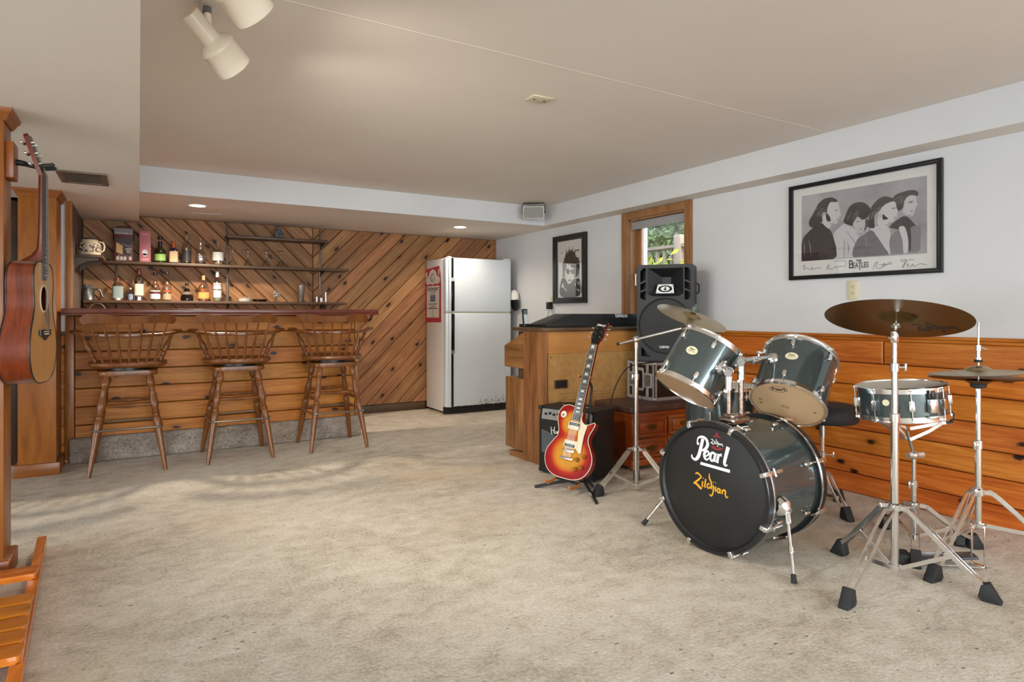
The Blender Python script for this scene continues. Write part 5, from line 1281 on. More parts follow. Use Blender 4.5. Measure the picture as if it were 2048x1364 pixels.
MT['amberknob'] = mat('amber_knob', '#8a5a1e', .15)
for x, y in ((.070, .125), (.112, .150), (.070, .068), (.108, .085)):
    b = nb(); lathe(b, [(.0135, .007), (.0125, .013), (.0105, .019), (.0, .0195)], 20, Matrix.Translation((x, y, 0))); finish('knob', b, MT['amberknob'], t)
b = nb(); lathe(b, [(.021, .006), (.021, .0075), (.007, .008)], 24, Matrix.Translation((-.095, .375, 0))); sw = finish('switch_ring', b, MT['ivory'], t)
b = nb(); cyl(b, (-.095, .375, .008), (-.090, .368, .024), .003, .004); finish('toggle', b, MT['black'], sw)
b = nb(); prism(b, [(-.0275, .36), (.0275, .36), (.0215, .842), (-.0215, .842)], -.020, .0035, bev=.004); finish('neck', b, MT['cherry'], t)
b = nb(); prism(b, [(-.0285, .352), (.0285, .352), (.0220, .842), (-.0220, .842)], .0037, .0105, mi=0)
for x0, x1 in ((-.0285, -.0220), (.0285, .0220)):
    tube(b, [(x0, .352, .0085), (x1, .842, .0085)], .0018, 6, mi=1)
nut = .842; L = .628; fr = [nut-L*(1-2**(-k/12)) for k in range(23)]
for k in range(1, 23):
    if fr[k] > .355: w = .0220+(.0285-.0220)*(nut-fr[k])/.49; bx(b, -w, w, fr[k]-.0007, fr[k]+.0007, .0104, .0113, mi=2)
for k in (1, 3, 5, 7, 9, 12, 15, 17, 19, 21):
    y0, y1 = fr[k], fr[k-1]; m = (y0+y1)/2; hh = (y1-y0)*.32
    if y0 > .36: flatpoly(b, [(-.013, m-hh), (.013, m-hh), (.0105, m+hh), (-.0105, m+hh)], .0109, mi=3)
finish('fretboard', b, [simple('#1d1310', .4), MT['ivory'], MT['chrome'], simple('#c9ccc8', .3)], t)
hm = Matrix.Translation((0, .842, .003)) @ Matrix.Rotation(R(-15), 4, 'X')
hs = catmull([(x, y, 0) for x, y in [(-.022, 0), (-.030, .028), (-.041, .060), (-.036, .110), (-.041, .165), (-.026, .172), (-.010, .163), (0, .170), (.010, .163), (.026, .172), (.041, .165), (.036, .110), (.041, .060), (.030, .028), (.022, 0)]], 3)
b = nb(); prism(b, [(p.x, p.y) for p in hs], -.014, .001, hm, mi=0, mi_side=1); h = finish('headstock', b, [MT['blackgloss'], MT['cherry']], t)
b = nb(); text(b, 'Gibson', .022, hm @ Matrix.Translation((0, .142, .0016)), fat=.0003); finish('lettering', b, MT['white'], h, 0)
for sx in (-1, 1):
    for k in range(3):
        b = nb(); cyl(b, hm @ Vector((sx*.026, .05+k*.036, .001)), hm @ Vector((sx*.026, .05+k*.036, .014)), .0038, .003, 10)
        cyl(b, hm @ Vector((sx*.034, .05+k*.036, -.010)), hm @ Vector((sx*.054, .05+k*.036, -.010)), .0022, None, 8)
        prism(b, ell(sx*.059, .05+k*.036, .0085, .0065, 14), -.0135, -.0065, hm, bev=.002); finish('tuner', b, MT['chrome'], h)
b = nb()
for i in range(6):
    x = -.0175+i*.007; tube(b, [(x*1.35, .119, .0185), (x*1.35, .165, .0185), (x, .845, .0125)], .0006, 4)
finish('strings', b, MT['chrome_dull'], t)

t = thing('guitar_stand', 'black tubular guitar stand with orange rubber arms under the sunburst guitar', 'stand', (2.385, 3.165, 0))
b = nb(); lathe(b, [(.018, .03), (.020, .035), (.020, .085), (.016, .09)], 16); finish('hub', b, MT['black'], t)
for i, (x, y, w) in enumerate(((-.269, .13, 1), (-.151, -.337, 1), (.045, -.06, 0))):
    b = nb(); bar(b, [(0, 0, .052), (x*.55, y*.55, .030), (x, y, .006)], .018, .011, (0, 0, 1)); l = finish('leg', b, MT['black'], t)
    if i == 1:
        b = nb(); d = Vector((x, y, 0)).normalized(); Ms = frame_M((x*.62-d.y*-.0062, y*.62-d.x*.0062, .028), d, (0, 0, 1))
        Ms = frame_M(Vector((x*.66, y*.66, .0245))+Vector((d.y, -d.x, 0))*-.0, d, Vector((0, 0, 1)))
        nrm = d.cross(Vector((0, 0, 1))); 
        side = -1 if nrm.dot(Vector((-.8, -.6, 0))) < 0 else 1
        Ms = frame_M(Vector((x*.66, y*.66, .0235))+nrm*side*.0062, d*side, Vector((0, 0, 1))) @ Matrix.Rotation(R(3), 4, 'Z')
        text(b, 'GUITAR', .017, Ms, fat=.0004); finish('lettering', b, MT['white'], l, 0)
b = nb(); tube(b, [(0, 0, .06), (.03, .008, .20), (.095, .030, .58), (.098, .031, .615), (.085, .027, .64), (.047, .010, .672)], .008, 12); finish('upright', b, MT['black'], t)
MT['rubber_or'] = mat('tan_rubber', '#a9652e', .6)
gxl = gx
c = Vector((2.385, 3.165, 0)); top = Vector((.047, .010, .675))
b = nb()
tube(b, [top+gx*.04+gz*.045, top+gx*.042+gz*.015, top+gx*.025, top-gx*.025, top-gx*.042+gz*.015, top-gx*.04+gz*.045], .007, 10); finish('neck_yoke', b, MT['rubber_or'], t)
cr = GO-c+gy*-.012+gz*-.065
b = nb(); tube(b, [cr+gx*.085, cr-gx*.085], .007, 10); tube(b, [cr, Vector((0, 0, .07))], .007, 10); finish('cradle_bar', b, MT['black'], t)
for s in (-1, 1):
    q = cr+gx*.085*s; fw = Vector((gz.x, gz.y, 0)).normalized()
    b = nb(); tube(b, [q, q+fw*.04-Vector((0, 0, .006)), q+fw*.10-Vector((0, 0, .008)), q+fw*.125+Vector((0, 0, .012))], .0085, 10); finish('cradle_arm', b, MT['rubber_or'], t)

# ------------------------------------------------------------------ acoustic guitar hanging on the near post
nz = Vector((.9925, -.122, 0)).normalized(); gy = Vector((0, 0, 1)); gx = gy.cross(nz)
AO = Vector((-.345, 3.30, .793))
t = thing('acoustic_guitar', 'acoustic guitar with a pale spruce top hanging from the near post', 'guitar', AO, 0, None, Matrix((gx, gy, nz)).transposed().to_quaternion())
half = [(0, 0), (.09, .006), (.158, .040), (.193, .100), (.198, .160), (.178, .225), (.150, .275), (.136, .315), (.136, .355), (.145, .400), (.145, .445), (.128, .482), (.085, .502), (.03, .505)]
pts = [(x, y, 0) for x, y in half]+[(-x, y, 0) for x, y in half[::-1][0:-1]]
P2 = [(p.x, p.y) for p in catmull(pts, 4, True)]
MT['mahog'] = wood('mahogany_sides', '#4d1c0c', '#6e2c12', '#82391a', .28, 0, 'Object', (14, 4, 60), coat=.4)
MT['spruce'] = wood('spruce_top', '#b07f47', '#c5935a', '#cf9f66', .28, 0, 'Object', (70, 1.2, 5), coat=.3)
b = nb()
n_ = len(P2); rings = []
for z, inset, back in ((-.002, 0, 0), (-.108, 0, 1)):
    ring = []
    for x, y in P2:
        zz = z + (back*.02*(y/.505))               # shallower at the upper bout
        ring.append(b.verts.new((x, y, zz)))
    rings.append(ring)
for k in range(n_): b.faces.new((rings[0][k], rings[0][(k+1) % n_], rings[1][(k+1) % n_], rings[1][k]))
b.faces.new(rings[1]); finish('back_and_sides', b, MT['mahog'], t, 40)
b = nb(); plate(b, P2, [ell(0, .352, .050, .050, 32)], -.0018, 0, Matrix.Identity(4)); finish('soundboard', b, MT['spruce'], t, 30)
b = nb(); flatpoly(b, ell(0, .352, .052, .052, 32), -.03); finish('sound_hole', b, simple('#23130b', .8), t, 0)
b = nb(); tube(b, [(x, y, .0005) for x, y in ell(0, .352, .0565, .0565, 40)], .003, 6, True); finish('rosette', b, simple('#d8cbb0', .4), t)
b = nb(); tube(b, [(x, y, -.001) for x, y in P2], .0032, 6, True); tube(b, [(x, y, -.107+.02*(y/.505)) for x, y in P2], .0028, 6, True); finish('binding', b, MT['black'], t)
b = nb(); prism(b, [(.010, .31), (.046, .315), (.066, .335), (.080, .30), (.085, .25), (.072, .225), (.05, .235), (.03, .26)], .0006, .0016); finish('pickguard', b, simple('#3a160d', .25), t)
b = nb(); prism(b, [(-.078, .198), (-.03, .192), (0, .176), (.03, .192), (.078, .198), (.078, .222), (-.078, .222)], .0006, .009, bev=.002); br = finish('bridge', b, simple('#1c1513', .4), t)
b = nb(); prism(b, [(-.037, .211), (.037, .211), (.037, .214), (-.037, .214)], .0092, .0125); finish('saddle', b, MT['ivory'], br, 0)
b = nb()
for i in range(6): lathe(b, [(.003, .0092), (.0025, .012), (0, .0125)], 8, Matrix.Translation((-.027+i*.011, .203, 0)))
finish('bridge_pins', b, MT['ivory'], br)
b = nb(); prism(b, [(-.027, .43), (.027, .43), (.022, .872), (-.022, .872)], .0006, .008)
nut = .872; L = .655
for k in range(1, 21):
    y = nut-L*(1-2**(-k/12)); w = .022+.005*(nut-y)/.44
    if y > .432: bx(b, -w, w, y-.0006, y+.0006, .0079, .0089, mi=1)
for k in (3, 5, 7, 9, 12):
    y = nut-L*(1-2**(-(k-.5)/12)); flatpoly(b, ell(0, y, .003, .003, 10), .0083, mi=2)
finish('fretboard', b, [simple('#20160f', .4), MT['chrome'], MT['ivory']], t)
b = nb(); prev = None
for y, w, dd in ((.50, .028, .095), (.515, .027, .075), (.535, .026, .045), (.56, .0255, .026), (.62, .025, .022), (.74, .0235, .020), (.86, .022, .019), (.885, .022, .017)):
    cur = [b.verts.new((w*math.cos(R(a)), y, -dd*math.sin(R(a)))) for a in range(0, 181, 20)]
    if prev:
        for k in range(9): b.faces.new((prev[k], prev[k+1], cur[k+1], cur[k]))
    else: b.faces.new(cur)
    prev = cur
b.faces.new(prev); finish('neck', b, MT['mahog'], t, 50)
hm = Matrix.Translation((0, .872, .001)) @ Matrix.Rotation(R(-17), 4, 'X')
b = nb(); prism(b, [(-.022, 0), (-.031, .04), (-.035, .09), (-.036, .16), (-.025, .175), (0, .168), (.025, .175), (.036, .16), (.035, .09), (.031, .04), (.022, 0)], -.016, 0, hm, mi=1, mi_side=1)
flatpoly(b, [(-.021, .002), (-.030, .04), (-.034, .09), (-.035, .159), (-.025, .173), (0, .166), (.025, .173), (.035, .159), (.034, .09), (.030, .04), (.021, .002)], .0006, hm, 0)
h = finish('headstock', b, [simple('#2c1a12', .25), MT['mahog']], t)
for sx in (-1, 1):
    for k in range(3):
        b = nb(); cyl(b, hm @ Vector((sx*.024, .045+k*.045, .0007)), hm @ Vector((sx*.024, .045+k*.045, .013)), .004, .003, 10)
        bx_ = hm @ Vector((sx*.026, .045+k*.045, -.0215))
        cyl(b, hm @ Vector((sx*.022, .045+k*.045, -.024)), hm @ Vector((sx*.045, .045+k*.045, -.024)), .007, .004, 10)
        prism(b, ell(sx*.054, .045+k*.045, .010, .0075, 14), -.028, -.020, hm, bev=.002); finish('tuner', b, MT['chrome'], h)
b = nb()
for i in range(6):
    x = -.0175+i*.007; tube(b, [(x*1.5, .213, .0128), (x, .872, .0105)], .0006, 4)
for i in range(6):
    x = -.0175+i*.007; tube(b, [Vector((x, .872, .0105)), hm @ Vector(((-.024 if i < 3 else .024), .045+(i if i < 3 else 5-i)*.045, .006))], .0006, 4)
finish('strings', b, MT['chrome_dull'], t)
t = thing('guitar_hanger', 'black padded guitar hanger on a small wood block screwed to the near post', 'hanger', (-.4695, 3.325, 1.715))
b = nb(); bx(b, .0, .028, -.055, .055, -.075, .075, .004); timber('wall_block', b, MT['post'], t, 2)
b = nb(); cyl(b, (.028, 0, 0), (.060, -.005, -.004), .013, .011, 14); tube(b, [(.05, -.004, -.003), (.085, -.015, -.012), (.105, -.022, -.016)], .010, 10); finish('arm', b, MT['black'], t)
for s in (-1, 1):
    b = nb(); q = Vector((.105, -.022, -.016))
    tube(b, [q, q+Vector((.010, s*.025, 0)), q+Vector((.022, s*.036, .002)), q+Vector((.050, s*.036, .006)), q+Vector((.055, s*.036, .014))], .0085, 10); finish('yoke_arm', b, MT['black_soft'], t)

# ------------------------------------------------------------------ slatted lounger corner at the lower left
t = thing('slatted_lounger', 'orange varnished slatted wooden lounger frame low on the carpet at the near post', 'lounger', (-.36, 2.9, 0))
b = nb()
rail = [(.012, .60, .0), (.0, .60, .03)]
prism(b, rrect(-1.10, .58, .004, .062, .022), -.017, .017, frame_M((.0, 0, 0), (0, 1, 0), (0, 0, 1)) @ Matrix.Rotation(R(0), 4, 'Z'), bev=.004)
rl = timber('side_rail', b, MT['orange'], t, 1); rl.rotation_euler = (0, 0, R(3.4)); rl.location = (.012, .12, 0)
b = nb(); prism(b, rrect(-1.10, .12, .004, .062, .022), -.017, .017, frame_M((-.66, 0, 0), (0, 1, 0), (0, 0, 1)), bev=.004); timber('side_rail', b, MT['orange'], t, 1)
for y, w in ((.16, .095), (-.13, .085), (-.235, .085), (-.34, .085), (-.445, .085), (-.55, .085)):
    b = nb(); xr = .012+(.12-y)*.0594*-1*-1+.012
    prism(b, rrect(-.69, xr, y-w/2, y+w/2, .012), .0625, .086, bev=.006); timber('slat', b, MT['orange'], t, 0)

# ------------------------------------------------------------------ ceiling speaker and spotlights
t = thing('ceiling_speaker', 'small grey speaker on a black bracket in the far upper corner', 'loudspeaker', (3.33, 5.20, ZC-.0005), R(-38))
b = nb(); bar(b, [(-.112, 0, -.105), (-.112, 0, -.018), (-.10, 0, -.006), (.10, 0, -.006), (.112, 0, -.018), (.112, 0, -.105)], .035, .004, (0, 1, 0)); finish('bracket', b, MT['black'], t)
Mr = Matrix.Translation((0, 0, -.092)) @ Matrix.Rotation(R(14), 4, 'X')
b = nb(); prism(b, rrect(-.105, .105, -.062, .062, .014), -.05, .045, Mr @ frame_M((0, 0, 0), (1, 0, 0), (0, 0, 1)), bev=.006); finish('housing', b, simple('#bcb8b0', .5), t)
b = nb(); prism(b, rrect(-.094, .094, -.052, .052, .010), .0452, .048, Mr @ frame_M((0, 0, 0), (1, 0, 0), (0, 0, 1))); finish('grille', b, simple('#8b8984', .6), t)
for s in (-1, 1):
    b = nb(); lathe(b, [(.012, 0), (.012, .008), (0, .009)], 12, Matrix.Translation((s*.106, 0, -.092)) @ Matrix.Rotation(R(90*s), 4, 'Y')); finish('tilt_knob', b, MT['black'], t)
t = thing('track_light', 'cream track with two cylindrical spotlight heads on the ceiling', 'track light', (.205, 2.0, ZC))
b = nb(); bx(b, -.0175, .0175, -.75, .60, -.020, -.0005, .002); finish('track', b, simple('#d9d4cc', .4), t)
for y, dy in ((.432, 0), (-.04, 0)):
    b = nb(); cyl(b, (0, y, -.0205), (0, y, -.042), .013, .015, 16); finish('adapter', b, simple('#5c5d60', .4), t)
    b = nb(); cyl(b, (.001, y, -.0425), (.004, y, -.098), .0125, None, 16); finish('stem', b, MT['cream'], t)
    a0 = Vector((-.060, y-.030, -.064)); a1 = Vector((.098, y+.068, -.190)); d = (a1-a0); 
    M, Ln = along(a0, a1)
    b = nb(); lathe(b, [(0, .0), (.032, .001), (.034, .004), (.034, .100), (.039, .108), (.058, .120), (.066, .132), (.0665, .136), (.064, .139), (.064, Ln), (.060, Ln), (.058, Ln-.03), (.02, Ln-.06), (0, Ln-.06)], 36, M); finish('spot_head', b, MT['cream'], t, 40)
    L = bpy.data.lights.new('track_lamp', 'SPOT'); L.energy = 36; L.color = (1, .93, .80); L.spot_size = R(125); L.spot_blend = .8; L.shadow_soft_size = .05
    lo = bpy.data.objects.new('track_lamp', L); COL.objects.link(lo); lo.parent = t; lo.location = a0+d*(1-.02/Ln); lo.rotation_mode = 'QUATERNION'; lo.rotation_quaternion = (-d).to_track_quat('Z', 'Y')

# ------------------------------------------------------------------ drum kit
MT['lacquer'] = mat('grey_green_lacquer', '#4a5657', .17, .55, Coat_Weight=.7, Coat_Roughness=.06); n = N(MT['lacquer'])
n.set('Base Color', n.ramp(n.noise(n.co('Object', (300, 300, 300)), 1.0, 2), [(.3, '#475253'), (.7, '#525e5f')]))
MT['head_clear'] = mat('tan_drum_head', '#c4a27c', .3, 0, Transmission_Weight=.0)
MT['head_white'] = mat('coated_drum_head', '#d3cdc1', .6)
MT['wornchrome'] = mottled('pitted_chrome', '#b9aea4', '#8f7a6c', 90, .22, 1.0)
MT['badge'] = mat('badge_cream', '#d8cfae', .35)
def lug(parent, L, Rr, a, both=True, hoop=.013):
    """one tension lug with its rods, at angle a around the shell"""
    Mx = Matrix.Rotation(a, 4, 'Z')
    def P(r, t, z): return Mx @ Vector((r, t, z))
    for top in (True, False):
        b = nb()
        z = L-.052 if top else .052
        prism(b, rrect(z-.017, z+.017, -.0085, .0085, .0075), -.002, .015, Matrix.Translation(P(Rr, 0, 0)) @ Mx @ Matrix(((0, 0, 1, 0), (0, 1, 0, 0), (1, 0, 0, 0), (0, 0, 0, 1))), bev=.004)
        z1 = L+.006 if top else -.006
        cyl(b, P(Rr+.0085, 0, z), P(Rr+.0085, 0, z1), .0028, None, 8)
        zz = L-.001 if top else .001
        bx_c = P(Rr+.008, 0, zz); box(b, bx_c, (.012, .016, .012), Matrix.Rotation(a, 3, 'Z'), .002)
        finish('lug', b, MT['chrome'], parent)
def hoop(name, parent, Rr, z, flip=1, h=.024):
    b = nb(); prof = [(Rr+.001, 0), (Rr+.004, 0), (Rr+.004, h*.75), (Rr+.011, h*.75+.001), (Rr+.011, h*.75+.004), (Rr+.002, h+.002), (Rr+.001, h)]
    M = Matrix.Translation((0, 0, z)) @ Matrix.Diagonal((1, 1, flip, 1))
    rings = []
    for r, zz in prof: rings.append([b.verts.new(M @ Vector((r*math.cos(2*PI*k/64), r*math.sin(2*PI*k/64), zz))) for k in range(64)])
    rings.append(rings[0])
    for A, B in zip(rings, rings[1:]):
        for k in range(64): b.faces.new((A[k], A[(k+1) % 64], B[(k+1) % 64], B[k]))
    return finish(name, b, MT['chrome'], parent)
def drum(name, label, c, nrm, Rr, L, nl, roll, bottom_mat, badge_a=None, group=None, cat='drum', lugs=True):
    q = axis_quat(nrm, roll); t = thing(name, label, cat, c, 0, group, q)
    rs = Rr-.012
    b = nb(); lathe(b, [(rs-.006, .012), (rs, .012), (rs, L-.012), (rs-.006, L-.012)], 64, cap=False); finish('shell', b, MT['lacquer'], t)
    hoop('top_hoop', t, rs, L-.020); hoop('bottom_hoop', t, rs, .020, -1)
    b = nb(); lathe(b, [(0, L), (rs-.006, L), (rs+.001, L-.006), (rs+.0015, L-.014)], 64, cap=False); finish('batter_head', b, MT['head_white'], t)
    b = nb(); lathe(b, [(0, 0), (rs-.006, 0), (rs+.001, .006), (rs+.0015, .014)], 64, cap=False); hd = finish('resonant_head', b, bottom_mat, t)
    if lugs:
        for k in range(nl): lug(t, L, rs, 2*PI*(k+.5)/nl)
    if badge_a is not None:
        Mx = Matrix.Rotation(badge_a, 4, 'Z') @ Matrix.Translation((rs, 0, L*.56)) @ Matrix(((0, 0, 1, 0), (1, 0, 0, 0), (0, 1, 0, 0), (0, 0, 0, 1)))
        b = nb(); 
        vs = ell(0, 0, .029, .021, 28)
        f = b.faces.new([b.verts.new(Mx @ Vector((x, y, .0012-(x*x)/(2*rs)))) for x, y in vs]); bd = finish('badge', b, MT['badge'], t, 0)
        b = nb(); text(b, 'Pearl', .013, Mx @ Matrix.Translation((0, .007, .0018)), fat=.0003); ribbon(b, [(-.020, -.005), (-.013, -.001), (-.010, -.007), (-.004, -.001), (.002, -.007), (.008, -.001), (.013, -.006), (.020, -.002)], .0016, .0014, Mx); finish('lettering', b, MT['ink'], bd, 0)
    return t, hd, rs

# bass drum: its axis runs into the room's right-hand wall
BC = Vector((2.215, 1.991, .2965)); BN = Vector((.9957, .0924, 0)); BL = .468; BR = .295
t = thing('bass_drum', 'large grey-green bass drum with a black lettered front head', 'drum', BC, 0, None, axis_quat(BN))
b = nb(); lathe(b, [(.276, .048), (.279, .048), (.279, BL-.048), (.276, BL-.048)], 96, cap=False); finish('shell', b, MT['lacquer'], t)
for nm, z0, z1 in (('front_hoop', 0, .052), ('rear_hoop', BL-.052, BL)):
    b = nb(); ring = [(.277, z0), (BR-.003, z0), (BR, z0+.004), (BR, z1-.004), (BR-.003, z1), (.277, z1), (.277, z0)]
    lathe(b, ring, 96, cap=False); h = finish(nm, b, simple('#1b1d1f', .3), t)
    b = nb(); zi = z1-.010 if z0 == 0 else z0+.010
    lathe(b, [(BR+.0004, zi-.006), (BR+.0012, zi-.005), (BR+.0012, zi+.005), (BR+.0004, zi+.006)], 96, cap=False); finish('hoop_inlay', b, MT['chrome'] if z0 else MT['chrome_dull'], h)
b = nb(); lathe(b, [(0, .014), (.262, .014), (.268, .016), (.2765, .004)], 96, cap=False)
fh = finish('front_head', b, mottled('black_drum_head', '#161514', '#1e1c1b', 5, .5), t)
b = nb(); lathe(b, [(0, BL-.014), (.262, BL-.014), (.2765, BL-.004)], 96, cap=False); finish('batter_head', b, MT['head_white'], t)
# lettering on the front head: local x is to the viewer's left, so mirror it
MF = Matrix.Translation((0, 0, .0135)) @ Matrix(((-1, 0, 0, 0), (0, 1, 0, 0), (0, 0, -1, 0), (0, 0, 0, 1)))
MF = MF @ Matrix.Rotation(R(0), 4, 'Z')
def strokes(S_, M, m, nm, parent, z=.0004):
    b = nb()
    for i, (P, w) in enumerate(S_): ribbon(b, P, w, z+i*.00002, M, smooth=5)
    return finish(nm, b, m, parent, 0)
PEARL = [([(-.070, .040), (-.066, .058), (-.045, .068), (-.022, .062), (-.012, .040), (-.022, .018), (-.040, .006), (-.047, .010)], [.006, .008, .011, .013, .016, .014, .009, .004]),
         ([(-.070, .040), (-.067, .030), (-.060, .036)], [.007, .010, .006]),
         ([(-.040, .060), (-.048, .02), (-.060, -.025), (-.078, -.045), (-.097, -.038), (-.097, -.026)], [.016, .017, .018, .013, .009, .006]),
         ([(-.022, -.018), (-.008, -.008), (-.004, .003), (-.014, .009), (-.027, -.004), (-.026, -.022), (-.014, -.031), (.000, -.020)], [.006, .008, .009, .010, .014, .013, .009, .005]),
         ([(.030, .002), (.020, .009), (.008, .000), (.006, -.020), (.016, -.030), (.026, -.016)], [.009, .010, .013, .013, .009, .006]), ([(.034, .010), (.029, -.012), (.030, -.031)], [.012, .013, .012]),
         ([(.050, .010), (.046, -.012), (.044, -.032)], [.013, .013, .013]), ([(.047, -.008), (.056, .006), (.066, .008)], [.005, .009, .015]),
         ([(.098, .052), (.088, .01), (.082, -.022), (.088, -.033), (.098, -.028)], [.019, .017, .015, .010, .005])]
strokes(PEARL, MF @ Matrix.Translation((-.010, .150, 0)) @ Matrix.Rotation(R(-3), 4, 'Z') @ Matrix.Diagonal((.98, 1, 1, 1)), MT['white'], 'maker_lettering', fh)
b = nb(); flatpoly(b, [(-.058, .104), (.098, .098), (.097, .084), (-.060, .091)], .0005, MF); finish('lettering_underline', b, MT['white'], fh, 0)
ZIL = [([(-.094, .030), (-.080, .036), (-.055, .026)], [.005, .008, .006]), ([(-.055, .026), (-.075, .006), (-.100, -.014)], [.006, .009, .007]), ([(-.102, -.012), (-.080, -.014), (-.056, -.026), (-.050, -.020)], [.006, .011, .010, .004]),
       ([(-.047, .008), (-.048, -.010), (-.043, -.016)], .008), ([(-.045, .020), (-.044, .023)], .007), ([(-.030, .022), (-.033, -.008), (-.028, -.016)], .008),
       ([(-.006, .004), (-.016, .004), (-.019, -.008), (-.010, -.014), (-.001, -.004)], .007), ([(-.010, .052), (-.010, .034), (.004, .012), (.006, -.006), (.002, -.014)], [.003, .008, .009, .008, .006]),
       ([(.017, .006), (.017, -.022), (.009, -.042), (-.004, -.038)], [.008, .008, .007, .004]), ([(.014, .018), (.016, .021)], .007), ([(.030, .004), (.029, -.010), (.034, -.017)], .008), ([(.027, .018), (.029, .021)], .007),
       ([(.054, -.002), (.044, -.001), (.040, -.012), (.048, -.018), (.056, -.008)], .007), ([(.057, .000), (.055, -.012), (.060, -.018)], .008),
       ([(.069, .000), (.068, -.018)], .008), ([(.068, -.006), (.078, .001), (.086, -.004), (.086, -.018), (.094, -.026), (.103, -.020)], [.005, .008, .009, .008, .007, .003])]
strokes(ZIL, MF @ Matrix.Translation((-.004, .006, 0)) @ Matrix.Rotation(R(-4), 4, 'Z') @ Matrix.Diagonal((.92, 1.05, 1, 1)), MT['gold'], 'cymbal_lettering', fh)
Mz = MF @ Matrix.Translation((.030, .205, 0)) @ Matrix.Diagonal((.33, .36, 1, 1))
strokes(ZIL, Mz, MT['white'], 'small_lettering', fh)
strokes([([(-.06, .075), (0, .082), (.06, .075)], .010), ([(-.03, .10), (0, .106), (.03, .10)], .010), ([(-.006, .122), (.006, .122)], .016), ([(-.085, -.052), (-.05, -.072), (0, -.080), (.05, -.072), (.085, -.052)], .014), ([(-.05, -.048), (-.035, -.056), (-.02, -.052)], .010), ([(.02, -.052), (.035, -.058), (.05, -.050)], .010)], Mz, MT['red'], 'emblem_arcs', fh)
for k in range(8):
    a = 2*PI*(k+.5)/8
    for fr in (True, False):
        b = nb(); Mx = Matrix.Rotation(a, 4, 'Z')
        def P(r, tt, z): return Mx @ Vector((r, tt, z if fr else BL-z))
        z = lambda v: v if fr else BL-v
        rot = Matrix.Rotation(a, 3, 'Z')
        box(b, P(BR+.006, 0, .026), (.014, .022, .06), rot, .004); box(b, P(BR-.006, 0, -.0045), (.026, .020, .010), rot, .003)
        cyl(b, P(BR+.010, 0, -.006), P(BR+.010, 0, .118), .0034, None, 8)
        cyl(b, P(BR+.010, -.017, .062), P(BR+.010, .017, .062), .0045, None, 8)
        finish('tension_claw', b, MT['chrome'], t)
        b = nb(); box(b, P(.2865, 0, .122), (.016, .017, .040), rot, .006, 3); finish('lug', b, MT['chrome'], t)
# spurs with rubber tips
Bm = Matrix.Translation(BC) @ axis_quat(BN).to_matrix().to_4x4(); Bi = Bm.inverted()
for base, foot in (((2.345, 1.690, .25), (2.245, 1.585, .008)), ((2.315, 2.300, .22), (2.215, 2.425, .008))):
    p, q = Vector(base), Vector(foot); d = (q-p).normalized()
    b = nb(); cyl(b, Bi @ (p-d*.03), Bi @ (p+d*.05), .013, None, 16); lathe(b, [(.042, -.02), (.040, .008), (.024, .024), (.020, .034)], 20, Bi @ along(Vector((p.x, BC.y+(p.y-BC.y)*.93, p.z+.012)), Vector((p.x, BC.y+(p.y-BC.y)*1.2, p.z-.03)))[0])
    sp = finish('spur_bracket', b, MT['chrome'], t)
    b = nb(); cyl(b, Bi @ p, Bi @ (p+d*((q-p).length-.012)), .0065, None, 12); sp2 = finish('spur', b, MT['chrome'], t)
    b = nb(); cyl(b, Bi @ (q-d*.034), Bi @ q, .010, .012, 14); finish('rubber_tip', b, MT['black_soft'], sp2)
    b = nb(); m = p+d*(q-p).length*.55; cyl(b, Bi @ (m-d*.012), Bi @ (m+d*.012), .0105, None, 12); s_ = d.cross(Vector((0, 0, 1))).normalized(); cyl(b, Bi @ m, Bi @ (m+Vector((.03, -.005, -.012))), .003, None, 8); finish('spur_wing_nut', b, MT['chrome'], sp2)
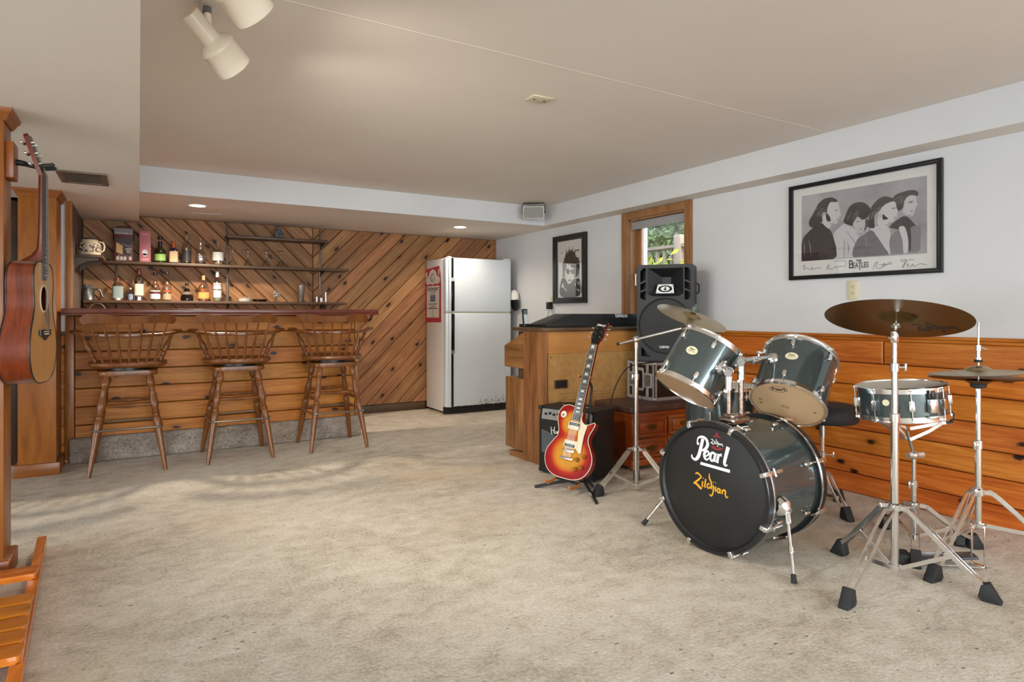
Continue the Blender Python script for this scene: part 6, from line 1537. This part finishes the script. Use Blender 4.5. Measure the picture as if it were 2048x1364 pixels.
# tom mount on top of the shell
b = nb(); 
for o_, s_ in (((2.372, 1.985, .590), (.13, .085, .030)), ((2.372, 1.985, .610), (.10, .06, .022))):
    box(b, Bi @ Vector(o_), (s_[1], s_[2], s_[0]), None, .008, 3)
finish('tom_mount', b, MT['wornchrome'], t)
P1, P2_ = Vector((2.342, 1.992, .61)), Vector((2.398, 1.968, .61))
T1a, T1n = Vector((2.290, 2.212, .708)), Vector((.564, -.112, .818)).normalized()
T2a, T2n = Vector((2.653, 1.911, .650)), Vector((.649, .212, .731)).normalized()
def surf(a, nrm, Rr, h, frm):
    c = a+nrm*h; v = frm-c; v = (v-nrm*v.dot(nrm)).normalized(); return c+v*Rr, v
for p, top, (a, nrm, Rr, h) in ((P1, .815, (T1a, T1n, .151, .15)), (P2_, .862, (T2a, T2n, .164, .15))):
    j = Vector((p.x, p.y, top))
    b = nb(); cyl(b, Bi @ p, Bi @ Vector((p.x, p.y, top-.03)), .0115, None, 16); finish('tom_post', b, MT['wornchrome'], t)
    b = nb(); cyl(b, Bi @ Vector((p.x, p.y, top-.085)), Bi @ Vector((p.x, p.y, top-.02)), .0165, None, 16); 
    cyl(b, Bi @ Vector((p.x-.03, p.y-.012, top-.09)), Bi @ Vector((p.x+.02, p.y+.01, top-.09)), .006, None, 10); finish('post_clamp', b, MT['chrome'], t)
    b = nb(); bmesh.ops.create_uvsphere(b, u_segments=18, v_segments=12, radius=.024, matrix=Matrix.Translation(Bi @ j))
    cyl(b, Bi @ (j+Vector((-.022, -.016, -.004))), Bi @ (j+Vector((-.034, -.026, -.004))), .020, .017, 20); finish('tilt_ball', b, MT['chrome'], t)
    s, v = surf(a, nrm, Rr, h, j)
    b = nb(); cyl(b, Bi @ j, Bi @ (s+v*.012), .013, None, 14); lathe(b, [(.017, 0), (.019, .02), (.017, .045)], 16, Bi @ along(j.lerp(s, .35), s)[0]); finish('tom_arm', b, MT['chrome'], t)
    b = nb(); m = j.lerp(s, .55); cyl(b, Bi @ m, Bi @ (m+Vector((0, 0, .030))), .005, None, 8); box(b, Bi @ (m+Vector((0, 0, .036))), (.03, .012, .012), None, .004); finish('arm_wing_bolt', b, MT['chrome_dull'], t)
    b = nb(); lathe(b, [(.034, -.004), (.032, .010), (.020, .022)], 20, Bi @ along(s, s+v)[0]); finish('shell_bracket', b, MT['chrome'], t)

def facing(nrm, v):
    """angle around a drum's axis that points along world direction v"""
    q = axis_quat(nrm).inverted() @ Vector(v); return math.atan2(q.y, q.x)
tocam = Vector((-.73, -.68, .1))
a1 = facing(T1n, tocam); a2 = facing(T2n, tocam)
tm, hd, rs = drum('tom_drum', 'grey-green tom drum tilted to the right, under the left crash cymbal', T1a, T1n, .167, .272, 6, 0, MT['head_clear'], a1-.42, 'tom drums on the bass drum mount')
tm2, hd2, rs2 = drum('tom_drum', 'grey-green tom drum with its tan lower head showing, mounted on the right', T2a, T2n, .178, .291, 6, .1, MT['head_clear'], a2-.1-.38, 'tom drums on the bass drum mount')
Mq = Matrix.Rotation(facing(T2n, Vector((-.45, -.3, .85)))-.1-R(90), 4, 'Z') @ Matrix(((-1, 0, 0, 0), (0, 1, 0, 0), (0, 0, -1, 0), (0, 0, 0, 1)))
b = nb(); text(b, 'Pearl', .030, Mq @ Matrix.Translation((-.03, .112, .0006)) @ Matrix.Rotation(R(8), 4, 'Z'), fat=.0008)
o1 = ell(-.03, .112, .040, .021, 30, R(8)); ribbon(b, o1+[o1[0]], .0025, .0006, Mq, smooth=1)
for x, y, r_ in ((-.02, -.02, .007), (.0, -.025, .006), (-.12, .01, .006), (-.12, -.02, .005), (.12, -.03, .005)): 
    q = ell(x, y, r_, r_, 14); ribbon(b, q+[q[0]], .0028, .0006, Mq, smooth=1)
finish('head_lettering', b, MT['ink'], hd2, 0)
drum('floor_tom', 'dark grey-green floor tom standing behind the bass drum and tom mount', (2.90, 2.53, .24), (0, 0, 1), .205, .43, 8, .3, MT['head_clear'], None)
ft = bpy.data.objects['floor_tom']
for k in range(3):
    a = R(250+120*k); x, y = .218*math.cos(a), .218*math.sin(a)
    b = nb(); tube(b, [(x, y, .30), (x, y, -.12), (x*1.12, y*1.12, -.20), (x*1.13, y*1.13, -.226)], .005, 8); l = finish('leg', b, MT['chrome'], ft)
    b = nb(); lathe(b, [(.011, 0), (.010, .03)], 12, Matrix.Translation((x*1.13, y*1.13, -.2395))); finish('rubber_tip', b, MT['black_soft'], l)
    b = nb(); box(b, (x*.97, y*.97, .14), (.025, .03, .05), Matrix.Rotation(a, 3, 'Z'), .006); finish('leg_bracket', b, MT['chrome'], ft)

# hardware
def clampring(b, z, r, ang, long=.035):
    lathe(b, [(r, z-.018), (r+.005, z-.016), (r+.005, z+.016), (r, z+.018)], 18, cap=False)
    c, s = math.cos(ang), math.sin(ang)
    cyl(b, (r*c, r*s, z), ((r+long)*c, (r+long)*s, z), .0045, None, 8)
    box(b, ((r+long)*c, (r+long)*s, z), (.010, .012, .034), Matrix.Rotation(ang, 3, 'Z'), .004)
def tripod(t, feet, z_top, z_low, knee=.62, spread=.015, zb=.032):
    """double-braced legs: two flat bars per leg from a collar down to a rubber foot, and a strut to the tube's lower end"""
    b = nb(); lathe(b, [(.018, z_top-.016), (.024, z_top-.012), (.024, z_top+.012), (.018, z_top+.016)], 18, cap=False)
    lathe(b, [(.016, z_low-.010), (.022, z_low-.008), (.022, z_low+.008), (.016, z_low+.010)], 18, cap=False); pieces('leg_collar', b, MT['chrome'], t)
    for x, y in feet:
        d = Vector((x, y, 0)); Ln = d.length; d.normalize(); s = Vector((-d.y, d.x, 0)); up = Vector((0, 0, 1))
        pts = [d*.022+up*z_top, d*.065+up*(z_top-.004), d*Ln*.55+up*(z_top*.56), d*(Ln-.022)+up*.045]
        pts = [d*.022+up*z_top]+[Vector(p) for p in catmull([d*.05+up*(z_top-.003), d*(Ln*.34)+up*(z_top*.78), d*(Ln*.66)+up*(z_top*.42), d*(Ln-.024)+up*.042], 3)]
        b = nb()
        for sg in (-1, 1):
            bar(b, [p+s*sg*(spread if i else .006)*(1 if i < len(pts)-1 else .35) for i, p in enumerate(pts)], .017, .005, up)
        lg = finish('leg', b, MT['chrome'], t)
        b = nb(); q = d*(Ln-.026)+up*.050; e = d*(Ln+.006)
        M = frame_M((0, 0, 0), d, up)
        prism(b, [(Ln-.046, .062), (Ln-.020, .072), (Ln+.018, .006), (Ln+.016, .0005), (Ln-.044, .0005), (Ln-.056, .014)], -.020, .020, M, bev=.005); finish('rubber_foot', b, MT['black_soft'], lg)
        m = d*(Ln*.60)+up*(z_top*.49)
        b = nb(); bar(b, [d*.020+up*z_low, m], .016, .005, up); finish('strut', b, MT['chrome'], lg)
    return t
MT['bronze_shaded'] = mat('shaded_bronze_cymbal', '#7a6338', .32, .95); MT['bronze'] = mat('pale_bronze_cymbal', '#b9a57f', .3, .95)  # darker copy has the undersides' shade and dark reflections put into its colour
for k_ in ('bronze_shaded', 'bronze'):
    n = N(MT[k_]); o = n.n('ShaderNodeTexCoord').outputs['Object']
    mp = n.n('ShaderNodeMapping', i_Vector=o); mp.inputs['Scale'].default_value = (1, 1, 0)
    ln = n.n('ShaderNodeVectorMath', operation='LENGTH', i_0=mp.outputs[0]).outputs['Value']
    rg = n.n('ShaderNodeTexNoise', noise_dimensions='1D', i_W=n.math('MULTIPLY', ln, 420.0), i_Scale=1.0, i_Detail=2.0).outputs[0]
    base = tuple(n.b.inputs['Base Color'].default_value)
    patch = n.noise(n.co('Object', (7, 7, 7)), 1.0, 4)
    col = n.mix(base, tuple(c*.72 for c in base[:3])+(1,), n.ramp(rg, [(.35, 0.), (.7, .5)]))
    col = n.mix(col, tuple(c*.78 for c in base[:3])+(1,), n.ramp(patch, [(.5, 0.), (.7, .7)])); n.set('Base Color', col)
    n.bump(rg, .08, .001)
def cymbal(name, label, c, nrm, Rr, m, group=None, flip=False, ink=None, height=.022):
    t = thing(name, label, 'cymbal', c, 0, group, axis_quat(nrm))
    k = -1 if flip else 1
    pr = []
    for i in range(22):
        r = Rr*(1-i/21); z = k*height*(1-(r/Rr)**1.7)*.62
        if r < Rr*.26: z += k*.020*Rr/.2*math.sqrt(max(0, 1-(r/(Rr*.26))**2))
        pr.append((r if r > .007 else .006, z))
    b = nb(); lathe(b, pr+[(r, z-.0012) for r, z in pr[::-1]], 72, cap=False); cy = finish('disc', b, m, t, 60)
    return t, pr
def stand(name, label, base, z0, feet, ztop, tubes, clamps, zc, zl, cat='stand', group=None):
    t = thing(name, label, cat, (base[0], base[1], 0), 0, group)
    for nm, r, a, c in tubes:
        b = nb(); cyl(b, (0, 0, a), (0, 0, c), r, None, 18); finish(nm, b, MT['chrome'], t)
    for z, r, ang in clamps:
        b = nb(); clampring(b, z, r, R(ang)); finish('height_clamp', b, MT['chrome'], t)
    tripod(t, [(f[0]-base[0], f[1]-base[1]) for f in feet], zc, zl)
    return t
# ride
ride, pr = cymbal('ride_cymbal', 'big bronze ride cymbal in a shaded tone, seen from below, highest of the cymbals at the right', (2.765, 1.469, 1.057), (.284, .09, .955), .274, MT['bronze_shaded'])
q = axis_quat((.284, .09, .955)); rt = q.inverted() @ Vector((.86, -.51, 0)); ang = math.atan2(rt.y, rt.x)
Mi = Matrix.Rotation(ang, 4, 'Z') @ Matrix.Translation((.165, -.055, -.0005)) @ Matrix.Rotation(R(0), 4, 'Z') @ Matrix.Diagonal((1, 1, -1, 1))
Mi = Matrix.Rotation(ang, 4, 'Z') @ Matrix.Translation((.180, .02, 0))
b = nb(); S_ = ZIL
for P, w in ZIL:
    for_w = [x*1.1 for x in w] if isinstance(w, list) else w*1.1
    ribbon(b, [(x*.80, -y*1.45) for x, y in P], [x*1.05 for x in for_w] if isinstance(for_w, list) else for_w*1.05, .0, Mi @ Matrix.Rotation(R(-58), 4, 'Z'), smooth=5)
for v in b.verts:
    r = math.hypot(v.co.x, v.co.y); v.co.z = .022*(1-(r/.274)**1.7)*.62-.0017
finish('lettering', b, MT['ink'], [c for c in ride.children][0], 0)
bs = (2.664, 1.421)
t = stand('cymbal_stand', 'straight chrome cymbal stand carrying the ride cymbal, nearest the front', bs, 0, ((2.229, 1.366), (2.753, 1.100), (2.712, 1.704)), 0,
          (('lower_tube', .0150, .035, .66), ('middle_tube', .0120, .60, .86), ('upper_tube', .0095, .80, .985)), ((.655, .0145, 20), (.862, .0115, -25)), .29, .045, group='chrome cymbal stands')
b = nb(); box(b, (0, 0, .985), (.022, .026, .05), None, .005); cyl(b, (-.035, .012, .985), (.012, 0, .985), .006, None, 10); finish('tilter', b, MT['chrome'], t)
e = Vector((2.765-bs[0], 1.469-bs[1], 1.057)); nr = Vector((.284, .09, .955)).normalized()
b = nb(); tube(b, [(0, 0, .99), e-nr*.05, e+nr*.075], .0055, 10); finish('tilter_rod', b, MT['chrome'], t)
b = nb(); M, L_ = along(e-nr*.035, e+nr*.018); lathe(b, [(.016, 0), (.020, .004), (.020, .012), (.014, .016)], 18, M); finish('seat_washer', b, MT['chrome_dull'], t)
b = nb(); M, L_ = along(e+nr*.047, e+nr*.075); lathe(b, [(.017, 0), (.017, .012), (.008, .014), (.008, .03)], 16, M); finish('wing_nut', b, MT['black_soft'], t)
# crash on a boom
CN = Vector((.08, -.387, .918)).normalized(); CC = Vector((2.725, 2.582, 1.058))
cymbal('crash_cymbal', 'pale bronze crash cymbal tilted above the left tom, before the loudspeaker', CC, CN, .203, MT['bronze'])
bs = Vector((2.602, 2.910, 0))
t = stand('cymbal_stand', 'chrome boom cymbal stand between the sunburst guitar and the bass drum', bs, 0, ((2.323, 2.957), (2.70, 2.63), (2.80, 3.13)), 0,
          (('lower_tube', .0135, .03, .70), ('upper_tube', .0100, .64, .915)), ((.70, .0125, 200),), .262, .045, group='chrome cymbal stands')
j = Vector((0, 0, .925)); tip = CC-CN*.055-bs; back = j-(tip-j)*.34
b = nb(); bmesh.ops.create_uvsphere(b, u_segments=16, v_segments=10, radius=.022, matrix=Matrix.Translation(j)); cyl(b, (0, 0, .87), (0, 0, .92), .013, None, 14); finish('boom_joint', b, MT['chrome'], t)
b = nb(); cyl(b, back, tip, .0075, None, 14); finish('boom_arm', b, MT['chrome'], t)
b = nb(); cyl(b, back-(tip-j).normalized()*.02, back, .009, None, 12); finish('boom_end_cap', b, MT['black_soft'], t)
b = nb(); box(b, tip, (.026, .026, .034), None, .006); cyl(b, tip, CC-bs+CN*.075, .0045, None, 10); finish('boom_tilter', b, MT['wornchrome'], t)
b = nb(); M, L_ = along(CC-bs+CN*.040, CC-bs+CN*.07); lathe(b, [(.020, 0), (.021, .016), (.016, .03), (.009, .034), (.009, .044)], 16, M); finish('wing_nut', b, simple('#4c5350', .4), t)
b = nb(); M, L_ = along(CC-bs-CN*.012, CC-bs+CN*.02); lathe(b, [(.017, 0), (.017, .010)], 16, M); finish('felt_washer', b, simple('#5f5a52', .9), t)
# hi-hat
hb = Vector((3.050, 1.285, 0))
HN = (-.016, .10, .99)
hc = hb+Vector((.03, .02, 0))
cymbal('hi_hat_cymbal', 'upper pale bronze hi-hat cymbal, dome up', (hb.x, hb.y, .832), (-.03, .06, 1), .180, MT['bronze'], 'hi-hat pair', height=.02)
cymbal('hi_hat_cymbal', 'lower bronze hi-hat cymbal, dome down under the other', (hb.x, hb.y, .812), (0, .02, 1), .180, MT['bronze_shaded'], 'hi-hat pair', True, height=.02)
t = stand('hi_hat_stand', 'chrome hi-hat stand with foot pedal at the right edge', hb, 0, ((2.748, 1.328), (3.30, 1.02), (3.31, 1.48)), 0,
          (('lower_tube', .0130, .20, .53), ('upper_tube', .0098, .45, .775)), ((.53, .0125, 190), (.335, .0125, 195)), .33, .19)
b = nb(); cyl(b, (0, 0, .77), (0, 0, 1.045), .0035, None, 10); finish('pull_rod', b, MT['chrome_dull'], t)
b = nb(); lathe(b, [(.012, .765), (.028, .772), (.031, .785), (.027, .788)], 24); finish('cymbal_cup', b, MT['black_soft'], t)
b = nb(); lathe(b, [(.013, .888), (.013, .896), (.0085, .898), (.008, .925), (.0115, .926), (.0115, .948)], 18); cyl(b, (.008, 0, .94), (.045, -.01, .928), .005, .004, 8); finish('clutch', b, MT['chrome'], t)
b = nb(); lathe(b, [(.015, .876), (.015, .8875)], 18); finish('felt_washer', b, MT['black_soft'], t)
b = nb()
for s in (-1, 1): bx(b, -.006, .006, s*.024-.003, s*.024+.003, .012, .20, .002)
bx(b, -.012, .012, -.027, .027, .012, .022, .002); bx(b, -.012, .012, -.027, .027, .19, .204, .003); finish('pedal_frame', b, MT['chrome'], t)
b = nb(); prism(b, [(.02, -.036), (.02, .036), (-.22, .044), (-.27, .03), (-.27, -.03), (-.22, -.044)], -.004, .006, Matrix.Translation((-.03, 0, .055)) @ Matrix.Rotation(R(-8), 4, 'Y'), bev=.002); fb = finish('footboard', b, simple('#3d4044', .4), t); fb.rotation_euler = (0, 0, R(-48))
b = nb()
for s in (-1, 1): tube(b, [(0, s*.02, .016), (-.28, s*.028, .010)], .003, 6)
fr = finish('base_rods', b, MT['chrome_dull'], t); fr.rotation_euler = (0, 0, R(-48))
b = nb(); bx(b, -.32, -.255, -.04, .04, .0005, .045, .006); hp = finish('heel_plate', b, MT['black_soft'], t); hp.rotation_euler = (0, 0, R(-48))
# snare
SC = Vector((3.003, 1.566, .615)); SN = Vector((-.06, .05, .996)).normalized()
sn, hd, rs = drum('snare_drum', 'shallow grey-green snare drum with chrome hoops on its basket stand', SC, SN, .190, .142, 8, .2, MT['head_white'], None, lugs=False)
for k in range(8):
    a = 2*PI*(k+.5)/8; Mx = Matrix.Rotation(a, 4, 'Z'); b = nb()
    M2 = Matrix.Translation(Mx @ Vector((rs, 0, 0))) @ Mx @ Matrix(((0, 0, 1, 0), (0, 1, 0, 0), (1, 0, 0, 0), (0, 0, 0, 1)))
    prism(b, rrect(.046, .096, -.010, .010, .008), -.002, .016, M2, bev=.004)
    cyl(b, Mx @ Vector((rs+.009, 0, -.004)), Mx @ Vector((rs+.009, 0, .146)), .0028, None, 8)
    for z in (.002, .140): box(b, Mx @ Vector((rs+.008, 0, z)), (.012, .014, .012), Matrix.Rotation(a, 3, 'Z'), .002)
    finish('lug', b, MT['chrome'], sn)
ac = facing(SN, Vector((-.60, -.78, 0)))
Mx = Matrix.Rotation(ac, 4, 'Z'); b = nb(); box(b, Mx @ Vector((rs+.014, 0, .070)), (.026, .036, .062), Matrix.Rotation(ac, 3, 'Z'), .006); box(b, Mx @ Vector((rs+.012, 0, .020)), (.020, .044, .014), Matrix.Rotation(ac, 3, 'Z'), .003); st_ = finish('strainer', b, MT['chrome'], sn)
b = nb(); box(b, Mx @ Vector((rs+.020, 0, .118)), (.012, .016, .034), Matrix.Rotation(ac, 3, 'Z'), .003); finish('strainer_lever', b, MT['black'], st_)
ab = facing(SN, Vector((-1, .05, 0))); Mx = Matrix.Rotation(ab, 4, 'Z'); b = nb(); lathe(b, [(0, .002), (.014, .0018), (.014, -.002)], 18, Mx @ Matrix.Translation((rs, 0, .085)) @ Matrix.Rotation(R(90), 4, 'Y')); finish('badge', b, MT['badge'], sn)
sb = Vector((3.070, 1.552, 0))
t = stand('snare_stand', 'chrome snare basket stand under the shallow drum', sb, 0, ((3.242, 1.792), (2.845, 1.430), (3.33, 1.40)), 0, (('lower_tube', .0125, .045, .30), ('upper_tube', .0095, .25, .415)), ((.30, .0115, 185),), .20, .06)
b = nb(); bmesh.ops.create_uvsphere(b, u_segments=16, v_segments=10, radius=.020, matrix=Matrix.Translation((0, 0, .43))); cyl(b, (-.03, .01, .43), (.045, -.015, .43), .014, None, 14); finish('tilt_joint', b, MT['chrome'], t)
ctr = SC-sb
b = nb(); cyl(b, (0, 0, .43), (ctr.x*.6, ctr.y*.6, .545), .0075, None, 12); finish('basket_stem', b, MT['chrome_dull'], t)
for k in range(3):
    a = R(-40+120*k); d = Vector((math.cos(a), math.sin(a), 0)); s0 = Vector((ctr.x*.6, ctr.y*.6, 0))
    b = nb(); bar(b, [s0+d*.012+Vector((0, 0, .505)), s0+d*.09+Vector((0, 0, .545)), ctr+d*.165+Vector((0, 0, -.028))], .014, .004, (0, 0, 1)); bar(b, [s0+d*.012+Vector((0, 0, .555)), s0+d*.10+Vector((0, 0, .575)), ctr+d*.19+Vector((0, 0, -.024))], .014, .004, (0, 0, 1)); ar = finish('basket_arm', b, MT['chrome'], t)
    b = nb(); p = ctr+d*.203; tube(b, [ctr+d*.18+Vector((0, 0, -.026)), p+Vector((0, 0, -.022)), p+d*.006+Vector((0, 0, .012)), p-d*.004+Vector((0, 0, .022))], .007, 8); finish('rubber_grip', b, MT['black_soft'], ar)
# throne
t = thing('drum_throne', 'round black drum stool behind the right tom', 'stool', (3.268, 2.132, 0))
b = nb(); lathe(b, [(0, .487), (.172, .487), (.180, .495), (.183, .525), (.180, .560), (.165, .578), (.12, .584), (0, .586)], 48); finish('seat', b, MT['black_soft'], t, 60)
b = nb(); lathe(b, [(.055, .475), (.055, .4865)], 24); cyl(b, (0, 0, .40), (0, 0, .475), .016, None, 16); finish('seat_mount', b, MT['chrome_dull'], t)
b = nb(); cyl(b, (0, 0, .08), (0, 0, .42), .0125, None, 16); finish('post', b, MT['chrome'], t)
b = nb(); clampring(b, .30, .0125, R(-35), .045); finish('height_clamp', b, MT['chrome'], t)
tripod(t, [(3.184-3.268, 1.926-2.132), (.22, .03), (-.10, .20)], .20, .085)

# ------------------------------------------------------------------ light, sky, camera
wd = bpy.data.worlds.new('sky'); scene.world = wd; wd.use_nodes = True
wt = wd.node_tree; bg = wt.nodes['Background']
sky = wt.nodes.new('ShaderNodeTexSky'); sky.sky_type = 'NISHITA'; sky.sun_disc = False; sky.sun_elevation = R(48); sky.sun_rotation = R(200); sky.air_density = 1.0; sky.dust_density = 3.0
wt.links.new(sky.outputs[0], bg.inputs[0]); bg.inputs[1].default_value = .55
def area(name, loc, rot, sx, sy, energy, col):
    L = bpy.data.lights.new(name, 'AREA'); L.shape = 'RECTANGLE'; L.size = sx; L.size_y = sy; L.energy = energy; L.color = col
    o = bpy.data.objects.new(name, L); COL.objects.link(o); o.location = loc; o.rotation_euler = rot
    return o
# area lights added as daylight through assumed glazed garden doors behind and beside the viewpoint, and through the small window
area('assumed_garden_door_light', ((DX0+DX1)/2, YF-.35, 1.15), (R(90), 0, 0), DX1-DX0, 1.9, 290, (.83, .945, 1.03))
area('assumed_side_door_light', (XL-.5, (SY0+SY1)/2, 1.0), (R(90), 0, R(-90)), SY1-SY0, 1.8, 215, (.83, .945, 1.03))
area('window_daylight', (W+1.0, 3.93, 1.9), (0, R(62), 0), 1.2, .9, 25, (.92, .97, 1))
cam = bpy.data.cameras.new('camera'); co = bpy.data.objects.new('camera', cam); COL.objects.link(co)
cam.sensor_width = 36; cam.lens = 36*1260/2048
co.location = (0, 0, 1.08)
yaw = math.atan((1024-277.5)/1260)
co.rotation_euler = (R(90), 0, -yaw)
cam.shift_y = -(682-628)/2048
cam.clip_start = .02
scene.camera = co
vs = scene.view_settings
vs.view_transform = 'Standard'; vs.look = 'None'; vs.gamma = 1; vs.exposure = .58; vs.use_curve_mapping = False
scene.cycles.max_bounces = 10; scene.cycles.diffuse_bounces = 6; scene.cycles.glossy_bounces = 4; scene.cycles.transparent_max_bounces = 16
scene.cycles.sample_clamp_indirect = 8
